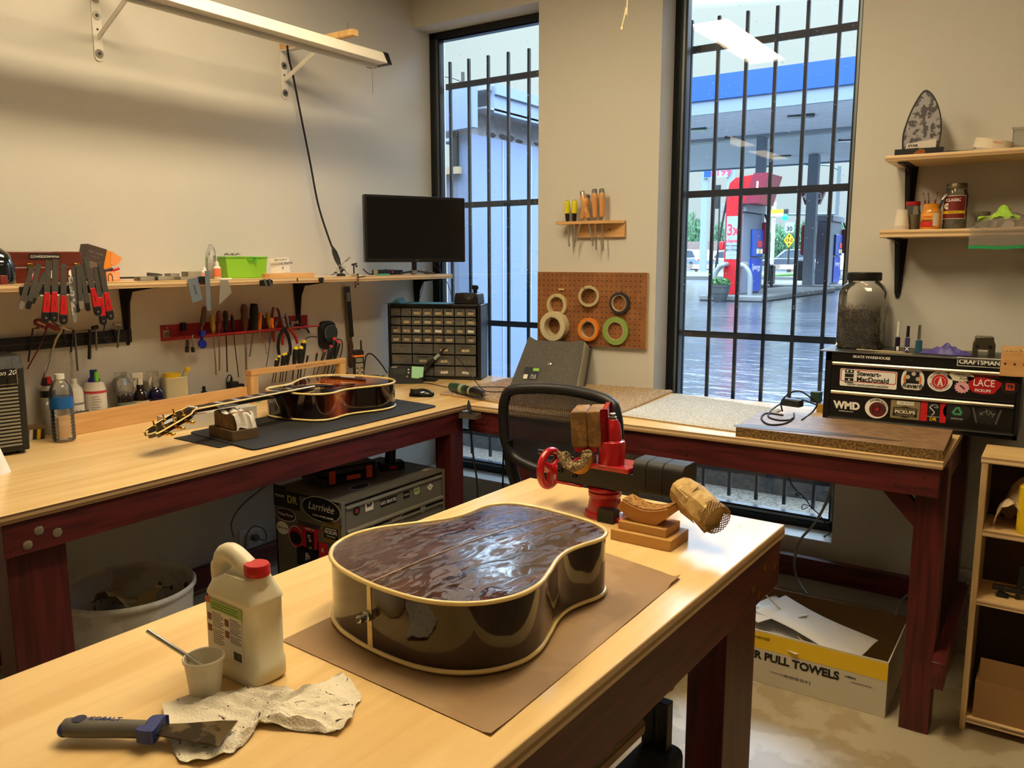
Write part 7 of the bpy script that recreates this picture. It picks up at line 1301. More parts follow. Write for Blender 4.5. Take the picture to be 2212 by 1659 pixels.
t = thing('display_carton', 'dark arched toy display carton with pale base strip on the upper shelf', 'box', (q[0], -.17, UZ), R(4))
m = MB(); arc_ = sm2([(-wb2*.36, .03), (-wb2*.37, hb*.32), (-wb2*.32, hb*.5), (-wb2*.2, hb*.75), (0, hb*.98), (wb2*.18, hb*.93), (wb2*.34, hb*.72), (wb2*.42, hb*.45), (wb2*.4, hb*.25), (wb2*.38, .03)], 4, False); m.prism(arc_, 0, .05, 'y'); ob('card_back', m, mat('near black card', (28, 26, 27), .4), t, bev=.001)
ar2 = [(x*.93+.002, .03+(z-.03)*.955) for x, z in arc_]; m = MB(); m.prism(ar2, -.002, -.0002, 'y'); ob('printed_panel', m, mat('mottled grey print', (74, 70, 74), .4, kind='spots', col2=(150, 146, 148), sc=5), t)
m = MB(); m.prism([(-wb2*.3, hb*.06), (wb2*.34, hb*.10), (wb2*.34, hb*.25), (-wb2*.26, hb*.2)], -.006, -.003, 'y'); o = ob('base_strip', m, mat('pale card print', (206, 196, 186), .4), t); txt('STAR', .0105, blk, o, (-wb2*.13, -.0065, hb*.165), FR, bold=.06, sx=1.3); txt('WARS', .0105, blk, o, (-wb2*.13, -.0065, hb*.115), FR, bold=.06, sx=1.25)
ob('tray', MB().box(-wb2/2, -.016, 0, wb2/2, .052, hb*.12), bkpl, t, bev=.001); ob('tray_glint', MB().prism(sm2([(-wb2*.12, .004), (.0, hb*.1), (wb2*.12, hb*.09), (wb2*.1, .004)], 4), -.0175, -.0165, 'y'), mat('copper glint', (150, 90, 40), .3, .4), t)  # tray highlight put in as a thin copper-coloured shape
q = US(2140, -.19); q2 = US(2060, -.2); cw2 = mat('white card stock', (214, 202, 180), .7)
t = thing('paper_ruler', 'curled strip of white ruled paper standing on the upper shelf', 'paper', (q[0], -.17, UZ), R(0)); r_ = (PY(2182, 300, -.17).x-PY(2096, 300, -.17).x)/2
m = MB(); m.M = Matrix.Rotation(R(12), 4, 'Y'); m.grid(lambda a_, b_: (r_*math.cos(-PI*1.15+PI*1.35*a_), r_*.8*math.sin(-PI*1.15+PI*1.35*a_), .002+.034*b_+.0), 28, 2); m.v = [Vector((v.x, v.y, v.z+.004)) for v in m.v]; ob('strip', m, cw2, t, solid=.0006)
txt('CARD', .011, mat('faded red ink', (200, 90, 70), .7), t, (r_*.35, -r_*.8-.001, .026), mrot(FR, R(180-12)))
for k in range(9): a_ = R(-150+11*k); o = ob('tick', MB().box(-.0003, 0, 0, .0003, .0003, .006+.004*(k % 3 == 0)), mat('faded red ink', (200, 90, 70)), t, loc=(r_*1.01*math.cos(a_), r_*.81*math.sin(a_), .006-.0*math.cos(a_)))
t = thing('craft_knife', 'dark flat craft tool lying on the upper shelf beside the curled paper', 'knife', q2, R(10)); ob('body', MB().prism([(-.03, 0), (.05, 0), (.05, .006), (-.02, .011), (-.03, .009)], -.008, .008, 'y'), mat('dark tool grey', (52, 50, 46), .5), t, bev=.001); ob('tweezer', MB().bar((-.0, -.02, .003), (.06, -.012, .009), .003, .002), stl, t)
q = US(2200, -.14); t = thing('clear_tub', 'clear plastic tub with pale scraps at the right end of the upper shelf', 'tub', (q[0]+.01, -.14, UZ), 0); ob('tub', MB().box(-.03, -.03, 0, .06, .03, .002).box(-.03, -.03, 0, .06, -.028, .07).box(-.03, .028, 0, .06, .03, .07).box(-.03, -.03, 0, -.028, .03, .07), clr, t); ob('lid', MB().box(-.033, -.033, .07, .062, .033, .078), clr, t, bev=.002)
rnd.seed(2); m = MB(); [m.cb(rnd.uniform(-.02, .05), rnd.uniform(-.02, .02), rnd.uniform(.006, .03), .02, .012, .003, rnd.uniform(0, 3)) for k in range(18)]; ob('scraps', m, cw2, t)['kind'] = 'stuff'
def cupat(lab, z):
    m = MB(); r1, r2, h_ = .0265, .019, .062; m.lathe([(r1*1.05, 0), (r1*1.06, .002), (r1, .003), (r2, h_), (.001, h_)], 32); return solo('paper_cup', m, mat('cup paper', (218, 208, 192), .6), lab, 'cup', (q[0], q[1], LZ+z), 0, 'stack of upturned paper cups on the lower shelf')
q = LS(1946, -.14)
for i in range(4): cupat(('bottom', 'second', 'third', 'topmost')[i]+' white paper cup of the upturned stack on the lower shelf', i*.0045)
ct_ = .062+.0135
glj = mat('jar glass', (215, 215, 200), .05, alpha=.12)
q = LS(1969, -.08); hh = hz(1968, 436, -.08, LZ); r_ = .028
t = thing('spice_jar', 'glass jar with red lid half hidden behind the paper cups', 'jar', q); ob('jar', MB().lathe([(r_, 0), (r_, hh*.6), (r_*.88, hh*.75), (r_*.82, hh*.86)], 30), glj, t); ob('contents', MB().lathe([(r_*.93, .003), (r_*.93, hh*.55), (.001, hh*.56)], 30), mat('cloudy contents', (142, 132, 100), .6), t); ob('lid', MB().lathe([(r_*.86, hh*.86), (r_*.9, hh*.87), (r_*.9, hh), (.001, hh)], 30), mat('red lid', (168, 28, 28), .35), t, bev=.001)
q = LS(2009, -.13); hh = hz(2008, 441, -.13, LZ); r_ = (PY(2031, 480, -.13).x-PY(1988, 480, -.13).x)/2
t = thing('vitamin_jar', 'orange plastic jar with yellow and red label holding paint brushes', 'jar', q, R(-6)); oj = mat('orange jar', (214, 140, 30), .3, alpha=.93)
ob('jar', MB().lathe([(r_*.96, 0), (r_, .004), (r_, hh*.68), (r_*.9, hh*.78), (r_*.8, hh*.82), (r_*.8, hh), (r_*.74, hh), (r_*.74, hh*.8), (r_*.9, hh*.66), (r_*.9, .006), (.001, .006)], 34), oj, t)
ob('label', MB().lathe([(r_+.0002, .008), (r_+.0007, .009), (r_+.0007, hh*.62), (r_+.0002, hh*.63)], 34), mat('label yellow', (226, 150, 34), .45), t)
ob('label_lower', MB().grid(lambda a_, b_: ((r_+.0011)*math.cos(-PI*.98+PI*.7*a_), (r_+.0011)*math.sin(-PI*.98+PI*.7*a_), .009+b_*hh*(.15+.12*math.sin(a_*3))), 16, 2), mat('label red', (200, 44, 24), .45), t)
ob('label_panel', MB().grid(lambda a_, b_: ((r_+.0012)*math.cos(-PI*.36+PI*.2*a_), (r_+.0012)*math.sin(-PI*.36+PI*.2*a_), .012+b_*hh*.5), 6, 1), mat('label white', (214, 206, 186)), t)
txt('Chewables', .009, mat('green ink', (40, 80, 30), .6), t, (-.006, -r_-.0015, hh*.36), FR, bold=.02); txt('emergen', .0085, mat('label red', (200, 44, 24)), t, (-.004, -r_-.0015, hh*.5), FR, shear=.3); txt('SUPER ORANGE', .0055, mat('label red', (200, 44, 24)), t, (-.004, -r_-.0015, hh*.16), FR)
for i, (dx, dy, lean, col) in enumerate(((-.014, 0, -.012, 'r'), (-.008, .008, -.006, 'd'), (.004, -.004, .008, 'r'), (.012, .006, .022, 'b'), (.009, -.006, .03, 'b'))):
    tt = thing('paint_brush', ('leftmost paint brush leaning in the orange jar', 'second paint brush from the left in the orange jar', 'red-handled paint brush in the middle of the orange jar', 'blue-handled paint brush behind the rightmost one in the jar', 'rightmost paint brush leaning towards the red-labelled jar')[i], 'brush', (q[0]+dx, q[1]+dy, LZ+.008), 0, 'paint brushes in the orange jar')
    a_ = Vector((0, 0, 0)); b_ = Vector((lean*.9, 0, hh+.006)); c_ = Vector((lean*1.35, 0, hh+.026)); d_ = Vector((lean*1.5, 0, hh+.036))
    ob('handle', MB().tube([a_, b_], [.0018, .003], 8), {'r': mat('brush red', (120, 34, 28), .4), 'd': brn, 'b': mat('brush navy', (36, 44, 66), .4)}[col], tt); ob('ferrule', MB().tube([b_, c_], [.003, .0022], 8), stl, tt); ob('bristles', MB().tube([c_, d_], [.0024, .0006], 8), brn, tt)
q = LS(2060, -.10); hh = hz(2060, 397, -.10, LZ); r_ = (PY(2086, 450, -.10).x-PY(2034, 450, -.10).x)/2
t = thing('pickle_jar', 'tall glass jar with dark red label and metal lid on the lower shelf', 'jar', q, R(-8)); ob('jar', MB().lathe([(r_*.95, 0), (r_, .004), (r_, hh*.74), (r_*.86, hh*.86), (r_*.82, hh*.9)], 34), glj, t); ob('lid', MB().lathe([(r_*.84, hh*.88), (r_*.88, hh*.89), (r_*.88, hh*.98), (r_*.84, hh), (.001, hh)], 34), mat('aged lid', (130, 118, 90), .35, .8), t)
ob('contents', MB().lathe([(r_*.9, .003), (r_*.9, hh*.3), (.001, hh*.31)], 30), mat('jar screws', (84, 80, 66), .5, .3, 'chip', (120, 112, 90)), t)
def arcp(r1, a0, a1, z0, z1): return MB().grid(lambda a_, b_: (r1*math.cos(a0+(a1-a0)*a_), r1*math.sin(a0+(a1-a0)*a_), z0+(z1-z0)*b_), 14, 1)
ob('label', arcp(r_+.0006, -PI*.86, -PI*.14, hh*.24, hh*.72), mat('maroon label', (116, 28, 26), .45), t); ob('label_border', arcp(r_+.0003, -PI*.88, -PI*.12, hh*.225, hh*.735), mat('label cream', (205, 195, 170)), t)
ob('label_band', arcp(r_+.0010, -PI*.86, -PI*.14, hh*.34, hh*.40), yc2, t); o = seal(ell(r_*.3, r_*.3, 24), mat('label cream', (205, 195, 170)), t, (-r_*.42, -r_*.93, hh*.5)); txt('FRESH', .0065, blk, o, (0, 0, .0006), UPM, bold=.03)
txt('CLASSIC', .0135, wht, t, (r_*.05, -r_-.0016, hh*.63), FR, bold=.02); txt('KOSHER DILLS', .006, blk, t, (r_*.1, -r_-.0018, hh*.37), FR)
q = LS(2122, -.08); t = thing('squat_jar', 'small squat clear jar behind the plastic bag on the lower shelf', 'jar', q); ob('jar', MB().lathe([(.026, 0), (.027, .04), (.02, .05)], 28), glj, t); ob('lid', MB().lathe([(.022, .05), (.0225, .062), (.001, .063)], 28), mat('dull lid', (110, 104, 84), .4, .5), t)
rnd.seed(41); q = LS(2150, -.15); m = MB(); m.grid(lambda a_, b_: (-.055+.125*a_+rnd.uniform(-.003, .003), -.03+.06*b_, .014+.042*math.exp(-((a_-.6)/.2)**2)*math.sin(PI*b_)+.014*abs(math.sin(a_*9+b_*5))+rnd.uniform(-.002, .002)), 26, 14)
solo('green_cloth', m, mat('lime microfibre', (160, 205, 70), .9, bump=.5), 'bright lime green cloth bundled inside the clear bag on the lower shelf', 'cloth', (q[0], -.14, LZ+.012), 0, solid=.002, ang=35)
m = MB(); q = LS(2150, -.15); x0 = PY(2090, 540, -.22).x-q[0]; x1_ = x0+.26; rnd.seed(6)
def bagf(a_, b_):
    x = x0+(x1_-x0)*a_; s_ = b_*.26
    if s_ < .06: y, z = -.205, -.062+s_
    elif s_ < .08: y, z = -.205+(s_-.06)*.5, 0.002
    else: y, z = -.195+(s_-.08)*.9, .006+.05*math.sin(min(1, (s_-.08)/.16)*PI)*math.sin(PI*min(1, a_*1.3))**.5
    return (x+rnd.uniform(-.001, .001), y-.0035*abs(math.sin(a_*23+b_*9))-.002, z+.0025*math.sin(a_*31+b_*17))
m.grid(bagf, 50, 26); t = thing('zip_bag', 'clear plastic zip bag with green seal draped over the lower shelf edge', 'bag', (q[0], 0, LZ), 0); film = mat('zip film', (230, 225, 215), .12, alpha=.2); ob('bag', m, film, t, ang=25)
ob('zip_strip', MB().grid(lambda a_, b_: (x0+(x1_-x0)*a_, -.211-.003*abs(math.sin(a_*23)), -.073+.011*b_+.0015*math.sin(a_*12)), 40, 1), mat('green zip', (50, 165, 96), .3, alpha=.85), t, solid=.001)
# ---------------------------------------------------------------- pegboard with tape rolls
a = PY(1167, 587, 0); b = PY(1402, 587, 0); c3 = PY(1397, 753, 0); pw, ph = b.x-a.x, a.z-c3.z
a.x = max(a.x, .815)
t = thing('pegboard', 'brown pegboard mounted on the pier between the windows', 'pegboard', (a.x, 0, c3.z))
pegm = mat('hardboard', (134, 84, 44), .6, kind='spots', col2=(146, 94, 52), sc=1.5); ob('board', MB().box(0, -.024, 0, pw, -.020, ph), pegm, t)
ob('batten', MB().box(.0, -.0198, ph-.02, pw, -.001, ph-.001), pinez, t); ob('batten', MB().box(pw-.02, -.0198, .02, pw-.001, -.001, ph-.02), pinez, t); ob('batten', MB().box(0, -.0198, .001, pw, -.001, .02), pinez, t)
m = MB(); P_ = .0254; nx, nz2 = int((pw-.02)/P_)+1, int((ph-.02)/P_)+1
for i in range(nx):
    for j in range(nz2):
        x, z = .012+i*P_, .012+j*P_; m.add([(x+.0032*math.cos(2*PI*k/8), -.02415, z+.0032*math.sin(2*PI*k/8)) for k in range(8)], [tuple(range(8))])
o = ob('peg_holes', m, mat('peg hole', (38, 20, 10), .9), t, weld=False); o['kind'] = 'stuff'
def tape(lab, u, v, uo, wd, tilt, col, core=(190, 176, 140), fr_=.72, yaw=0):
    y = -.024-wd; q = PY(u, v, y); ro = uo*q[0]*0+uo*((PY(u+1, v, y).x-PY(u, v, y).x)); t = thing('tape_roll', lab, 'tape', (q.x, -.026, q.z), (0, 0, yaw), 'tape rolls on the pegboard')
    mm = MB(); mm.M = Matrix.Rotation(R(90), 4, 'X'); mm.ring(ro, ro*fr_, wd, 48); ob('tape', mm, mat('tape %d %d %d' % col, col, .55), t, bev=.001, ang=40)
    mm = MB(); mm.M = Matrix.Rotation(R(90), 4, 'X'); mm.ring(ro*fr_-.0002, ro*fr_*.93, wd+.0006, 48); ob('core', mm, mat('card core', core, .7), t, ang=40)
    h = thing('peg_hook', 'steel hook holding the '+lab, 'hook', (q.x, -.024, q.z+ro*fr_*.86), 0, 'pegboard hooks'); ob('hook', MB().tube([(0, 0, .012), (0, -.003, .0), (0, -wd-.012, 0), (0, -wd-.016, .008)], .0018, 6), dstl, h)
    return t
tape('thin beige masking tape roll, upper left on the pegboard', 1202, 659, 21, .018, 0, (196, 180, 130), fr_=.76)
tape('thick cream masking tape roll, lower left on the pegboard', 1193, 705, 27, .048, 0, (206, 194, 156), fr_=.66)
tape('wide beige tape roll, upper middle on the pegboard', 1264, 640, 20, .036, 0, (186, 172, 128), fr_=.80, yaw=R(30))
tape('orange tape roll, lower middle on the pegboard', 1270, 712, 22, .022, 0, (224, 128, 30), fr_=.74)
tape('black and white electrical tape roll, upper right on the pegboard', 1337, 655, 21, .018, 0, (40, 38, 48), (200, 196, 186), fr_=.76)
tape('flat green tape roll, lower right on the pegboard', 1329, 715, 27.5, .012, 0, (132, 160, 78), (196, 196, 160), fr_=.66)
q = PY(1210, 627, -.04); solo('tape_scrap', MB().grid(lambda a_, b_: (-.016+.032*a_, -.003*math.sin(a_*3), .009*b_), 4, 1), mat('tape 196 180 130', (196, 180, 130)), 'short torn piece of masking tape above the upper left roll', 'tape', (q.x, -.030, q.z), 0, solid=.0006)
q = PY(1342, 617, -.03); solo('bare_hook', MB().tube([(0, 0, 0), (.001, -.006, -.016), (0, -.006, -.03)], .0016, 6), stl, 'bent steel wire hook above the electrical tape roll', 'hook', (q.x, -.0245, q.z), 0)
# ---------------------------------------------------------------- chisel rack on the pier
a = PY(1200, 482, -.07); t = thing('chisel_rack', 'small pine rack screwed to the pier holding six chisels', 'tool holder', (a.x, 0, a.z))
rw = PY(1353, 480, 0).x-a.x; rp = [(0, -.075), (rw-.05, -.075), (rw, -.02), (rw, 0), (.03, -.0)]
ob('shelf', MB().prism([(x, y-.001) for x, y in ((0, -.07), (rw-.06, -.075), (rw, -.022), (rw, 0), (.03, 0))], -.008, .006), pine, t, bev=.001)
ob('back_board', MB().box(rw*.22, -.018, PY(1350, 512, 0).z-a.z, rw, -.001, -.0085), pine, t, bev=.001); ob('screw', MB().cyl((rw*.78, -.018, -.035), (rw*.78, -.0195, -.035), .004), dstl, t)
def chisel(lab, ub, vb, ut, vt, ux, vx, kind):
    y = -.05; T_, B_, E_ = PY(ut, vt, y), PY(ub, vb, y), PY(ux, vx, y); t = thing('chisel', lab, 'chisel', T_, 0, 'chisels in the pine rack'); B_ = B_-T_; E_ = E_-T_
    if kind == 'y':
        ob('handle', MB().tube([B_*k for k in (0, .06, .15, .5, .62)], [.010, .0140, .0150, .0138, .0130], 10), mat('chisel yellow', (210, 200, 40), .35), t, ang=50); ob('grip', MB().tube([B_*k for k in (.62, .8, 1)], [.0115, .0105, .0085], 10), bkpl, t); ob('butt', MB().tube([B_*k for k in (-.02, .12)], [.008, .0128], 10), bkpl, t)
        seal(rc_(.006, .016), mat('yellow print', (235, 205, 20)), t, B_*.42+Vector((0, -.0128, 0)), name='size_label')
    else:
        ob('handle', MB().tube([B_*k for k in (.12, .2, .35, .6, .75, .85, .94)], [.012, .0155, .015, .0138, .0125, .0142, .0112], 14), mat('varnished beech', (192, 132, 74), .3, kind='grainz', col2=(204, 148, 88), coat=.5), t); ob('hoop', MB().tube([B_*k for k in (0, .03, .15)], [.009, .0125, .013], 14), stl, t); ob('ferrule', MB().tube([B_*k for k in (.93, 1.0)], [.0088, .0072], 14), stl, t)
        o = txt('NAREX', .008, blk, t, B_*.42+Vector((0, -.0135, 0)), mrot(FR, R(-85)))
    ob('blade', MB().bar(B_, E_, .0085, .003, (0, 1, 0)), stl, t, bev=.0006); return t
chisel('left of the two black and yellow chisels in the pine rack', 1226, 478, 1225, 434, 1230, 533, 'y')
chisel('right of the two black and yellow chisels in the pine rack', 1241, 478, 1241, 433, 1241, 533, 'y')
chisel('wood-handled chisel half hidden behind the tilted one', 1256, 476, 1271, 420, 1242, 525, 'w')
chisel('tilted wood-handled chisel, third handle of the pine rack', 1271, 475, 1257, 413, 1281, 532, 'w')
chisel('upright wood-handled chisel with long thin blade', 1286, 474, 1284, 408, 1288, 540, 'w')
chisel('rightmost wood-handled chisel in the pine rack', 1301, 473, 1300, 407, 1303, 542, 'w')
# ---------------------------------------------------------------- right side floor: shelf unit, boxes, outlet
ux, uy = 2.878, -.63; t = thing('plywood_cubby', 'tall narrow plywood cubby unit standing at the right of the bench', 'shelf unit', (ux, uy, 0)); UW, UD = .44, .21
pv = mat('plywood edge upright', (214, 182, 128), .6, kind='grainz', col2=(186, 150, 100), sc=1.2)
m = MB(); m.box(0, 0, .0, .018, UD, .911); m.mi = [0, 0, 1, 0, 0, 0]; ob('side', m, [plyt, pv], t, bev=.001); m = MB(); m.box(UW-.018, 0, 0, UW, UD, .911); ob('side', m, plyt, t)
for z, nm in ((.911, 'top'), (.672, 'shelf'), (.44, 'shelf'), (.028, 'bottom')):
    m = MB(); x0 = -.003 if z > .9 else .0182; m.box(x0, -.002 if z > .9 else .001, z, UW-x0, UD, z+.02); m.mi = [0, 0, 1, 1, 1, 1]; ob(nm, m, [plyx, plyes], t, bev=.001)
ob('back', MB().box(0.0185, UD-.006, .05, UW-.0185, UD-.001, .91), mat('dark back panel', (60, 44, 26), .8), t)
txt('MADE IN INDONESIA', .009, blk, t, (.16, .0003, .040), FR)
def cloth(name, lab, loc, sx_, sy_, sz_, m_, sd):
    rnd.seed(sd); m = MB(); m.grid(lambda a_, b_: (sx_*(a_-.5)+rnd.uniform(-.003, .003), sy_*(b_-.5), sz_*max(.04, math.sin(PI*a_)**.5*math.sin(PI*min(1, b_+.12))**.4*(.8+.2*math.sin(a_*11+b_*7)))+.008*math.sin(a_*25+b_*13)+rnd.uniform(-.002, .002)), 26, 20); return solo(name, m, m_, lab, 'cloth', loc, 0, ang=40, solid=.002)
cloth('cloth_bundle', 'bundled cream cloth rags in the top compartment of the cubby unit', (ux+.13, uy+.10, .70), .17, .16, .17, mat('cream rag', (196, 172, 132), .9, bump=.4), 3)
q = PY(2206, 1050, uy); t = thing('yellow_bottle', 'yellow plastic object standing at the right of the rags in the cubby', 'bottle', (q.x+.025, uy+.04, .6925)); ob('body', MB().lathe([(.028, 0), (.03, .01), (.03, .15), (.012, .17), (.012, .19), (.001, .191)], 24), yc2, t)
q = PY(2180, 1250, uy+.06); t = thing('clamp', 'black clamp lying on the middle shelf of the cubby unit', 'clamp', (q.x, uy+.07, .4605), 0)
ob('bar', MB().box(-.045, -.01, .02, .12, .01, .035), bkpl, t, bev=.002)
for i in range(7): ob('tooth', MB().box(-.04+i*.012, -.0115, .034, -.034+i*.012, .0, .039), dstl, t)
ob('jaw', MB().prism([(.02, 0), (.035, 0), (.045, .11), (.025, .11)], -.008, .008, 'y'), bkpl, t, bev=.002); ob('handle', MB().bar((-.03, -.005, .01), (.0, -.005, .0), .02, .018), bkmt, t)
cbm = mat('cardboard', (150, 112, 66), .8, bump=.05); q = PY(2098, 1530, uy+.02)
t = thing('cardboard_box', 'plain brown cardboard box with raised flap in the bottom of the cubby unit', 'box', (ux+.035, uy+.012, .0485)); ob('box', MB().box(0, 0, 0, .36, .15, .13), cbm, t, bev=.001); ob('flap', MB().prism([(0, 0), (.002, 0), (.012, .085), (.010, .085)], .01, .35, 'y'), cbm, t); t.children[1].rotation_euler = (0, 0, R(-90)); t.children[1].location = (0, .002, .1305)
q = PY(2078, 1262, 0); outlet((q.x, -.001, q.z), 0, 'white wall outlet beside the right bench leg')
t = thing('plug', 'cream plug with cord in the outlet by the right bench leg', 'plug', (q.x+.028, -.008, q.z+.005)); cp_ = mat('cream cord', (176, 166, 140), .5)
ob('plug', MB().box(-.012, -.03, -.012, .014, 0, .016), cp_, t, bev=.005); ob('cord', MB().tube([(0, -.03, 0), (-.002, -.045, -.012), (.02, -.05, -.035), (.05, -.05, -.03), (.075, -.05, .0), (.06, -.04, .05), (.02, -.03, .07), (-.03, -.02, .075), (-.1, -.02, .04), (-.2, -.02, -.05)], .004, 8, sm=5), cp_, t)
cable('thick grey cord hanging from the bench over the sill down to the box', [PY(1800, 1035, -.4), PY(1785, 1085, -.35), PY(1760, 1130, -.3), PY(1727, 1170, -.25), PY(1716, 1215, -.2), PY(1722, 1250, -.2), PY(1744, 1285, -.28)], .0055, greyp)
cable('grey cord end curving behind the right bench leg', [PY(1960, 1285, -.25), PY(1945, 1302, -.3), PY(1935, 1330, -.34)], .0055, greyp)
cable('thin tangled black wire hanging below the bench in front of the window', [PY(1704, 1025, -.3), PY(1712, 1050, -.28), PY(1740, 1078, -.2), PY(1752, 1095, -.1), PY(1775, 1118, -.02), PY(1793, 1150, .04), PY(1780, 1158, .05), PY(1784, 1160, .05)], .0022)
cable('thin black wire loop with small clip by the window', [PY(1757, 1098, -.08), PY(1745, 1092, -.08), PY(1735, 1090, -.08), PY(1733, 1100, -.08), PY(1745, 1096, -.08)], .0018)
q = PY(1722, 1068, -.1); t = thing('flag_tag', 'small mint green round tag with white stick hanging below the bench', 'tag', q); m = MB(); m.M = Matrix.Rotation(R(90), 4, 'X'); m.lathe([(.001, -.001), (.0105, -.001), (.0105, .001), (.001, .001)], 24); ob('disc', m, mat('mint tag', (130, 200, 200), .4), t); ob('stick', MB().bar((-.024, 0, .003), (.022, 0, -.006), .002, .003), whtpl, t); txt('RUSH', .006, blk, t, (0, -.0014, 0), mrot(FR, R(90)))
BX0, BX1, BY0, BY1, BH = 1.86, 2.662, -.705, -.33, .202
t = thing('towel_carton', 'open white and yellow towel carton filled with folded paper under the right bench', 'box', (BX0, BY0, .001)); W_, D_ = BX1-BX0, BY1-BY0
wc_ = mat('white carton', (196, 186, 164), .65, bump=.04); yb = mat('carton yellow', (226, 184, 30), .55); inb = mat('carton inside', (122, 90, 50), .8)
ob('front_panel', MB().box(0, 0, 0, W_, .004, BH), wc_, t); ob('back_panel', MB().box(0, D_-.004, 0, W_, D_, BH+.02), inb, t)
ob('side_panel', MB().box(W_-.004, .004, 0, W_, D_-.004, BH-.004), wc_, t); ob('side_panel', MB().box(0, .004, 0, .004, D_-.004, BH-.004), inb, t); ob('bottom_panel', MB().box(.004, .004, 0, W_-.004, D_-.004, .004), inb, t)
o = ob('yellow_band', MB().box(0, -.0006, BH*.66, W_, 0, BH-.006), yb, t)
rx = PY(1652, 1430, BY0).x-BX0; ex = PY(1812, 1470, BY0).x-BX0; zt2 = PY(1730, 1440, BY0).z
txt('CENTER PULL TOWELS', .041, blk, t, (ex, -.001, zt2), FR, bold=.04, ax='RIGHT', sx=1.0)
txt('amazon commercial', .021, blk, t, (PY(1664, 1382, BY0).x-BX0, -.0012, PY(1650, 1379, BY0).z), FR, ax='RIGHT')
txt('35 35 08 02 0 2', .015, mat('stamp ink', (60, 58, 56), .7), t, (PY(1722, 1468, BY0).x-BX0, -.001, PY(1722, 1468, BY0).z-.001), FR)
txt('6 ROLLS', .0095, blk, t, (PY(1837, 1463, BY0).x-BX0, -.001, PY(1837, 1464, BY0).z), FR, bold=.03); txt('2-PLY 600 SHEETS PER ROLL', .0055, blk, t, (PY(1862, 1478, BY0).x-BX0, -.001, PY(1862, 1480, BY0).z), FR)
txt('6 Rouleaux / 6 Rollos  papel de cocina', .0055, blk, t, (PY(1690, 1468, BY0).x-BX0, -.001, PY(1690, 1456, BY0).z-.004), FR)
wp2 = mat('folded white paper', (206, 200, 192), .8); rnd.seed(19)
for i, (x, y, w2, d2, z0, rz_, ry_, lab) in enumerate(((.52, .17, .38, .22, .19, -.25, .16, 'grey-white folded sheet, topmost and largest in the carton'), (.40, .12, .30, .16, .165, -.45, .05, 'folded white sheet with creased corner in front of the largest'), (.60, .12, .24, .12, .15, -.1, .3, 'cream folded sheet at the right end of the carton'), (.33, .2, .22, .22, .2, -.7, -.1, 'white folded sheet standing at the left of the carton'))):
    m = MB(); ph_ = i*1.7
    m.grid(lambda a_, b_: (w2*(a_-.5), d2*(b_-.5), .012*math.sin(a_*4+ph_)*math.sin(b_*3+1)+.004*math.sin(b_*9+ph_)), 16, 10); m.v = [Vector(v) for v in m.v]
    solo('folded_paper', m, wp2 if i != 2 else mat('cream paper', (200, 186, 156), .8), lab, 'paper', (BX0+x, BY0+y, z0), (0, ry_, rz_), 'folded papers in the towel carton', solid=.0025, ang=40)
for i, (u, v, u2, v2) in enumerate(((1640, 1272, 1690, 1320), (1636, 1312, 1698, 1342))):
    a_, b_ = PY(u, v, -.55), PY(u2, v2, -.5); solo('wood_strip', MB().bar(a_, b_, .014, .004), mat('strip wood', (200, 176, 140), .6), ('thin pale strip sticking up at the left of the carton papers', 'flat pale strip lying across the left of the carton papers')[i], 'strip', group='strips in the towel carton')
# ---------------------------------------------------------------- outside
LOT = .75
def G(u, v): return PZ(u, v, LOT)
grv = mat('gravel', (42, 39, 32), .9, kind='chip', col2=(80, 73, 63), sc=1.2, bump=.5)
m = MB(); m.box(-6, .281, .05, 8, 1.10, .20); struct('gravel_bed', m, grv)
m = MB(); m.box(-8, 1.10, .05, 12, 1.26, .44); struct('kerb_wall', m, mat('dark kerb stone', (24, 24, 25), .8, kind='chip', col2=(42, 41, 39), sc=.6, bump=.4), bev=.01)
wet = mat('wet asphalt', (45, 50, 59), .16, kind='spots', col2=(57, 61, 70), sc=.08, spec=.7); nn = wet.node_tree.nodes; ll = wet.node_tree.links; bs = nn['Principled BSDF']
nw_ = nn.new('ShaderNodeTexNoise'); nw_.inputs['Scale'].default_value = 4.5; nw_.inputs['Detail'].default_value = 5; mw_ = nn.new('ShaderNodeMapping'); cw_ = nn.new('ShaderNodeTexCoord'); ll.new(cw_.outputs['Object'], mw_.inputs[0]); mw_.inputs['Scale'].default_value = (.5, 1.3, 1); ll.new(mw_.outputs[0], nw_.inputs['Vector'])
bw_2 = nn.new('ShaderNodeBump'); bw_2.inputs['Strength'].default_value = 1; bw_2.inputs['Distance'].default_value = .03; ll.new(nw_.outputs['Fac'], bw_2.inputs['Height']); ll.new(bw_2.outputs[0], bs.inputs['Normal'])
m = MB(); m.add([(-60, 1.26, .435), (60, 1.26, .435), (60, 9, LOT), (-60, 9, LOT), (60, 140, LOT), (-60, 140, LOT)], [(0, 1, 2, 3), (3, 2, 4, 5)]); struct('parking_lot', m, wet)
gm2 = mat('grass', (50, 91, 29), .9, kind='chip', col2=(68, 113, 39), sc=.2);
a, b = G(1440, 608), G(1566, 603); m = MB(); m.box(-26, 28.2, LOT-.02, -8.3, 40, LOT+.13); struct('grass_verge', m, gm2, bev=.05)
m = MB(); m.box(-26, 27.9, LOT-.02, -8.2, 28.2, LOT+.14); struct('verge_kerb', m, mat('kerb concrete', (78, 80, 80), .8))
m = MB(); m.box(-8.1, 30, LOT-.02, 6, 30.6, LOT+.10); struct('verge_kerb', m, mat('kerb concrete', (78, 80, 80)))
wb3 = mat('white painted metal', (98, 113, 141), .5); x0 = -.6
t = thing('building', 'low white metal-clad building with gutter outside the corner window', 'building', (x0, 1.32, .25))
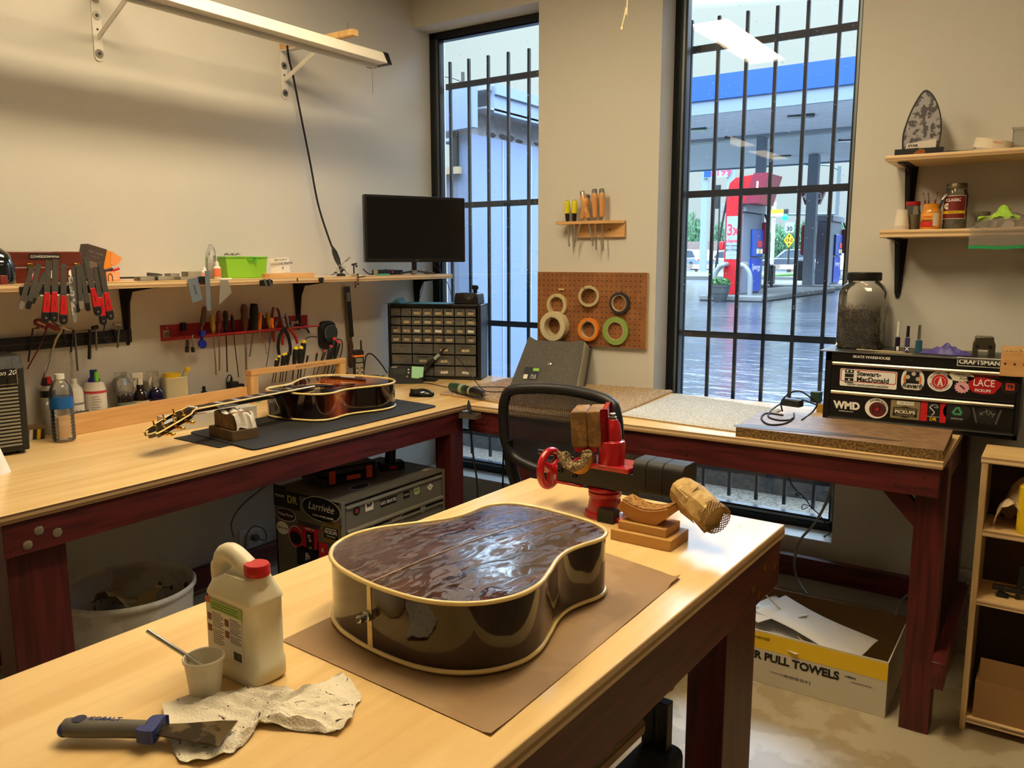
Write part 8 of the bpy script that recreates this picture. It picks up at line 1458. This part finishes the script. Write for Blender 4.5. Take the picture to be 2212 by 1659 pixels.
ob('side_wall', MB().box(-.12, .0, -.2, .0, 1.75, 2.20), wb3, t)
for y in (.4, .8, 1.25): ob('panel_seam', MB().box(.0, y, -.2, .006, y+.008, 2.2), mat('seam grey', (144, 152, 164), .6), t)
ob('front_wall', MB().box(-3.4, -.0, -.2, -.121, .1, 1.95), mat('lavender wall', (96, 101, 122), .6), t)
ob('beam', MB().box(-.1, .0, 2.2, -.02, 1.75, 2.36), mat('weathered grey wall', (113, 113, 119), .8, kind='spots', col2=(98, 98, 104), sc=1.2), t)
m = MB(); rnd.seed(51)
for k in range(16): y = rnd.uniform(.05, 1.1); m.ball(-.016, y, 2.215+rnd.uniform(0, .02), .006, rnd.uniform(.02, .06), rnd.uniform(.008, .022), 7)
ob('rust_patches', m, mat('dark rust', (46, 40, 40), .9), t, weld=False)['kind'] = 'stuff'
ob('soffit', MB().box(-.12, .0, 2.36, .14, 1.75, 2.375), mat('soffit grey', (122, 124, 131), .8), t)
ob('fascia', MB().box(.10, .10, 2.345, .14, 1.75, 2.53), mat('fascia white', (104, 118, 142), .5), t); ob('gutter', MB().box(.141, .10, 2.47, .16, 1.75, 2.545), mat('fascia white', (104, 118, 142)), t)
m = MB(); m.M = Matrix.Rotation(R(-10), 4, 'Z'); m.box(-3.3, -.10, 2.22, .13, -.05, 2.50); ob('front_fascia', m, mat('fascia blue white', (100, 114, 144), .5), t)
ob('column', MB().box(-1.2, -.04, 1.7, -.27, .0, 2.22), mat('tan wall', (152, 145, 134), .8), t); ob('downpipe', MB().box(-.14, -.03, 1.95, -.125+.02, -.0, 2.22), blk, t); ob('timber_block', MB().box(-.3, -.045, 1.92, -.08, -.001, 1.97), mat('weathered timber', (150, 131, 106), .8), t)
ob('roof', MB().box(-3.4, .05, 2.5, .12, 1.75, 2.54), mat('soffit grey', (122, 124, 131)), t)
a = PY(1000, 186, 8); t = thing('utility_mast', 'thin grey mast with cable rising behind the white building roof', 'mast', (a.x, 8, LOT)); ob('mast', MB().cyl((0, 0, 0), (0, 0, PY(1000, 156, 8).z-LOT), .03), dstl, t)
ob('cable', MB().tube([Vector((0, 0, PY(1000, 178, 8).z-LOT)), PY(975, 168, 8)-Vector((a.x, 8, LOT)), PY(930, 162, 8)-Vector((a.x, 8, LOT))], .012, 6, sm=4), dstl, t)
cy0, cy1, cx0, cx1 = 12.0, 21.8, -9.6, 9
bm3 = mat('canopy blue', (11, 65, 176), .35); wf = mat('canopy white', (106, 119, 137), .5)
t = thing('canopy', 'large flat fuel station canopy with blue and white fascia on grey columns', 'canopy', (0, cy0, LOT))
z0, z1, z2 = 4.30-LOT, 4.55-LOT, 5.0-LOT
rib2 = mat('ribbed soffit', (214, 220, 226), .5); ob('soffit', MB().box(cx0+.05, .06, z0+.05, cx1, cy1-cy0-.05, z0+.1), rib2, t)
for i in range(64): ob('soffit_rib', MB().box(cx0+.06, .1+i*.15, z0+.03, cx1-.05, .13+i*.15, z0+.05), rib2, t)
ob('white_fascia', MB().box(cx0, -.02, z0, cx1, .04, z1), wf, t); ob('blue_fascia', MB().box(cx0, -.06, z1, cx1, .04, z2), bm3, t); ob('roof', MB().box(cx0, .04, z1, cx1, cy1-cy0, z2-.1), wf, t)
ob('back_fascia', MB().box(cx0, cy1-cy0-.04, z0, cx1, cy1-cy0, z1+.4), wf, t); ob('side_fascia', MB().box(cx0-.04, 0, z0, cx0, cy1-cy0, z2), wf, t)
ob('soffit_beam', MB().box(cx0+.1, 3.3, z0-.04, cx1, 3.6, z0+.03), mat('beam grey', (137, 144, 152), .5), t)
for (u, v) in ((1500, 283), (1590, 300), (1730, 254), (1796, 284), (1835, 306), (1688, 340)): q = PZ(u, v, 4.29); ob('soffit_light', MB().cb(q.x, q.y-cy0, z0+.02, .5, .22, .05, .3), mat('dark lens', (60, 66, 74), .3), t)
colm = mat('column grey', (114, 122, 134), .5)
for (u, v, w_) in ((1647, 292, .20), (1760, 332, .26)): q = PZ(u, v, 4.32); ob('column', MB().cb(q.x, q.y-cy0, z0/2, w_, w_, z0), colm, t, bev=.02)
isl = mat('island concrete', (85, 86, 86), .7)
for lab, (xa, ya, xb, yb_) in (('low concrete pump island behind the planter', (-2.95, 11.9, -1.7, 17.8)), ('low concrete pump island of the farther pump', (-4.2, 18.6, -2.0, 25))):
    solo('pump_island', MB().box(xa, ya, LOT, xb, yb_, LOT+.12), isl, lab, 'kerb', group='pump islands', bev=.03)
pg = mat('pump grey', (106, 113, 129), .4); pr_ = mat('pump red', (155, 11, 22), .35); pb = mat('pump blue', (16, 65, 155), .35); mar = mat('maroon sign', (106, 16, 39), .4)
ib = LOT+.12; X1 = PY(1600, 500, 12.2).x; xl = PY(1563, 600, 12.2).x; H3 = PY(1580, 384, 12.2).z-ib; w3 = X1-xl
t = thing('fuel_pump', 'tall red-fronted fuel pump with price poster, nearest the window', 'fuel pump', (X1, 12.2, ib))
arc = [(-w3, 0), (0, 0), (0, H3-.38), (0, H3-.02), (-.02, H3)]+[(-w3*.45, H3-.005), (-w3*.8, H3-.10), (-w3*.97, H3-.35)]
ob('red_panel', MB().prism(arc, -.03, .10, 'y'), pr_, t, bev=.01)
ob('red_canopy', MB().prism([(-w3*.45, H3), (.46, H3+.06), (.30, H3-.5), (.0, H3-.5), (-.02, H3-.1)], .0, 1.0, 'y'), pr_, t)
ob('number_board', MB().prism([(.06, H3-.50), (.34, H3-.50), (.52, H3+.05), (.22, H3+.06)], -.04, -.01, 'y'), mar, t); txt('1', .26, wht, t, (.3, -.045, H3-.2), FR, bold=.02)
pz0 = PY(1585, 560, 12.2).z-ib; pz1 = PY(1585, 467, 12.2).z-ib
o = ob('poster', MB().box(-w3*.88, -.036, pz0, -.015, -.031, pz1), mat('poster white', (122, 131, 141), .5), t)
txt('3x', .30, mat('poster red', (220, 40, 60), .5), o, (-w3*.46, -.038, pz1-.27), FR, bold=.02, sx=.8); txt('cleaner', .10, mat('poster red', (220, 40, 60)), o, (-w3*.46, -.038, pz1-.47), FR, bold=.02, sx=.85); txt('for better', .065, blk, o, (-w3*.46, -.038, pz1-.56), FR); txt('gas mileage', .065, blk, o, (-w3*.46, -.038, pz1-.635), FR, sx=.9)
for k in range(3): ob('text_line', MB().box(-w3*.7, -.038, pz0+.08+.07*k, -w3*.2, -.036, pz0+.095+.07*k), greyp, o)
def disp(t, x1, y0, y1, hh):
    ob('cabinet', MB().box(x1-.36, y0, 0, x1, y1, hh), pg, t, bev=.02); ob('top_box', MB().box(x1-.42, y0-.04, hh+.0, x1+.06, y1+.05, hh+.16), mat('pump top', (122, 129, 139), .4), t, bev=.01)
    ob('blue_panel', MB().box(x1+.001, y0+.5, hh*.46, x1+.05, y1-.02, hh*.80), pb, t, bev=.015); ob('lower_panel', MB().box(x1+.001, y0+.5, .04, x1+.03, y1-.04, hh*.44), mat('lower blue', (14, 57, 164), .35), t)
    MX = Matrix(((0, 0, 1), (1, 0, 0), (0, 1, 0))); txt('Synergy', .17, wht, t, (x1+.032, (y0+.5+y1)/2-.02, hh*.33), MX, shear=.2)
    for k in range(3): ob('nozzle_button', MB().box(x1+.05, y1-.42+.13*k, hh*.50, x1+.06, y1-.33+.13*k, hh*.56), yc2 if k % 2 else wht, t)
    ob('card_reader', MB().box(x1+.05, y1-.40, hh*.58, x1+.06, y1-.1, hh*.66), mat('reader red', (190, 50, 60), .5), t); ob('nozzle_cradle', MB().box(x1+.0, y1-.02, hh*.5, x1+.12, y1+.10, hh*.9), mar, t, bev=.03)
    ob('hose', MB().tube([(x1+.03, y1+.08, hh), (x1+.10, y1+.16, hh*.8), (x1+.12, y1+.2, .4), (x1+.22, y1+.14, .12), (x1+.18, y1+.06, .5), (x1+.10, y1+.04, hh*.55)], .022, 8, sm=5), bkmt, t)
disp(t, .0, .12, 1.30, PY(1610, 457, 12.3).z-ib)
ob('hose', MB().tube([(-w3-.02, .1, 1.9), (-w3-.12, .0, 1.0), (-w3-.16, -.02, .35), (-w3-.05, .0, .2)], .02, 8, sm=5), bkmt, t); ob('nozzle', MB().cb(-w3-.07, .02, .95, .10, .08, .16), redpl, t, bev=.02)
t = thing('fuel_pump', 'farther grey and blue fuel pump beside the rear canopy column', 'fuel pump', (PY(1788, 600, 20).x, 20, ib)); hh = PY(1780, 478, 20).z-ib; disp(t, .0, .0, 1.3, hh)
p1 = PY(1742, 520, 20).x-t.location.x; p2 = PY(1760, 520, 20).x-t.location.x; zA, zB = PY(1740, 552, 20).z-ib, PY(1740, 487, 20).z-ib
for x_ in (p1, p2): ob('nozzle_cradle', MB().prism(rrect(x_-.08, zA, x_+.07, zB, .07), -.3, -.15, 'y'), mat('maroon red', (139, 21, 41), .4), t, bev=.02)
zs = PY(1750, 443, 20).z-ib; zt3 = PY(1750, 417, 20).z-ib
for s_, xa, xb, n_ in ((-1, PY(1735, 420, 20).x, PY(1752, 440, 20).x, '4'), (1, PY(1768, 440, 20).x, PY(1785, 420, 20).x, '3')):
    xa -= t.location.x; xb -= t.location.x; ob('number_board', MB().prism([(xa, zt3), (xb, zt3), (xb-.02*s_-(0.1 if s_ > 0 else 0), zs), (xa+(.12 if s_ < 0 else 0), zs)], -.25, -.05, 'y'), mar, t); txt(n_, .24, wht, t, ((xa+xb)/2, -.26, (zs+zt3)/2+.04), FR, bold=.02)
def trash(u, v0, v1, w_, lab):
    b_ = G(u, v0); hgt = (v0-v1)/FPX*(b_-CAM).dot(_f); t = thing('litter_bin', lab, 'bin', (b_.x, b_.y, LOT+.12 if b_.y > 11.9 else LOT), 0, 'litter bins on the pump islands')
    ob('body', MB().box(-w_/2, -w_/2, 0, w_/2, w_/2, hgt*.8), bkpl, t, bev=.03); ob('hood', MB().box(-w_/2-.02, -w_/2-.02, hgt*.82, w_/2+.02, w_/2+.02, hgt-.1), bkpl, t, bev=.05); ob('opening', MB().box(-w_*.32, -w_/2-.022, hgt*.62, w_*.32, -w_/2-.0, hgt*.78), blk, t)
trash(1733, 614, 563, .36, 'dark litter bin left of the farther fuel pump'); trash(1661, 622, 573, .26, 'dark litter bin behind the nearest fuel pump')
q = PZ(1564, 651, LOT); dp = (q-CAM).dot(_f); r_ = 21*dp/FPX; hp_ = 37*dp/FPX
t = thing('planter', 'dark ribbed round planter with green foliage in front of the red pump', 'planter', (q.x, 11.62, LOT+.0)); pot = mat('planter grey', (50, 54, 57), .5)
ob('pot', MB().lathe([(r_*.55, 0), (r_*.62, .02), (r_*.82, hp_*.45), (r_*.83, hp_*.48), (r_*.88, hp_*.5), (r_*.95, hp_*.78), (r_*.96, hp_*.82), (r_, hp_*.84), (r_*1.05, hp_), (r_*.98, hp_), (r_*.9, hp_*.9), (.001, hp_*.88)], 40), pot, t)
def leaves(n, ex, s_, sd, base=(0, 0, 0)):
    rr = random.Random(sd); m = MB()
    for k in range(n):
        while 1:
            p = Vector((rr.uniform(-1, 1), rr.uniform(-1, 1), rr.uniform(-1, 1)))
            if .35 < p.length < 1: break
        e_ = rr.choice(ex); c_ = Vector((e_[0]+p.x*e_[3], e_[1]+p.y*e_[3], e_[2]+p.z*e_[4])); a_ = Vector((rr.gauss(0, 1), rr.gauss(0, 1), rr.gauss(0, 1))).normalized(); b_ = a_.orthogonal().normalized(); q = s_*rr.uniform(.6, 1.3)
        m.add([c_-a_*q, c_+b_*q*.5, c_+a_*q, c_-b_*q*.5], [(0, 1, 2, 3)])
    return m
lf = mat('leaf green', (57, 104, 49), .7, kind='spots', col2=(36, 75, 34), sc=1.2); ob('foliage', leaves(700, [(0, 0, hp_*1.05, r_*.9, .09), (-.08, 0, hp_*1.16, r_*.5, .08), (.1, 0, hp_*1.1, r_*.5, .09)], .03, 3), lf, t, weld=False)['kind'] = 'stuff'
hoopm = mat('hoop grey', (106, 111, 113), .4)
for (u, v, s_, lab) in ((1541, 648, 1, 'pale grey bent bollard hoop left of the planter'), (1619, 640, -1, 'pale grey bent bollard hoop right of the red pump')):
    q = PY(u, v, 12.02); ht = .60; solo('bollard', MB().tube([(0, 0, 0), (0, 0, ht*.5), (s_*.03, 0, ht*.75), (s_*.1, 0, ht*.92), (s_*.18, .02, ht), (s_*.18, .3, ht)], .05, 12, sm=5), hoopm, lab, 'bollard', (q.x, q.y, LOT+.1), 0, 'bollard hoops')
def far(u, v, y): p = PY(u, v, y); return p, (p-CAM).dot(_f)/FPX
p, s_ = far(1523, 590, 43); t = thing('price_sign', 'tall pole sign with blue panel and red price digits', 'sign', (p.x, 43, LOT)); Z = lambda v: PY(1523, v, 43).z-LOT; XX = lambda u: PY(u, 400, 43).x-p.x
ob('pole', MB().box(XX(1517), -.1, 0, XX(1530), .2, Z(366)), mat('sign pole', (114, 124, 131), .5), t); ob('pole', MB().box(XX(1571), -.1, 0, XX(1584), .2, Z(362)), mat('sign pole', (114, 124, 131)), t)
ob('board', MB().box(XX(1522), -.2, Z(386), XX(1574), -.11, Z(360)), mat('sign white', (135, 143, 150), .4), t); o = ob('blue_panel', MB().box(XX(1523), -.22, Z(384), XX(1538), -.2, Z(366)), mat('canopy blue', (8, 57, 184)), t)
txt('5.199', .62, mat('led red', (255, 40, 80), .5, emit=1), t, (XX(1556), -.21, Z(375)), FR, bold=.02)
def car(u, v0, y, L_, H_, ang, col, lab, tail=False):
    p, s_ = far(u, v0, y); t = thing('car', lab, 'car', (p.x, y, LOT), ang, 'cars on the road beyond the station'); m_ = mat('car %d %d %d' % col, col, .25, .3, coat=.6); W_ = 1.8
    body_ = [(-L_/2, .30), (-L_/2+.02, .72), (-L_*.36, .84), (-L_*.20, .92), (L_*.44, .95), (L_/2-.02, .8), (L_/2, .32)]; cab = [(-L_*.24, .9), (-L_*.10, H_*.97), (L_*.05, H_), (L_*.30, H_*.97), (L_*.43, .92)]
    ob('body', MB().prism(body_, -W_/2, W_/2, 'y'), m_, t, bev=.08, seg=3); ob('cabin', MB().prism(cab, -W_*.43, W_*.43, 'y'), m_, t, bev=.08, seg=3)
    gw_ = mat('car glass', (58, 70, 80), .1); cc = lambda k: [(x*k+L_*.09*(1-k), .94+(z-.9)*.86) for x, z in cab]; ob('side_windows', MB().prism(cc(.88), -W_*.45, W_*.45, 'y'), gw_, t)
    ob('windscreen', MB().prism([(-L_*.235, .93), (-L_*.115, H_*.92), (-L_*.10, H_*.92), (-L_*.215, .93)], -W_*.38, W_*.38, 'y'), gw_, t)
    for x_ in (-L_*.31, L_*.30):
        for y_ in (-W_/2, W_/2-.2): w2 = ob('wheel', MB().cyl((x_, y_-.02, .32), (x_, y_+.22, .32), .33), bkmt, t); ob('hubcap', MB().cyl((x_, y_-.03, .32), (x_, y_+.23, .32), .2), stl, w2)
    for y_ in (-W_*.38, W_*.38): ob('headlight', MB().ball(-L_/2+.1, y_, .68, .12, .16, .1), mat('headlight', (255, 245, 225), .2, emit=1.5), t); ob('tail_light', MB().ball(L_/2-.08, y_, .75, .08, .14, .12), mat('tail light', (220, 30, 20), .3, emit=.6), t)
    return t
car(1497, 581, 62, 4.3, 1.62, R(-40), (110, 126, 150), 'light blue hatchback at the far left of the road'); car(1545, 579, 66, 4.4, 1.55, R(60), (150, 156, 160), 'white car partly hidden behind the pole and red pump')
car(1474, 580, 70, 4.4, 1.7, R(140), (150, 156, 160), 'pale car cut off by the left window edge with red tail light'); car(1706, 580, 62, 4.7, 1.58, R(20), (66, 72, 86), 'dark grey sedan facing left behind the pumps'); car(1838, 577, 62, 4.8, 1.75, R(30), (52, 72, 82), 'dark teal van at the right edge of the window'); car(1840, 604, 38, 4.4, 1.5, R(70), (190, 198, 204), 'silver car nose at the right edge beside the farther pump')
for (u0, u1, lab) in ((1470, 1600, 'low weathered guard rail left of the pumps along the road'), (1655, 1860, 'low weathered guard rail right of the pumps along the road')):
    a_ = far(u0, 585, 46)[0].x; b_ = far(u1, 585, 46)[0].x; t = thing('guard_rail', lab, 'guard rail', (a_, 46, LOT), 0, 'roadside guard rails'); ob('rail', MB().box(0, -.05, .22, b_-a_, .05, .5), mat('rail weathered', (122, 106, 96), .7, kind='spots', col2=(160, 164, 162), sc=.1), t)
    for k in range(5): ob('post', MB().box((b_-a_)*k/4.2, .05, 0, (b_-a_)*k/4.2+.15, .2, .5), brn, t)
p, s_ = far(1703, 555, 48); t = thing('clearance_sign', 'yellow diamond clearance sign reading 13-2 with arrows', 'sign', (p.x, 48, LOT)); zc_ = PY(1703, 519, 48).z-LOT; hs_ = 16*s_
ob('post', MB().box(-.05, 0, 0, .05, .08, zc_+hs_*1.2), dstl, t); ob('plate', MB().prism([(-hs_*.72, zc_), (0, zc_-hs_), (hs_*.72, zc_), (0, zc_+hs_)], -.05, -.01, 'y'), mat('sign yellow', (184, 139, 6), .4), t); txt('13-2', hs_*.56, blk, t, (0, -.06, zc_), FR, bold=.02)
for z_, a_ in ((zc_+hs_*.55, 1), (zc_-hs_*.55, -1)): ob('arrow', MB().prism([(-hs_*.16, z_-a_*hs_*.05), (0, z_+a_*hs_*.2), (hs_*.16, z_-a_*hs_*.05), (hs_*.05, z_-a_*hs_*.05), (hs_*.05, z_-a_*hs_*.2), (-hs_*.05, z_-a_*hs_*.2), (-hs_*.05, z_-a_*hs_*.05)], -.055, -.05, 'y'), blk, t)
zc_ = PY(1705, 491, 48).z-LOT; ob('speed_plate', MB().box(-.28, -.06, zc_-.32, .26, -.02, zc_+.30), mat('sign white', (135, 143, 150)), t); txt('30', .36, blk, t, (0, -.07, zc_-.1), FR, bold=.02)
p, s_ = far(1802, 560, 54); t = thing('signal_mast', 'grey traffic signal mast with arm and one green light', 'traffic light', (p.x, 54, LOT)); Z = lambda v: PY(1750, v, 54).z-LOT; XX = lambda u: PY(u, 460, 54).x-p.x
ob('mast', MB().cyl((0, 0, 0), (0, 0, Z(363)), .12), mat('mast grey', (75, 85, 90), .5), t); ob('arm', MB().cyl((XX(1655), 0, Z(461)), (0, 0, Z(464)), .07), mat('mast grey', (75, 85, 90)), t); ob('lamp_arm', MB().tube([(0, 0, Z(372)), (XX(1785), 0, Z(360)), (XX(1735), 0, Z(355))], .06, 6, sm=4), mat('mast grey', (75, 85, 90)), t)
h_ = ob('signal_head', MB().box(XX(1695), -.2, Z(472), XX(1702), .15, Z(450)), bkmt, t); ob('green_light', MB().ball(XX(1698.5), -.25, Z(468), .22, .1, .22), mat('green signal', (20, 255, 170), .3, emit=1.6), h_)
p, s_ = far(1546, 560, 56); t = thing('traffic_signal', 'dark traffic signal seen from the side between poles', 'traffic light', (p.x, 56, LOT)); Z = lambda v: PY(1546, v, 56).z-LOT
ob('post', MB().cyl((.15, 0, 0), (.15, 0, Z(400)), .06), dstl, t);
for v in (412, 437): ob('housing', MB().box(-.16, -.12, Z(v+14), .12, .12, Z(v-12)), bkmt, t, bev=.02)
p, s_ = far(1815, 560, 40); t = thing('construction_sign', 'tilted square orange sign at the right of the window', 'sign', (p.x, 40, LOT)); zc_ = PY(1815, 526, 40).z-LOT; m = MB(); m.M = Matrix.Translation((0, 0, zc_)) @ Matrix.Rotation(R(9), 4, 'Y'); m.box(-14*s_, -.03, -13*s_, 14*s_, 0, 13*s_); ob('plate', m, mat('sign orange', (196, 65, 26), .5), t, bev=.02); ob('post', MB().box(-.04, 0, 0, .04, .06, zc_), dstl, t)
p, s_ = far(1667, 560, 52); t = thing('street_sign', 'small yellow and white street sign on a post behind the red pump', 'sign', (p.x, 52, LOT)); Z = lambda v: PY(1667, v, 52).z-LOT; ob('post', MB().box(-.12, 0, 0, .12, .1, Z(436)), mat('concrete post', (144, 137, 122), .7), t); ob('yellow_plate', MB().box(-.2, -.05, Z(461), .6, 0, Z(453)), yc2, t); ob('white_plate', MB().box(-.2, -.05, Z(468), .6, 0, Z(462)), wht, t)
p, s_ = far(1508, 540, 76); solo('building', MB().box(-3, 0, 0, 3.2, 6, 2.6), mat('brown brick', (104, 90, 85), .9, kind='chip', col2=(119, 104, 98), sc=.1), 'small brown brick building beyond the road at the left', 'building', (p.x, 76, LOT))
lf2 = mat('hazy leaf green', (75, 116, 82), .8, kind='spots', col2=(54, 91, 63), sc=.08); proto = None
for i, (u, w_, vt, y, lab) in enumerate(((1478, 30, 470, 92, 'bushy green tree cut off by the left window edge'), (1504, 26, 452, 88, 'rounded tree left of the sign pole'), (1548, 26, 474, 94, 'pale green tree right of the sign pole'), (1600, 40, 500, 100, 'tree hidden mostly behind the red pump'), (1668, 32, 494, 92, 'broad tree right of the nearest pump'), (1694, 34, 480, 86, 'dense green tree behind the yellow diamond sign'), (1726, 30, 478, 90, 'green tree between the diamond sign and rear column'), (1735, 24, 462, 99, 'thin tall tree left of the rear column'), (1786, 40, 492, 95, 'tree behind the farther pump'), (1822, 34, 478, 88, 'light green tree at the right of the window'), (1850, 34, 484, 92, 'green tree at the far right window edge'))):
    p, s_ = far(u, 560, y); hgt = (561-vt)*s_+.8; wd = w_*s_
    if proto is None:
        proto = thing('tree', lab, 'tree', (p.x, y, LOT), 0, 'trees beyond the road'); ob('trunk', MB().cyl((0, 0, 0), (0, 0, .6), .04, .02), brn, proto)
        rr = random.Random(12); ex = [(rr.uniform(-.5, .5), rr.uniform(-.4, .4), rr.uniform(.12, .78), rr.uniform(.22, .4), rr.uniform(.12, .22)) for k in range(22)]; o = ob('crown', leaves(5200, ex, .055, 4), lf2, proto, weld=False); o['kind'] = 'stuff'; t = proto
    else: t = lay(proto); t['label'] = lab; t.location = (p.x, y, LOT); t.rotation_euler = (0, 0, i*1.3)
    t.scale = (wd, wd, hgt)
